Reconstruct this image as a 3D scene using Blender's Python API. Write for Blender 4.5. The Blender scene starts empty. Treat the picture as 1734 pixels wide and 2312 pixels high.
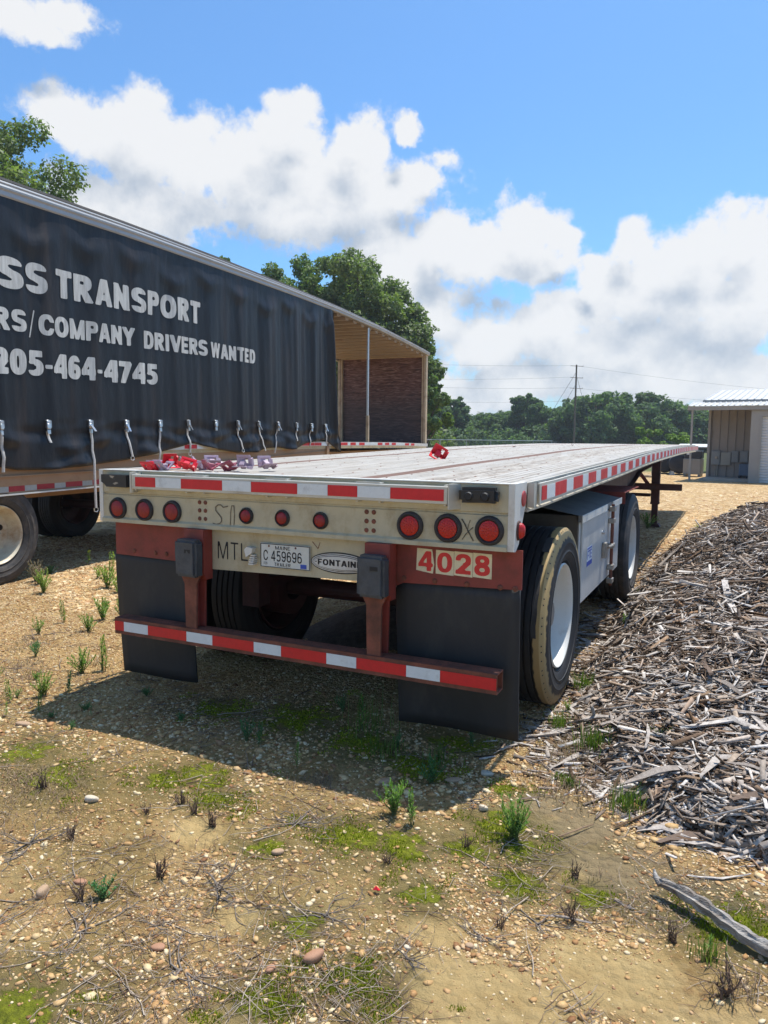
import bpy, bmesh, math, random
import numpy as np
from mathutils import Vector, Matrix

random.seed(7)
rng = np.random.default_rng(7)
scene = bpy.context.scene
col = scene.collection
R_ = math.radians

# ------------------------------------------------------------------ camera
def cam_axes(yaw, pitch, roll):
    fw = Vector((math.sin(yaw)*math.cos(pitch), math.cos(yaw)*math.cos(pitch), math.sin(pitch)))
    r = Vector((math.cos(yaw), -math.sin(yaw), 0.0))
    u = r.cross(fw)
    r2 = r*math.cos(roll) + u*math.sin(roll)
    u2 = -r*math.sin(roll) + u*math.cos(roll)
    return r2, u2, fw
CAM = Vector((2.1308, -3.1675, 1.5325))
cr, cu, cf = cam_axes(-0.4468, -0.0995, 0.0095)
cd = bpy.data.cameras.new('camera')
cam = bpy.data.objects.new('camera', cd)
col.objects.link(cam)
cam.matrix_world = Matrix(((cr.x, cu.x, -cf.x, CAM.x), (cr.y, cu.y, -cf.y, CAM.y), (cr.z, cu.z, -cf.z, CAM.z), (0, 0, 0, 1)))
cd.sensor_fit = 'VERTICAL'; cd.sensor_height = 24.0; cd.sensor_width = 18.0
cd.lens = 1668.1/2312*24.0
cd.clip_start = 0.05; cd.clip_end = 3000
scene.camera = cam

# ------------------------------------------------------------------ colour management
scene.view_settings.view_transform = 'Standard'
scene.view_settings.look = 'None'
scene.view_settings.exposure = 0.28
scene.view_settings.gamma = 1.0
scene.view_settings.use_curve_mapping = False
scene.cycles.max_bounces = 6; scene.cycles.diffuse_bounces = 3; scene.cycles.glossy_bounces = 3; scene.cycles.transmission_bounces = 3
scene.cycles.use_adaptive_sampling = True; scene.cycles.adaptive_threshold = 0.02

# ------------------------------------------------------------------ sun
SUN = Vector((0.15, 0.42, 1.33)).normalized()
sl = bpy.data.lights.new('sun', 'SUN')
sl.energy = 5.0; sl.angle = R_(0.53); sl.color = (1.0, 0.955, 0.88)
so = bpy.data.objects.new('sun', sl); col.objects.link(so)
so.rotation_euler = SUN.to_track_quat('Z', 'Y').to_euler()
so.location = (0, 0, 30)

# ------------------------------------------------------------------ world: clear sky with cumulus
world = bpy.data.worlds.new('World'); scene.world = world
world.use_nodes = True
wt = world.node_tree; wt.nodes.clear()

def dens_group():
    g = bpy.data.node_groups.new('cloud_density', 'ShaderNodeTree')
    g.interface.new_socket('dir', in_out='INPUT', socket_type='NodeSocketVector')
    g.interface.new_socket('density', in_out='OUTPUT', socket_type='NodeSocketFloat')
    g.interface.new_socket('mass', in_out='OUTPUT', socket_type='NodeSocketFloat')
    N, L = g.nodes, g.links
    gi = N.new('NodeGroupInput'); go = N.new('NodeGroupOutput')
    def mth(op, a, b=None, c=None, clamp=False):
        n = N.new('ShaderNodeMath'); n.operation = op; n.use_clamp = clamp
        for i, v in enumerate((a, b, c)):
            if v is None: continue
            if isinstance(v, (int, float)): n.inputs[i].default_value = v
            else: L.new(v, n.inputs[i])
        return n.outputs[0]
    nrm = N.new('ShaderNodeVectorMath'); nrm.operation = 'NORMALIZE'; L.new(gi.outputs[0], nrm.inputs[0])
    d0 = nrm.outputs[0]
    # warp the direction a little so that the cloud masses are not ellipses
    wn = N.new('ShaderNodeTexNoise'); wn.inputs['Scale'].default_value = 9.0; wn.inputs['Detail'].default_value = 7.0; wn.inputs['Roughness'].default_value = 0.6
    L.new(d0, wn.inputs['Vector'])
    sb = N.new('ShaderNodeVectorMath'); sb.operation = 'SUBTRACT'; L.new(wn.outputs['Color'], sb.inputs[0]); sb.inputs[1].default_value = (.5, .5, .5)
    sc_ = N.new('ShaderNodeVectorMath'); sc_.operation = 'SCALE'; L.new(sb.outputs[0], sc_.inputs[0]); sc_.inputs['Scale'].default_value = 0.085
    ad = N.new('ShaderNodeVectorMath'); ad.operation = 'ADD'; L.new(d0, ad.inputs[0]); L.new(sc_.outputs[0], ad.inputs[1])
    d = ad.outputs[0]
    blobs = [(-46.8, 20.0, 3.3, 2.3), (-43.0, 19.6, 4.8, 2.9), (-38.7, 18.1, 5.7, 3.1), (-44.2, 16.2, 6.6, 2.2), (-32.9, 22.4, 2.0, 1.6), (-33.9, 20.1, 3.6, 2.5), (-34.6, 17.3, 7.1, 2.9), (-28.1, 20.9, 2.3, 2.1), (-28.4, 17.8, 5.6, 3.2), (-23.8, 18.4, 2.8, 1.6), (-21.5, 19.8, 1.3, 1.2), (-31.3, 15.6, 6.0, 1.7), (-40.3, 15.7, 6.6, 1.9),
             (-23.8, 21.7, 1.3, 0.9), (-49.6, 24.9, 2.3, 1.1), (-47.9, 26.1, 1.8, 1.1), (-51.4, 25.5, 1.5, 1.1),
             (-26.4, 14.0, 2.9, 1.8), (-24.7, 12.1, 3.9, 2.8), (-21.0, 14.0, 3.5, 1.9), (-15.2, 15.0, 2.6, 2.1), (-17.4, 13.0, 5.1, 2.5), (-21.6, 9.9, 3.0, 1.9), (-12.9, 14.3, 1.8, 0.8),
             (-7.1, 14.2, 1.7, 1.5), (-3.8, 13.5, 3.4, 2.2), (-0.8, 13.5, 2.4, 2.0), (-6.0, 11.0, 5.5, 3.0), (-1.4, 9.3, 5.8, 3.8), (-13.7, 8.2, 5.4, 2.5), (-17.9, 7.0, 3.0, 1.9), (-9.5, 6.9, 6.8, 2.8), (-2.2, 4.5, 7.4, 2.4), (-16.2, 4.1, 7.8, 1.8), (-8.2, 3.7, 8.0, 1.6), (-21.2, 3.1, 7.4, 1.4), (-10.0, 12.4, 1.2, 0.9)]
    acc = None
    for az, el, ra, re in blobs:
        a, e = R_(az), R_(el)
        cen = Vector((math.sin(a)*math.cos(e), math.cos(a)*math.cos(e), math.sin(e)))
        hx = Vector((math.cos(a), -math.sin(a), 0)); vx = hx.cross(cen)
        def dot(v, k):
            n = N.new('ShaderNodeVectorMath'); n.operation = 'DOT_PRODUCT'; L.new(d, n.inputs[0])
            n.inputs[1].default_value = tuple(v*k); return n.outputs['Value']
        p = dot(hx, 1/math.sin(R_(ra))); q = dot(vx, 1/math.sin(R_(re)))
        # (v - centre) . vx : the tangent component, zero at the centre
        r2 = mth('ADD', mth('MULTIPLY', p, p), mth('MULTIPLY', q, q))
        m = mth('SUBTRACT', 1.0, mth('SQRT', r2))
        acc = m if acc is None else mth('SMOOTH_MAX', acc, m, 0.25)
    # only the hemisphere the masses lie in
    vw = N.new('ShaderNodeVectorMath'); vw.operation = 'DOT_PRODUCT'; L.new(d, vw.inputs[0]); vw.inputs[1].default_value = (-0.40, 0.88, 0.22)
    front = mth('GREATER_THAN', vw.outputs['Value'], 0.35)
    acc = mth('ADD', mth('MULTIPLY', mth('MAXIMUM', acc, -2.0), front), mth('MULTIPLY', mth('SUBTRACT', 1.0, front), -2.0))
    # clouds over the rest of the sky
    bn = N.new('ShaderNodeTexNoise'); bn.inputs['Scale'].default_value = 2.4; bn.inputs['Detail'].default_value = 3.0
    mp = N.new('ShaderNodeVectorMath'); mp.operation = 'MULTIPLY'; L.new(d, mp.inputs[0]); mp.inputs[1].default_value = (1, 1, 2.2); L.new(mp.outputs[0], bn.inputs['Vector'])
    far = N.new('ShaderNodeMapRange'); L.new(vw.outputs['Value'], far.inputs['Value'])
    for k, v in (('From Min', 0.72), ('From Max', 0.5), ('To Min', -1.6), ('To Max', -0.75)): far.inputs[k].default_value = v
    bg = mth('ADD', mth('MULTIPLY', mth('SUBTRACT', bn.outputs['Fac'], 0.5), 5.0), far.outputs['Result'])
    acc = mth('MAXIMUM', acc, mth('MINIMUM', bg, 0.9))
    # billows
    n1 = N.new('ShaderNodeTexNoise'); n1.inputs['Scale'].default_value = 16.0; n1.inputs['Detail'].default_value = 9.0; n1.inputs['Roughness'].default_value = 0.63
    L.new(d0, n1.inputs['Vector'])
    v1 = N.new('ShaderNodeTexVoronoi'); v1.feature = 'F1'; v1.inputs['Scale'].default_value = 26.0
    L.new(d, v1.inputs['Vector'])
    den = mth('ADD', mth('ADD', mth('MULTIPLY', acc, 1.0), 0.22), mth('MULTIPLY', mth('SUBTRACT', n1.outputs['Fac'], 0.5), 2.5))
    den = mth('ADD', den, mth('MULTIPLY', mth('SUBTRACT', 0.45, v1.outputs['Distance']), 0.55))
    L.new(den, go.inputs[0])
    L.new(mth('ADD', acc, mth('MULTIPLY', n1.outputs['Fac'], 1.5)), go.inputs[1])
    return g

DG = dens_group()
def wn(t): return wt.nodes.new(t)
tc = wn('ShaderNodeTexCoord')
def wmath(op, a, b=None, clamp=False):
    n = wn('ShaderNodeMath'); n.operation = op; n.use_clamp = clamp
    for i, v in enumerate((a, b)):
        if v is None: continue
        if isinstance(v, (int, float)): n.inputs[i].default_value = v
        else: wt.links.new(v, n.inputs[i])
    return n.outputs[0]
gA = wn('ShaderNodeGroup'); gA.node_tree = DG; wt.links.new(tc.outputs['Generated'], gA.inputs[0])
off = wn('ShaderNodeVectorMath'); off.operation = 'ADD'; wt.links.new(tc.outputs['Generated'], off.inputs[0]); off.inputs[1].default_value = (0.012, 0.01, 0.055)
gB = wn('ShaderNodeGroup'); gB.node_tree = DG; wt.links.new(off.outputs[0], gB.inputs[0])
alpha = wn('ShaderNodeMapRange'); alpha.interpolation_type = 'SMOOTHSTEP'
alpha.inputs['From Min'].default_value = -0.12; alpha.inputs['From Max'].default_value = 0.46
wt.links.new(gA.outputs[0], alpha.inputs['Value'])
dd = wmath('ADD', wmath('SUBTRACT', gA.outputs[1], gB.outputs[1]), wmath('MULTIPLY', wmath('SUBTRACT', 0.75, gA.outputs[0]), 0.40))
lit = wn('ShaderNodeMapRange'); lit.interpolation_type = 'SMOOTHSTEP'
lit.inputs['From Min'].default_value = -0.85; lit.inputs['From Max'].default_value = 0.50
wt.links.new(dd, lit.inputs['Value'])
sky = wn('ShaderNodeTexSky'); sky.sky_type = 'NISHITA'; sky.sun_disc = False
sky.sun_elevation = math.asin(SUN.z); sky.sun_rotation = math.atan2(SUN.x, SUN.y)
sky.air_density = 1.0; sky.dust_density = 1.2; sky.ozone_density = 2.2; sky.altitude = 100
SKY_K = 0.12
skm = wn('ShaderNodeMix'); skm.data_type = 'RGBA'; skm.blend_type = 'MULTIPLY'; skm.inputs['Factor'].default_value = 1.0
wt.links.new(sky.outputs['Color'], skm.inputs['A']); skm.inputs['B'].default_value = (0.70, 1.08, 1.36, 1)
cc = wn('ShaderNodeMix'); cc.data_type = 'RGBA'
wt.links.new(lit.outputs['Result'], cc.inputs['Factor'])
cc.inputs['A'].default_value = (0.345/SKY_K, 0.41/SKY_K, 0.50/SKY_K, 1)
cc.inputs['B'].default_value = (0.75/SKY_K, 0.755/SKY_K, 0.76/SKY_K, 1)
mx = wn('ShaderNodeMix'); mx.data_type = 'RGBA'
am = wmath('MULTIPLY', alpha.outputs['Result'], 0.96)
wt.links.new(am, mx.inputs['Factor']); wt.links.new(skm.outputs['Result'], mx.inputs['A']); wt.links.new(cc.outputs['Result'], mx.inputs['B'])
bgn = wn('ShaderNodeBackground'); bgn.inputs['Strength'].default_value = SKY_K
wt.links.new(mx.outputs['Result'], bgn.inputs['Color'])
wo = wn('ShaderNodeOutputWorld'); wt.links.new(bgn.outputs[0], wo.inputs[0])

# ------------------------------------------------------------------ mesh builder and object helpers
class MB:
    def __init__(s): s.v = []; s.f = []
    def add(s, vs, fs):
        n = len(s.v); s.v.extend([tuple(map(float, p)) for p in vs]); s.f.extend([tuple(i+n for i in f) for f in fs]); return s
    def box(s, x0, x1, y0, y1, z0, z1):
        if x0 > x1: x0, x1 = x1, x0
        vs = [(x0, y0, z0), (x1, y0, z0), (x1, y1, z0), (x0, y1, z0), (x0, y0, z1), (x1, y0, z1), (x1, y1, z1), (x0, y1, z1)]
        return s.add(vs, [(0, 3, 2, 1), (4, 5, 6, 7), (0, 1, 5, 4), (1, 2, 6, 5), (2, 3, 7, 6), (3, 0, 4, 7)])
    def bbox(s, x0, x1, y0, y1, z0, z1, b=0.006):
        # box with chamfered vertical section in all 3 axes (cheap bevel)
        xs = (x0, x0+b, x1-b, x1); ys = (y0, y0+b, y1-b, y1); zs = (z0, z0+b, z1-b, z1)
        bm = bmesh.new(); bmesh.ops.create_cube(bm, size=1.0)
        for v in bm.verts: v.co = Vector((x0+(v.co.x+.5)*(x1-x0), y0+(v.co.y+.5)*(y1-y0), z0+(v.co.z+.5)*(z1-z0)))
        bmesh.ops.bevel(bm, geom=list(bm.edges), offset=b, segments=1, affect='EDGES')
        s.addbm(bm); return s
    def addbm(s, bm):
        bm.verts.index_update()
        s.add([v.co[:] for v in bm.verts], [tuple(v.index for v in f.verts) for f in bm.faces]); bm.free()
    def tube(s, pts, r, n=8, cap=True):
        pts = [Vector(p) for p in pts]; rs = r if isinstance(r, (list, tuple)) else [r]*len(pts)
        base = len(s.v); up = Vector((0, 0, 1))
        prev = None
        for i, p in enumerate(pts):
            t = (pts[min(i+1, len(pts)-1)]-pts[max(i-1, 0)])
            t = t.normalized() if t.length > 1e-9 else Vector((0, 0, 1))
            if prev is None:
                a = t.cross(up if abs(t.z) < .9 else Vector((1, 0, 0))).normalized()
            else:
                a = (prev - t*prev.dot(t)).normalized()
            prev = a; b = t.cross(a)
            for k in range(n):
                q = p + (a*math.cos(2*math.pi*k/n)+b*math.sin(2*math.pi*k/n))*rs[i]
                s.v.append(tuple(q))
        for i in range(len(pts)-1):
            for k in range(n):
                a0 = base+i*n+k; a1 = base+i*n+(k+1) % n
                s.f.append((a0, a1, a1+n, a0+n))
        if cap:
            s.f.append(tuple(base+k for k in range(n))[::-1]); e = base+(len(pts)-1)*n; s.f.append(tuple(e+k for k in range(n)))
        return s
    def lathe(s, prof, axis='X', n=32, cen=(0, 0, 0), closed=False):
        # prof: list of (a, r): a along the axis
        base = len(s.v); cx, cy, cz = cen
        for a, r in prof:
            for k in range(n):
                c_, s_ = math.cos(2*math.pi*k/n)*r, math.sin(2*math.pi*k/n)*r
                if axis == 'X': s.v.append((cx+a, cy+c_, cz+s_))
                elif axis == 'Y': s.v.append((cx+s_, cy+a, cz+c_))
                else: s.v.append((cx+c_, cy+s_, cz+a))
        m = len(prof); rg = m if closed else m-1
        for i in range(rg):
            j = (i+1) % m
            for k in range(n):
                k2 = (k+1) % n
                s.f.append((base+i*n+k, base+i*n+k2, base+j*n+k2, base+j*n+k))
        return s
    def sweep_y(s, prof, ys, zf=None, cap=True):
        # closed (x, z) profile swept along y, z lifted by zf(y)
        base = len(s.v); n = len(prof)
        for y in ys:
            dz = zf(y) if zf else 0
            for x, z in prof: s.v.append((x, y, z+dz))
        for i in range(len(ys)-1):
            for k in range(n):
                a0 = base+i*n+k; a1 = base+i*n+(k+1) % n
                s.f.append((a0, a1, a1+n, a0+n))
        if cap: s.f.append(tuple(base+k for k in range(n))[::-1]); e = base+(len(ys)-1)*n; s.f.append(tuple(e+k for k in range(n)))
        return s
    def prism(s, poly, axis, a0, a1):
        # polygon in the two other axes extruded between a0 and a1 ; axis 'X': (y,z), 'Y': (x,z), 'Z': (x,y)
        n = len(poly); base = len(s.v)
        for a in (a0, a1):
            for p, q in poly: s.v.append({'X': (a, p, q), 'Y': (p, a, q), 'Z': (p, q, a)}[axis])
        for k in range(n): s.f.append((base+k, base+(k+1) % n, base+n+(k+1) % n, base+n+k))
        s.f.append(tuple(base+k for k in range(n))[::-1]); s.f.append(tuple(base+n+k for k in range(n)))
        return s
    def mesh(s, name, mat=None, smooth=False, fix=True):
        me = bpy.data.meshes.new(name); me.from_pydata(s.v, [], s.f)
        if fix:
            bm = bmesh.new(); bm.from_mesh(me); bmesh.ops.recalc_face_normals(bm, faces=bm.faces); bm.to_mesh(me); bm.free()
        if mat: me.materials.append(mat)
        if smooth is True: me.shade_smooth()
        elif smooth: 
            me.shade_smooth(); me.set_sharp_from_angle(angle=R_(smooth))
        return me

def link(name, me, parent=None, loc=None, rot=None, scale=None):
    o = bpy.data.objects.new(name, me); col.objects.link(o)
    if parent is not None: o.parent = parent
    if loc is not None: o.location = loc
    if rot is not None: o.rotation_euler = rot
    if scale is not None: o.scale = scale if hasattr(scale, '__len__') else (scale,)*3
    return o
def part(name, mb, mat, parent, smooth=False, loc=None, rot=None, label=None, kind=None):
    o = link(name, mb.mesh(name, mat, smooth), parent, loc, rot)
    if label: o['label'] = label
    if kind: o['kind'] = kind
    return o
def tag(o, label, cat, group=None, kind=None):
    if label: o['label'] = label
    if cat: o['category'] = cat
    if group: o['group'] = group
    if kind: o['kind'] = kind
    return o
def thing(name, label, cat, loc=(0, 0, 0), rz=0.0, group=None):
    o = bpy.data.objects.new(name, None); col.objects.link(o); o.empty_display_size = .1
    o.location = loc; o.rotation_euler = (0, 0, rz)
    return tag(o, label, cat, group)
def np_mesh(name, V, F, mat, smooth=False):
    # V (n,3), F (m,k) arrays
    me = bpy.data.meshes.new(name); V = np.asarray(V, np.float32); F = np.asarray(F, np.int32); k = F.shape[1]
    me.vertices.add(len(V)); me.vertices.foreach_set('co', V.ravel())
    me.loops.add(F.size); me.loops.foreach_set('vertex_index', F.ravel())
    me.polygons.add(len(F)); me.polygons.foreach_set('loop_start', np.arange(0, F.size, k, dtype=np.int32))
    me.update(calc_edges=True)
    if mat: me.materials.append(mat)
    if smooth: me.shade_smooth()
    return me

# ------------------------------------------------------------------ materials
def mat(name, base, rough=0.6, metal=0.0, var=0.12, vscale=6.0, dirt=None, dirt_amt=0.0, dscale=2.5, bump=0.0, bscale=60.0, stretch=(1, 1, 1), spec=0.5, coat=0.0, obj=False):
    m = bpy.data.materials.new(name); m.use_nodes = True
    nt = m.node_tree; N, L = nt.nodes, nt.links
    b = N['Principled BSDF']; b.inputs['Roughness'].default_value = rough; b.inputs['Metallic'].default_value = metal
    b.inputs['Specular IOR Level'].default_value = spec; b.inputs['Coat Weight'].default_value = coat
    g = N.new('ShaderNodeNewGeometry') if not obj else N.new('ShaderNodeTexCoord')
    mp = N.new('ShaderNodeMapping'); L.new(g.outputs['Position' if not obj else 'Object'], mp.inputs['Vector']); mp.inputs['Scale'].default_value = stretch
    n1 = N.new('ShaderNodeTexNoise'); n1.inputs['Scale'].default_value = vscale; n1.inputs['Detail'].default_value = 6; n1.inputs['Roughness'].default_value = .65
    L.new(mp.outputs[0], n1.inputs['Vector'])
    r = N.new('ShaderNodeMapRange'); L.new(n1.outputs['Fac'], r.inputs['Value']); r.inputs['From Min'].default_value = .3; r.inputs['From Max'].default_value = .7
    r.inputs['To Min'].default_value = 1-var; r.inputs['To Max'].default_value = 1+var
    sc = N.new('ShaderNodeVectorMath'); sc.operation = 'SCALE'; sc.inputs[0].default_value = base[:3]; L.new(r.outputs[0], sc.inputs['Scale'])
    out = sc.outputs[0]
    if dirt is not None:
        n2 = N.new('ShaderNodeTexNoise'); n2.inputs['Scale'].default_value = dscale; n2.inputs['Detail'].default_value = 9; n2.inputs['Roughness'].default_value = .7
        L.new(mp.outputs[0], n2.inputs['Vector'])
        r2 = N.new('ShaderNodeMapRange'); L.new(n2.outputs['Fac'], r2.inputs['Value']); r2.inputs['From Min'].default_value = .62-dirt_amt*.4; r2.inputs['From Max'].default_value = .78-dirt_amt*.25
        r2.inputs['To Max'].default_value = min(1, .35+dirt_amt)
        mxx = N.new('ShaderNodeMix'); mxx.data_type = 'RGBA'; L.new(r2.outputs[0], mxx.inputs['Factor']); L.new(out, mxx.inputs['A']); mxx.inputs['B'].default_value = (*dirt[:3], 1)
        out = mxx.outputs['Result']
        rr = N.new('ShaderNodeMapRange'); L.new(n2.outputs['Fac'], rr.inputs['Value']); rr.inputs['To Min'].default_value = max(0, rough-.15); rr.inputs['To Max'].default_value = min(1, rough+.2)
        L.new(rr.outputs[0], b.inputs['Roughness'])
    L.new(out, b.inputs['Base Color'])
    if bump:
        n3 = N.new('ShaderNodeTexNoise'); n3.inputs['Scale'].default_value = bscale; n3.inputs['Detail'].default_value = 5
        L.new(mp.outputs[0], n3.inputs['Vector'])
        bp = N.new('ShaderNodeBump'); bp.inputs['Strength'].default_value = bump; bp.inputs['Distance'].default_value = .01; L.new(n3.outputs['Fac'], bp.inputs['Height']); L.new(bp.outputs[0], b.inputs['Normal'])
    return m

def island_mat(name, cols, rough=.8, pos=None, bump=0.0, spec=.3, trans=0.0, noise_amt=.15, nscale=40):
    """colour picked per separate piece (stone, shard, leaf) from a ramp"""
    m = bpy.data.materials.new(name); m.use_nodes = True; nt = m.node_tree; N, L = nt.nodes, nt.links
    b = N['Principled BSDF']; b.inputs['Roughness'].default_value = rough; b.inputs['Specular IOR Level'].default_value = spec
    g = N.new('ShaderNodeNewGeometry'); cr_ = N.new('ShaderNodeValToRGB'); L.new(g.outputs['Random Per Island'], cr_.inputs['Fac'])
    e = cr_.color_ramp.elements
    while len(e) < len(cols): e.new(1.0)
    for i, c in enumerate(cols):
        e[i].position = (pos[i] if pos else i/(len(cols)-1)); e[i].color = (*c, 1)
    n1 = N.new('ShaderNodeTexNoise'); n1.inputs['Scale'].default_value = nscale; n1.inputs['Detail'].default_value = 4; L.new(g.outputs['Position'], n1.inputs['Vector'])
    r = N.new('ShaderNodeMapRange'); L.new(n1.outputs['Fac'], r.inputs['Value']); r.inputs['From Min'].default_value = .3; r.inputs['From Max'].default_value = .7; r.inputs['To Min'].default_value = 1-noise_amt; r.inputs['To Max'].default_value = 1+noise_amt
    sc = N.new('ShaderNodeVectorMath'); sc.operation = 'SCALE'; L.new(cr_.outputs['Color'], sc.inputs[0]); L.new(r.outputs[0], sc.inputs['Scale'])
    L.new(sc.outputs[0], b.inputs['Base Color'])
    if bump:
        bp = N.new('ShaderNodeBump'); bp.inputs['Strength'].default_value = bump; bp.inputs['Distance'].default_value = .004; L.new(n1.outputs['Fac'], bp.inputs['Height']); L.new(bp.outputs[0], b.inputs['Normal'])
    if trans:
        t = N.new('ShaderNodeBsdfTranslucent'); ms = N.new('ShaderNodeMixShader'); ms.inputs[0].default_value = trans
        s2 = N.new('ShaderNodeVectorMath'); s2.operation = 'MULTIPLY'; L.new(sc.outputs[0], s2.inputs[0]); s2.inputs[1].default_value = (1.3, 1.5, .6); L.new(s2.outputs[0], t.inputs['Color'])
        L.new(b.outputs[0], ms.inputs[1]); L.new(t.outputs[0], ms.inputs[2]); L.new(ms.outputs[0], N['Material Output'].inputs['Surface'])
    return m

M = {}
M['deck_alu'] = mat('deck_aluminium', (.44, .405, .35), .52, .15, .12, 3, (.27, .22, .165), .42, 5, .05, 200, (3, .5, 1))
M['deck_dirty'] = mat('deck_aluminium_worn', (.44, .40, .34), .6, .1, .25, 9, (.20, .15, .11), .5, 7, .15, 150, (3, .6, 1))
M['nailer'] = mat('hardwood_nailer', (.15, .08, .055), .8, 0, .25, 12, (.12, .08, .06), .3, 9, .3, 120, (5, .4, 1))
M['panel'] = mat('cream_aluminium', (.49, .44, .30), .55, .05, .09, 5, (.30, .21, .10), .30, 4, .04, 100, (1.6, 1, 1.2))
M['panel_white'] = mat('white_aluminium', (.66, .65, .60), .5, .1, .08, 5, (.38, .32, .25), .25, 6, .04, 100)
M['rub'] = mat('rub_rail_aluminium', (.55, .53, .46), .45, .3, .1, 8, (.35, .28, .18), .2, 6)
M['side'] = mat('side_rail_aluminium', (.50, .47, .40), .5, .25, .12, 6, (.30, .24, .17), .3, 5, 0, 60, (1, 3, .6))
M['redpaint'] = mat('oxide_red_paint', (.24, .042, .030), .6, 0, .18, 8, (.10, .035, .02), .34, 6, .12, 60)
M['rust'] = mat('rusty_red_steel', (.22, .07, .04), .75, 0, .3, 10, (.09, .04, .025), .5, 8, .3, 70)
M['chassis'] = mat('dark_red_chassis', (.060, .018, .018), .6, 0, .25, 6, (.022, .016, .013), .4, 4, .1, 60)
M['rubber'] = mat('black_rubber', (.016, .017, .019), .62, 0, .25, 8, (.045, .038, .03), .22, 5, .1, 90)
M['flap'] = mat('mud_flap_rubber', (.022, .023, .025), .62, 0, .15, 5, (.075, .068, .058), .22, 4, .08, 140, (1, 1, .4))
M['bumper'] = mat('dock_bumper_rubber', (.055, .062, .07), .55, 0, .25, 14, (.12, .12, .12), .25, 9, .35, 50)
M['blackplast'] = mat('black_plastic', (.012, .013, .016), .38, 0, .2, 20, (.04, .04, .04), .1, 8, .2, 40)
M['tape_red'] = mat('red_reflective_tape', (.62, .012, .018), .42, 0, .08, 40, (.25, .02, .02), .1, 14)
M['tape_white'] = mat('white_reflective_tape', (.70, .74, .74), .42, 0, .05, 40, (.35, .36, .34), .15, 12)
M['tape_red_old'] = mat('faded_red_tape', (.34, .02, .025), .55, 0, .12, 40, (.14, .03, .03), .2, 14)
M['tape_white_old'] = mat('dirty_white_tape', (.36, .36, .33), .55, 0, .1, 40, (.2, .18, .15), .2, 12)
M['lens'] = mat('red_lamp_lens', (.48, .010, .006), .3, 0, .25, 90, None, 0, 1, .35, 160, coat=.1)
M['lens_dull'] = mat('dull_red_lens', (.26, .008, .010), .4, 0, .25, 60, None, 0, 1, .2, 160)
M['grommet'] = mat('lamp_grommet_rubber', (.035, .03, .03), .7, 0, .2, 30)
M['reflector'] = mat('round_side_reflector', (.36, .04, .04), .45, 0, .1, 60)
M['ink'] = mat('black_lettering', (.012, .012, .014), .6, 0, .1, 10)
M['chalk'] = mat('crayon_mark', (.16, .13, .09), .9, 0, .3, 90)
M['chalk_dark'] = mat('dark_scrawl', (.08, .07, .05), .9, 0, .3, 90)
M['plate'] = mat('licence_plate_white', (.62, .64, .60), .4, 0, .05, 20)
M['blue'] = mat('blue_sticker', (.03, .08, .42), .5, 0, .1, 60)
M['white'] = mat('white_sticker', (.75, .77, .8), .5, 0, .05, 60)
M['decal'] = mat('cream_number_decal', (.72, .64, .42), .55, 0, .1, 20, (.35, .22, .12), .25, 18)
M['decal_red'] = mat('red_number_print', (.62, .03, .025), .55, 0, .12, 40)
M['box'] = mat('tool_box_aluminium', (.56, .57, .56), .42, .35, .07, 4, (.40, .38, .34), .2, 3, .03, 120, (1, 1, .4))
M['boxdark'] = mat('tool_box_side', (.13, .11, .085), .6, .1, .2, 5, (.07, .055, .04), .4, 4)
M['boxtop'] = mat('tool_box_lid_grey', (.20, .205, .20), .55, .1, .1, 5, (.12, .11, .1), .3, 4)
M['steel'] = mat('weathered_steel', (.34, .31, .27), .45, .6, .2, 20, (.15, .10, .07), .3, 12)
M['bright'] = mat('bright_steel', (.60, .60, .60), .35, .8, .2, 30)
M['webbing'] = mat('grey_webbing', (.46, .45, .43), .85, 0, .15, 50, (.25, .23, .2), .3, 20)
M['rim'] = mat('white_wheel_rim', (.66, .65, .60), .42, 0, .06, 6, (.36, .25, .14), .2, 6)
M['rim_cream'] = mat('cream_wheel_rim', (.62, .56, .42), .45, 0, .1, 6, (.33, .17, .06), .35, 5)
M['beige'] = mat('tan_trailer_paint', (.36, .22, .12), .55, 0, .12, 3, (.22, .12, .06), .3, 3, .05, 60)
M['cream_post'] = mat('cream_post_paint', (.52, .42, .28), .6, 0, .12, 6, (.26, .15, .08), .35, 4)
M['roofrail'] = mat('grey_roof_rail', (.34, .345, .35), .4, .3, .08, 3, (.24, .23, .21), .2, 4, 0, 60, (1, .3, 1))
M['rooftop'] = mat('roof_skin', (.16, .145, .13), .8, 0, .2, 5)
M['roofbow'] = mat('tan_roof_underside', (.30, .235, .17), .6, 0, .12, 3, (.2, .12, .07), .3, 3)
M['pink'] = mat('faded_mauve_plastic', (.40, .30, .36), .5, 0, .12, 30, (.30, .16, .2), .35, 12)
M['redplast'] = mat('red_plastic', (.66, .012, .025), .35, 0, .06, 30)
M['maroon'] = mat('faded_red_plastic', (.38, .07, .10), .5, 0, .15, 30, (.42, .28, .32), .4, 10)
M['print'] = mat('faded_white_lettering', (.54, .54, .51), .7, 0, .22, 7, (.30, .29, .27), .32, 5, 0, 60, (1, 4, .5))
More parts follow.
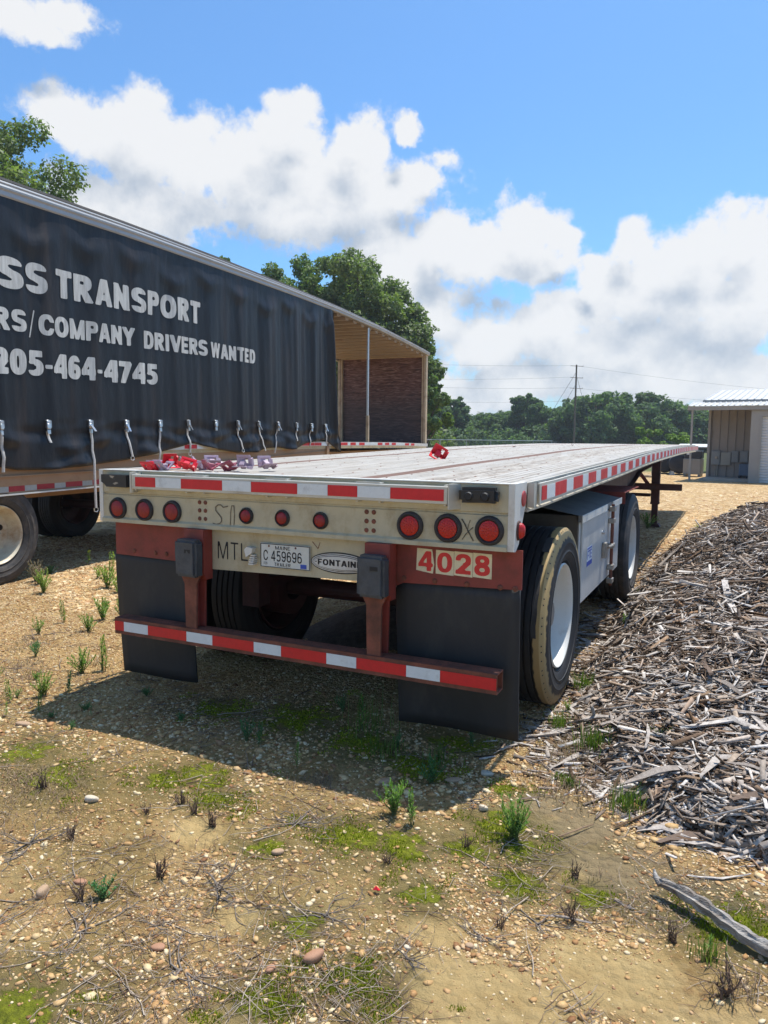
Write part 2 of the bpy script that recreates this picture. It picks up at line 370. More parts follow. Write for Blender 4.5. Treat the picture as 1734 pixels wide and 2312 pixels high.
# ------------------------------------------------------------------ ground
def sm(e0, e1, x):
    t = np.clip((x-e0)/(e1-e0), 0, 1); return t*t*(3-2*t)
_ph = rng.uniform(0, 6.28, (12, 2)); _fr = rng.uniform(.6, 6.0, (12, 2))*rng.choice([-1, 1], (12, 2))
def gz(x, y):
    x = np.asarray(x, float); y = np.asarray(y, float); z = 0*x
    for i in range(12):
        a = .010/(0.6+np.hypot(*_fr[i])*.35)
        z = z+a*np.sin(_fr[i, 0]*x+_fr[i, 1]*y+_ph[i, 0])
    r = np.hypot(x-1.5, y+1)
    return z*(1-sm(14, 30, r))*.9-.004
fx = np.concatenate([[-900, -500, -300, -180, -110, -70, -50, -36, -26, -19, -14, -11, -9, -7.6], np.arange(-6.6, 4.6, .05), [5, 6, 7.5, 10, 14, 20, 30, 45, 70, 110, 180, 300, 600, 900]])
fy = np.concatenate([[-300, -150, -60, -25, -12, -7, -5, -4], np.arange(-3.2, 6.5, .05), np.arange(6.6, 14, .2), [14.5, 16, 18, 21, 25, 30, 36, 44, 55, 70, 90, 120, 170, 250, 400, 700, 1200]])
GX, GY = np.meshgrid(fx, fy, indexing='xy')
GZ = gz(GX, GY)
V = np.stack([GX.ravel(), GY.ravel(), GZ.ravel()], 1)
nx, ny = len(fx), len(fy)
ii = (np.arange(ny-1)[:, None]*nx+np.arange(nx-1)[None, :]).ravel()
F = np.stack([ii, ii+1, ii+1+nx, ii+nx], 1)

MOSS = [(1.22, -.97, .10), (1.27, -.09, .10), (2.18, -.67, .16), (.02, -.62, .20), (-.12, -.72, .16), (.86, -.76, .17), (.6, -.98, .10), (.48, -1.93, .16), (1.22, -1.42, .12), (1.35, -.42, .16), (1.45, -.55, .14), (.2, -.75, .12), (1.05, -.72, .15), (1.28, -.62, .13), (-.55, -.95, .2), (-.9, -.8, .2), (1.02, -1.6, .12), (.95, -1.3, .1), (.0, .15, .25), (.45, .05, .2), (.8, -.05, .2), (.9, .3, .2), (-.5, .1, .2), (1.75, -.72, .1), (1.5, -.75, .12)]
OLIVE = [(-.3, -.85, .65), (.45, -.8, .5), (.95, -.85, .55), (1.3, -.5, .42), (.45, -1.85, .4), (1.2, -1.45, .35), (-.95, -.85, .6), (2.1, -.75, .35), (.1, -1.35, .35), (.75, -1.25, .3), (.3, .1, .7), (-1.6, -.5, .5), (1.7, -.5, .3)]
BARE = [(1.88, -1.05, .30), (1.54, -1.32, .26), (2.2, -1.35, .35), (1.75, -1.6, .4), (1.50, -.17, .16), (1.6, -.3, .18), (1.35, -1.12, .12), (.75, -1.35, .10), (.3, -1.0, .15), (1.0, -1.75, .12), (1.75, -.55, .2)]
GREY = [(1.50, -.17, .22), (1.62, -.32, .22), (1.8, -.5, .28), (2.1, -.6, .3), (1.45, .2, .2)]
def patches(x, y, lst):
    m = np.full(np.shape(x), -3.0)
    for a, b, r in lst: m = np.maximum(m, 1-np.hypot(x-a, (y-b)*1.15)/r)
    return m

def ground_material():
    m = bpy.data.materials.new('sandy_gravel_ground'); m.use_nodes = True; nt = m.node_tree; N, L = nt.nodes, nt.links
    b = N['Principled BSDF']; b.inputs['Roughness'].default_value = .92; b.inputs['Specular IOR Level'].default_value = .15
    g = N.new('ShaderNodeNewGeometry'); P = g.outputs['Position']
    def noise(scale, det=6, rough=.6, dist=0):
        n = N.new('ShaderNodeTexNoise'); n.inputs['Scale'].default_value = scale; n.inputs['Detail'].default_value = det; n.inputs['Roughness'].default_value = rough; n.inputs['Distortion'].default_value = dist; L.new(P, n.inputs['Vector']); return n.outputs['Fac']
    def mth(op, a, b_=None, c=None):
        n = N.new('ShaderNodeMath'); n.operation = op
        for i, v in enumerate((a, b_, c)):
            if v is None: continue
            if isinstance(v, (int, float)): n.inputs[i].default_value = v
            else: L.new(v, n.inputs[i])
        return n.outputs[0]
    def step(v, a, b_):
        n = N.new('ShaderNodeMapRange'); n.interpolation_type = 'SMOOTHSTEP'; L.new(v, n.inputs['Value']); n.inputs['From Min'].default_value = a; n.inputs['From Max'].default_value = b_; return n.outputs[0]
    def mix(f, a, b_):
        n = N.new('ShaderNodeMix'); n.data_type = 'RGBA'
        if isinstance(f, (int, float)): n.inputs['Factor'].default_value = f
        else: L.new(f, n.inputs['Factor'])
        for k, v in (('A', a), ('B', b_)):
            if isinstance(v, tuple): n.inputs[k].default_value = (*v, 1)
            else: L.new(v, n.inputs[k])
        return n.outputs['Result']
    def ramp(v, cols):
        n = N.new('ShaderNodeValToRGB'); L.new(v, n.inputs['Fac']); e = n.color_ramp.elements
        while len(e) < len(cols): e.new(1.0)
        for i, (p, c) in enumerate(cols): e[i].position = p; e[i].color = (*c, 1)
        return n.outputs['Color']
    def pmask(lst):
        acc = None
        for x, y, r in lst:
            s = N.new('ShaderNodeVectorMath'); s.operation = 'DISTANCE'
            fl = N.new('ShaderNodeVectorMath'); fl.operation = 'MULTIPLY'; L.new(P, fl.inputs[0]); fl.inputs[1].default_value = (1, 1.15, 0)
            L.new(fl.outputs[0], s.inputs[0]); s.inputs[1].default_value = (x, y*1.15, 0)
            v = mth('SUBTRACT', 1.0, mth('DIVIDE', s.outputs['Value'], r))
            acc = v if acc is None else mth('MAXIMUM', acc, v)
        return acc
    # sand and earth
    earth = ramp(noise(2.2, 8, .62), [(.3, (.31, .195, .075)), (.5, (.47, .31, .13)), (.7, (.59, .415, .19))])
    fine = noise(60, 8, .8)
    earth = mix(mth('MULTIPLY', step(fine, .50, .62), .28), earth, (.24, .15, .065))
    earth = mix(mth('MULTIPLY', step(noise(75, 7, .8), .54, .64), .5), earth, (.58, .45, .26))
    # pebbles drawn in relief and tone beyond the modelled ones
    vo = N.new('ShaderNodeTexVoronoi'); vo.inputs['Scale'].default_value = 26; vo.inputs['Randomness'].default_value = 1; L.new(P, vo.inputs['Vector'])
    vsep = N.new('ShaderNodeSeparateColor'); L.new(vo.outputs['Color'], vsep.inputs[0])
    peb = ramp(vsep.outputs[0], [(0, (.24, .115, .045)), (.3, (.42, .24, .10)), (.6, (.52, .35, .165)), (.85, (.58, .44, .25)), (1, (.30, .15, .07))])
    edge = step(vo.outputs['Distance'], .55, .30)
    cover = step(noise(1.4, 5), .34, .46)
    dist = N.new('ShaderNodeVectorMath'); dist.operation = 'DISTANCE'; L.new(P, dist.inputs[0]); dist.inputs[1].default_value = (2.1, -3.2, 0)
    nearf = step(dist.outputs['Value'], 3.2, 7.0)
    pm = mth('MULTIPLY', mth('MULTIPLY', edge, 0.9), mth('MAXIMUM', mth('MULTIPLY', cover, .55), nearf))
    c = mix(pm, earth, peb)
    # clean tan gravel far away, one broad tone
    farc = ramp(noise(.35, 6), [(.35, (.46, .29, .135)), (.65, (.57, .385, .195))])
    c = mix(mth('MULTIPLY', step(dist.outputs['Value'], 8, 22), .40), c, farc)
    # broken, speckled tone of the loose gravel farther out
    v2 = N.new('ShaderNodeTexVoronoi'); v2.inputs['Scale'].default_value = 11; L.new(P, v2.inputs['Vector'])
    s2 = N.new('ShaderNodeSeparateColor'); L.new(v2.outputs['Color'], s2.inputs[0])
    spk = mth('MULTIPLY', step(mth('ADD', s2.outputs[0], mth('MULTIPLY', noise(5, 7, .7), 1.3)), 1.12, 1.30), step(dist.outputs['Value'], 5, 9))
    c = mix(mth('MULTIPLY', spk, .55), c, (.26, .15, .07))
    spl = mth('MULTIPLY', step(mth('ADD', s2.outputs[1], mth('MULTIPLY', noise(7, 7, .7), 1.3)), 1.22, 1.35), step(dist.outputs['Value'], 5, 9))
    c = mix(mth('MULTIPLY', spl, .6), c, (.70, .54, .33))
    # bare sand, grey silt
    wob = mth('MULTIPLY', mth('SUBTRACT', noise(5, 6), .5), 1.6)
    bare = step(mth('ADD', pmask(BARE), wob), -.1, .5)
    c = mix(mth('MULTIPLY', bare, .8), c, ramp(noise(7, 8), [(.3, (.54, .37, .155)), (.7, (.70, .515, .24))]))
    c = mix(mth('MULTIPLY', mth('MULTIPLY', bare, step(noise(48, 9, .82), .53, .63)), .25), c, (.30, .19, .08))
    gre = step(mth('ADD', pmask(GREY), wob), -.1, .5)
    c = mix(mth('MULTIPLY', gre, .70), c, (.22, .175, .115))
    # olive film of algae and fines
    ol = step(mth('ADD', pmask(OLIVE), mth('MULTIPLY', mth('SUBTRACT', noise(3.2, 8, .65), .5), 2.6)), -.1, .55)
    c = mix(mth('MULTIPLY', mth('MULTIPLY', ol, mth('SUBTRACT', 1.0, mth('MULTIPLY', bare, .85))), .40), c, ramp(noise(14, 6), [(.3, (.14, .108, .036)), (.7, (.29, .235, .08))]))
    # damp dark earth and algae round the moss
    mp = pmask(MOSS)
    damp = step(mth('ADD', mp, wob), -1.1, .1)
    c = mix(mth('MULTIPLY', damp, .55), c, (.15, .13, .05))
    mossn = mth('ADD', mp, mth('MULTIPLY', mth('SUBTRACT', noise(11, 7, .7), .5), 3.2))
    mo = step(mossn, .25, .6)
    c = mix(mth('MULTIPLY', mo, .9), c, ramp(noise(40, 4), [(.3, (.13, .15, .012)), (.7, (.30, .33, .02))]))
    # grass far off
    sp = N.new('ShaderNodeSeparateXYZ'); L.new(P, sp.inputs[0])
    gr = step(mth('ADD', sp.outputs['Y'], mth('MULTIPLY', noise(.2, 5), 8)), 38, 42)
    c = mix(gr, c, ramp(noise(1.2, 6), [(.3, (.07, .10, .03)), (.7, (.16, .17, .06))]))
    L.new(c, b.inputs['Base Color'])
    h = mth('ADD', mth('ADD', mth('MULTIPLY', mth('MULTIPLY', vo.outputs['Distance'], -1.0), mth('MULTIPLY', mth('MAXIMUM', cover, nearf), .9)), mth('MULTIPLY', noise(34, 9, .75), 1.05)), mth('MULTIPLY', mo, mth('MULTIPLY', noise(70, 4), .8)))
    bp = N.new('ShaderNodeBump'); bp.inputs['Strength'].default_value = 1.0; bp.inputs['Distance'].default_value = .03; L.new(h, bp.inputs['Height']); L.new(bp.outputs[0], b.inputs['Normal'])
    return m
ground = link('ground', np_mesh('ground', V, F, ground_material(), True))
ground['kind'] = 'structure'

# ------------------------------------------------------------------ building and yard behind
M['ribwall'] = mat('taupe_ribbed_steel', (.25, .225, .205), .5, .1, .08, 2, (.14, .12, .1), .2, 2)
M['wallgrey'] = mat('grey_building_trim', (.30, .29, .27), .5, 0, .06, 2)
M['roofmetal'] = mat('galvanised_roof', (.46, .46, .45), .7, .0, .1, 3)
M['doorwhite'] = mat('white_roll_door', (.60, .61, .60), .5, 0, .06, 3)
M['boxgrey'] = mat('grey_electric_box', (.20, .22, .23), .5, 0, .08, 6)
M['boxtan'] = mat('beige_grey_electric_box', (.27, .27, .24), .5, 0, .08, 6)
M['concrete'] = mat('concrete', (.34, .31, .26), .9, 0, .12, 4)
M['totebl'] = mat('blue_plastic', (.10, .16, .24), .5, 0, .15, 6)
M['darkpaint'] = mat('dark_blue_black_steel', (.015, .02, .032), .5, 0, .2, 4)
BO = (2.588, 27.62, 0.0); BR = -0.11   # front corner, front runs to the right and slightly nearer
bl = thing('metal_building', 'low taupe ribbed metal building with galvanised roof and white roll-up door', 'building', BO, BR)
P_ = MB()
# recessed ribbed wall, local x from -1.83 to -0.02 at y=2.37
for k in range(19):
    x0 = -1.83+k*.1
    if k % 3 == 0: P_.prism([(x0, 2.37), (x0+.012, 2.335), (x0+.034, 2.335), (x0+.046, 2.37)], 'Z', .0, 2.84)
part('wall_rib', P_, M['ribwall'], bl)
part('ribbed_wall', MB().box(-1.85, 0.0, 2.37, 2.45, 0, 2.85), M['ribwall'], bl)
w = MB().box(-1.93, -1.85, 2.3, 6.5, 0, 2.88); part('left_wall', w, M['ribwall'], bl)
part('corner_trim', MB().box(-1.94, -1.84, 2.27, 2.36, 0, 2.84), M['wallgrey'], bl)
part('front_wall', MB().box(-.14, .19, 0, .1, 0, 2.7).box(.19, 2.9, 0, .1, 2.47, 2.7).box(2.6, 8, 0, .1, 0, 2.7), M['wallgrey'], bl)
part('return_wall', MB().box(-.14, -.05, .11, 2.36, 0, 2.7), M['ribwall'], bl)
dr = MB()
for k in range(24): dr.prism([(.10, .0+k*.103), (.075, .02+k*.103), (.075, .083+k*.103), (.10, .103+k*.103)], 'X', .23, 2.6)
part('roll_up_door', dr, M['doorwhite'], bl)
part('door_jamb', MB().box(.185, .235, -.02, .0, 0, 2.47), M['wallgrey'], bl)
part('concrete_pad', MB().box(-1.9, 0.2, .3, 2.3, 0, .09), M['concrete'], bl)
part('fascia', MB().box(-2.35, 8.1, -.12, -.08, 2.71, 2.86), M['wallgrey'], bl)
part('soffit', MB().box(-2.3, 8, -.07, 2.3, 2.80, 2.83), M['ribwall'], bl)
cp = MB()
for k in range(52):
    x0 = -2.36+k*.2
    cp.add([(x0, -.16, 2.87), (x0+.2, -.16, 2.87), (x0+.2, 1.0, 3.06), (x0, 1.0, 3.06)], [(0, 1, 2, 3)])
    cp.prism([(x0, 0), (x0+.03, 0.03), (x0+.05, 0.03), (x0+.08, 0)], 'Y', -.17, 1.0)
    for j in range(8):
        vv = cp.v[-8+j]; cp.v[-8+j] = (vv[0], vv[1], vv[2]+2.872+(vv[1]+.16)*.19/1.16)
part('porch_roof', cp, M['roofmetal'], bl)
rf = MB()
for k in range(40):
    x0 = -1.95+k*.25
    ridge_x0 = x0
    rf.add([(x0, .95, 3.14), (x0+.25, .95, 3.14), (x0+.25, 5.2, 3.78), (x0, 5.2, 3.78)], [(0, 1, 2, 3)])
    rf.prism([(x0, 0), (x0+.02, .03), (x0+.04, .03), (x0+.06, 0)], 'Y', .95, 5.2)
    for j in range(8):
        vv = rf.v[-8+j]; rf.v[-8+j] = (vv[0], vv[1], vv[2]+3.142+(vv[1]-.95)*.64/4.25)
part('main_roof', rf, M['roofmetal'], bl)
part('gutter', MB().box(-1.98, 8, .9, .96, 3.07, 3.14), M['boxgrey'], bl)
part('porch_post', MB().box(-2.22, -2.15, -.06, .01, 0, 2.80), M['wallgrey'], bl)
# things on the wall
def on_b(x, y, z):
    return (BO[0]+x*math.cos(BR)-y*math.sin(BR), BO[1]+x*math.sin(BR)+y*math.cos(BR), z)
for (x0, x1, z0, z1, mm, lab) in [(-1.76, -1.42, .58, 1.16, 'boxgrey', 'leftmost grey electric meter box with round meter on ribbed wall'), (-1.40, -1.02, .57, 1.09, 'boxtan', 'broad beige grey electric cabinet second from left on ribbed wall'), (-1.0, -.74, .69, 1.16, 'boxgrey', 'narrow grey breaker box third from left on ribbed wall'), (-.69, -.38, .70, 1.16, 'boxgrey', 'rightmost grey breaker box on ribbed wall above the blue tote')]:
    e = thing('electric_box', lab, 'electric box', on_b((x0+x1)/2, 2.33, z0), BR, 'electric boxes on the ribbed wall')
    w2 = (x1-x0)/2
    part('cabinet', MB().bbox(-w2, w2, -.14, 0, 0, z1-z0, .01), M[mm], e)
    part('cover', MB().bbox(-w2+.03, w2-.03, -.155, -.141, .04, z1-z0-.04, .004), M[mm], e)
    if x0 < -1.7: part('meter', MB().lathe([(-.2, 0), (-.2, .05), (-.156, .06)], 'Y', 16, (.03, 0, .3)), M['steel'], e)
    else: part('latch', MB().box(-.02, .02, -.165, -.156, .25, .28), M['steel'], e)
part('conduit', MB().tube([(-1.6, 2.3, .58), (-1.6, 2.3, .02)], .02).tube([(-1.52, 2.3, .58), (-1.52, 2.3, .02)], .02), M['boxtan'], bl)
t = thing('pallet_tote', 'blue plastic tote on dark pallet under the grey breaker boxes', 'tote', on_b(-.33, 1.95, .09), BR)
tb = MB().bbox(-.32, .32, -.25, .25, .1, .56, .02)
for k in range(6): tb.box(-.3+k*.11, -.27+k*.11, -.262, -.251, .12, .54)
part('tote_body', tb, M['totebl'], t); part('pallet', MB().box(-.33, .33, -.26, .26, .07, .098).box(-.33, -.25, -.26, .26, 0, .069).box(.25, .33, -.26, .26, 0, .069).box(-.04, .04, -.26, .26, 0, .069), M['darkpaint'], t)
# round dark tanks, lean-to shed, pale bin with black crate
for i, (x, y, lab) in enumerate([(-.98, 33.6, 'left round end dark steel tank lying between porch post and landing gear'), (-.30, 32.8, 'right round end dark steel tank lying beside the pale bin')]):
    tk = thing('storage_tank', lab, 'tank', (x, y, 0), .15, 'round tanks lying beyond the trailer')
    part('tank_shell', MB().lathe([(-.0, 0.0), (-.05, .25), (0, .40), (.02, .44), (1.6, .44), (1.64, .4), (1.68, 0)], 'Y', 28, (0, 0, .5)), M['darkpaint'], tk, smooth=30)
    for s_ in (-.28, .28): part('cradle', MB().prism([(s_-.12, 0), (s_+.12, 0), (s_+.03, .18), (s_-.03, .18)], 'Y', .0, .12), M['doorwhite'] if i == 0 or s_ < 0 else M['darkpaint'], tk)
bn_ = thing('storage_bin', 'pale ribbed metal bin standing between the porch post and the wall', 'bin', (.25, 31.5, 0), -.1)
q = MB().bbox(-.32, .4, 0, .8, .1, .78, .02)
for k in range(7): q.box(-.3+k*.1, -.27+k*.1, -.015, -.001, .12, .76)
part('bin_body', q, M['wallgrey'], bn_); part('bin_foot', MB().box(-.3, -.2, .05, .75, 0, .1).box(.28, .38, .05, .75, 0, .1), M['boxgrey'], bn_)
ck = tag(link('crate', MB().bbox(-.3, .4, .02, .75, .79, 1.12, .02).mesh('crate', M['darkpaint']), None, (.25, 31.5, 0), (0, 0, -.1)), 'black crate with white label on top of the pale bin', 'crate')
part('crate_label', MB().box(-.2, -.05, .012, .018, .95, 1.05), M['white'], ck)
sh = thing('lean_to_shed', 'open lean-to with pale roof edge and thin posts behind the dark tanks', 'shed', (-1.6, 36, 0), 0)
part('shed_roof', MB().prism([(0, 1.22), (2.5, 1.34), (2.5, 1.39), (0, 1.27)], 'X', .9, 3.4), M['doorwhite'], sh)
for x in (1.1, 3.3): part('shed_post', MB().box(x, x+.07, .05, .12, 0, 1.22), M['wallgrey'], sh)
tag(link('timber', MB().bbox(-.8, .8, -.06, .06, .0, .1, .02).mesh('timber', M['cream_post']), None, (-1.6, 29.8, 0), (0, 0, -.1)), 'long weathered timber lying on the gravel before the dark tanks', 'timber')
pr = tag(link('marker_post', MB().box(-.035, .035, -.035, .035, 0, 1.2).mesh('marker_post', M['wallgrey']), None, (-1.27, 31.0, 0)), 'thin grey post standing before the left dark tank', 'post')

# utility pole, wires, fence
M['polewood'] = mat('pole_wood', (.16, .11, .075), .85, 0, .2, 3)
M['wire'] = mat('overhead_wire', (.10, .105, .11), .6)
M['galv'] = mat('galvanised_fence', (.32, .34, .34), .5, .5)
up = thing('utility_pole', 'tall brown wooden utility pole with three short crossarms above the trees', 'utility pole', (-15.2, 83.6, 0))
part('pole_shaft', MB().tube([(0, 0, 0), (0, 0, 10.1)], [.12, .09], 10), M['polewood'], up, smooth=40)
for z in (9.95, 8.63, 7.43):
    part('crossarm', MB().tube([(-.62, -.25, z+.04), (.70, .32, z-.03)], .03, 6), M['polewood'], up)
    for s_ in (-.6, .68): part('insulator', MB().lathe([(0, .02), (.03, .04), (.07, .03), (.1, .015)], 'Z', 8, (s_, s_*.45, z)), M['galv'], up)
def wire(a, b, sag, lab, rr=.009):
    a, b = Vector(a), Vector(b); pts = []
    for i in range(25):
        t_ = i/24; p = a.lerp(b, t_); p.z -= sag*4*t_*(1-t_); pts.append(p)
    return tag(link('power_line', MB().tube(pts, rr, 5, False).mesh('power_line', M['wire'])), lab, 'wire', 'overhead wires at the pole')
wire((-15.9, 83.3, 10.0), (-75, 57, 15.0), 1.6, 'uppermost overhead wire running left from the top crossarm')
wire((-15.9, 83.3, 8.7), (-75, 57, 13.4), 2.0, 'second overhead wire running left from the middle crossarm')
wire((-15.9, 83.3, 7.5), (-75, 57, 14.0), 2.2, 'third overhead wire running steeply left from the lowest crossarm')
wire((-15.3, 83.4, 6.0), (-75, 57, 11.2), 2.0, 'lowest overhead wire running left, fixed below the crossarms')
wire((-14.5, 84, 9.9), (60, 120, 8.5), 2.6, 'uppermost overhead wire running right from the top crossarm')
wire((-14.5, 84, 7.4), (60, 120, 6.4), 1.8, 'lower overhead wire running right past the treetops')
wire((-15.3, 83.6, 6.0), (60, 120, 4.6), 1.6, 'lowest overhead wire running right in front of the trees')
for k, (z, dx, lab) in enumerate([(9.3, -5.2, 'longer left guy wire slanting down from the pole top'), (7.9, -4.2, 'shorter left guy wire slanting down from the pole'), (9.0, 2.6, 'right guy wire slanting down from the pole')]):
    tag(link('guy_wire', MB().tube([(-15.2, 83.6, z), (-15.2+dx, 83.6+dx*.2, 0)], .018, 5).mesh('guy_wire', M['wire'])), lab, 'wire', 'guy wires of the pole')
fe = thing('chain_link_fence', 'chain link fence with pale top rail beyond the curtain trailer', 'fence', (0, 0, 0))
fa, fb = Vector((-15.0, 28, 0)), Vector((-9.6, 48, 0)); L_ = (fb-fa).length; fd = (fb-fa)/L_
part('top_rail', MB().tube([fa+Vector((0, 0, 1.5)), fb+Vector((0, 0, 1.45))], .028, 6), M['galv'], fe)
for k in range(9):
    p = fa+fd*(L_*k/8); part('fence_post', MB().tube([p, p+Vector((0, 0, 1.52))], .035, 6), M['galv'], fe)
ms = MB()
for k in range(int(L_/.2)):
    for sg in (1, -1):
        p = fa+fd*(k*.2); ms.tube([p+Vector((0, 0, .05 if sg > 0 else 1.45)), p+fd*1.0+Vector((0, 0, 1.45 if sg > 0 else .05))], .004, 3, False)
part('mesh_wire', ms, M['galv'], fe, kind='stuff')

# light summer haze over the whole yard: one closed box of even, pale air
hzm = bpy.data.materials.new('pale_air'); hzm.use_nodes = True; hn = hzm.node_tree; hn.nodes.clear()
pv = hn.nodes.new('ShaderNodeVolumePrincipled'); pv.inputs['Color'].default_value = (.86, .92, 1.0, 1); pv.inputs['Density'].default_value = .0006; pv.inputs['Anisotropy'].default_value = .3
ho = hn.nodes.new('ShaderNodeOutputMaterial'); hn.links.new(pv.outputs[0], ho.inputs['Volume'])
haze = link('haze', MB().box(-950, 950, -350, 1250, -1.5, 24).mesh('haze', hzm)); haze['kind'] = 'stuff'; haze['label'] = 'thin pale summer haze'
# ------------------------------------------------------------------ lettering
# block capitals and figures built from outlines of straight and round strokes (unit height), meshed on a fine grid
def glyph(ch, T):
    def box(x0, x1, y0, y1): return lambda x, y: np.maximum(np.maximum(x0-x, x-x1), np.maximum(y0-y, y-y1))
    def seg(x0, y0, x1, y1, t=None):
        t = T if t is None else t; L_ = math.hypot(x1-x0, y1-y0); dx, dy = (x1-x0)/L_, (y1-y0)/L_
        return lambda x, y: np.maximum(np.abs((x-x0)*dy-(y-y0)*dx)-t/2, np.maximum(-((x-x0)*dx+(y-y0)*dy), (x-x0)*dx+(y-y0)*dy-L_))
    def sup(cx_, cy_, a, b, p=2.4): return lambda x, y: ((np.abs((x-cx_)/a)**p+np.abs((y-cy_)/b)**p)**(1/p)-1)*min(a, b)
    U = lambda *fs: (lambda x, y: np.minimum.reduce([f(x, y) for f in fs]))
    I_ = lambda *fs: (lambda x, y: np.maximum.reduce([f(x, y) for f in fs]))
    Nn = lambda f: (lambda x, y: -f(x, y))
    def ring(cx_, cy_, a, b, tv=None): 
        tv = T*.86 if tv is None else tv
        return I_(sup(cx_, cy_, a, b), Nn(sup(cx_, cy_, max(a-T, .01), max(b-tv, .01))))
    def bowl(y0, y1, w):
        h = (y1-y0)/2; c = (y0+y1)/2; r = min(h, w*.55); x0 = w-r
        o_ = U(box(0, x0, y0, y1), I_(sup(x0, c, r, h), box(x0-.02, 9, -9, 9))); tv = T*.86
        i_ = U(box(T, x0, y0+tv, y1-tv), I_(sup(x0, c, max(r-T, .01), max(h-tv, .01)), box(x0-.02, 9, -9, 9)))
        return I_(o_, Nn(i_))
    H = T*.86; Y01 = box(-9, 9, 0, 1); big = 9
    if ch == 'O': return .80, ring(.40, .5, .40, .5)
    if ch == '0': return .68, ring(.34, .5, .34, .5)
    if ch == 'C': return .76, I_(ring(.40, .5, .40, .5), Nn(box(.42, big, .36, .64)))
    if ch == 'D': return .74, bowl(0, 1, .74)
    if ch == 'P': return .68, U(box(0, T, 0, 1), bowl(.40, 1, .68))
    if ch == 'R': return .74, U(box(0, T, 0, 1), bowl(.42, 1, .70), I_(seg(.36, .5, .66, -.1, T*1.02), box(-9, 9, 0, .5)))
    if ch == 'B': return .72, U(bowl(.46, 1, .67), bowl(0, .46+H, .72))
    if ch == 'S':
        top = I_(ring(.36, .70, .345, .30), U(box(-9, .36, -9, 9), box(-9, 9, .76, 9)))
        bot = I_(ring(.36, .30, .36, .30), U(box(.36, 9, -9, 9), box(-9, 9, -9, .25)))
        return .72, U(top, bot, seg(.25, .40+H*.5+.03, .47, .60-H*.5-.03, H*1.05))
    if ch == 'A': return .80, I_(U(seg(.10, -.05, .40-.01, 1.05, T*.98), seg(.70, -.05, .41, 1.05, T*.98), box(.22, .58, .20, .20+H*.9)), Y01)
    if ch == 'V': return .76, I_(U(seg(.08, 1.05, .38, -.05, T*.98), seg(.68, 1.05, .38, -.05, T*.98)), Y01)
    if ch == 'W': return 1.10, I_(U(seg(.09, 1.05, .31, -.05, T*.88), seg(.55, 1.05, .31, -.05, T*.84), seg(.55, 1.05, .79, -.05, T*.84), seg(1.01, 1.05, .79, -.05, T*.88)), Y01)
    if ch == 'M': return .92, I_(U(box(0, T*.92, 0, 1), box(.92-T*.92, .92, 0, 1), seg(.11, 1.03, .46, .0, T*.84), seg(.81, 1.03, .46, .0, T*.84)), Y01)
    if ch == 'N': return .76, I_(U(box(0, T, 0, 1), box(.76-T, .76, 0, 1), seg(.08, 1.05, .68, -.05, T*1.0)), Y01)
    if ch == 'Y': return .76, I_(U(box(.38-T/2, .38+T/2, 0, .48), seg(.07, 1.06, .40, .38, T), seg(.69, 1.06, .36, .38, T)), Y01)
    if ch == 'T': return .68, U(box(0, .68, 1-H, 1), box(.34-T/2, .34+T/2, 0, 1))
    if ch == 'E': return .64, U(box(0, T, 0, 1), box(0, .64, 1-H, 1), box(0, .60, .5-H/2, .5+H/2), box(0, .64, 0, H))
    if ch == 'F': return .60, U(box(0, T, 0, 1), box(0, .60, 1-H, 1), box(0, .54, .46-H/2, .46+H/2))
    if ch == 'L': return .60, U(box(0, T, 0, 1), box(0, .60, 0, H))
    if ch == 'I': return T, box(0, T, 0, 1)
    if ch == '/': return .42, I_(seg(.03, -.05, .39, 1.1, T*.6), box(-9, 9, -.02, 1.05))
    if ch == '-': return .42, box(.02, .40, .0, T*.95)
    if ch == '2': return .66, U(I_(ring(.33, .69, .33, .31), box(-9, 9, .66, 9)), I_(ring(.33, .69, .33, .31), box(.33, 9, .50, 9)), I_(seg(.08, .04, .57, .60, T*1.02), box(0, 9, 0, .64)), box(0, .66, 0, H))
    if ch == '4': return .70, I_(U(box(.40, .40+T, 0, 1), box(0, .70, .22, .22+H), seg(.03, .24, .46, 1.0, T*.8)), box(0, 9, 0, 1), Nn(lambda x, y: np.maximum(x-.40, (y-.22)-(-99)) if False else np.maximum(x-.0, y+9)))
    if ch == '5': return .66, U(box(.08, .62, 1-H, 1), box(.08, .08+T*.85, .46, 1), I_(ring(.33, .33, .33, .33), Nn(box(-9, .30, .22, .50))), box(.10, .30, .47, .47+H))
    if ch == '6': return .68, U(ring(.34, .32, .34, .32), I_(ring(.34, .5, .34, .5), U(box(-9, .34, .3, 9), box(-9, 9, .74, 9))))
    if ch == '9': return .68, U(ring(.34, .68, .34, .32), I_(ring(.34, .5, .34, .5), U(box(.34, 9, -9, .7), box(-9, 9, -9, .26))))
    if ch == '7': return .64, I_(U(box(0, .64, 1-H, 1), seg(.20, -.05, .56, .95, T*1.0)), Y01)
    if ch == '8': return .68, U(ring(.34, .73, .31, .27), ring(.34, .29, .34, .29))
    return .3, box(9, 9.1, 9, 9.1)
GC = {}
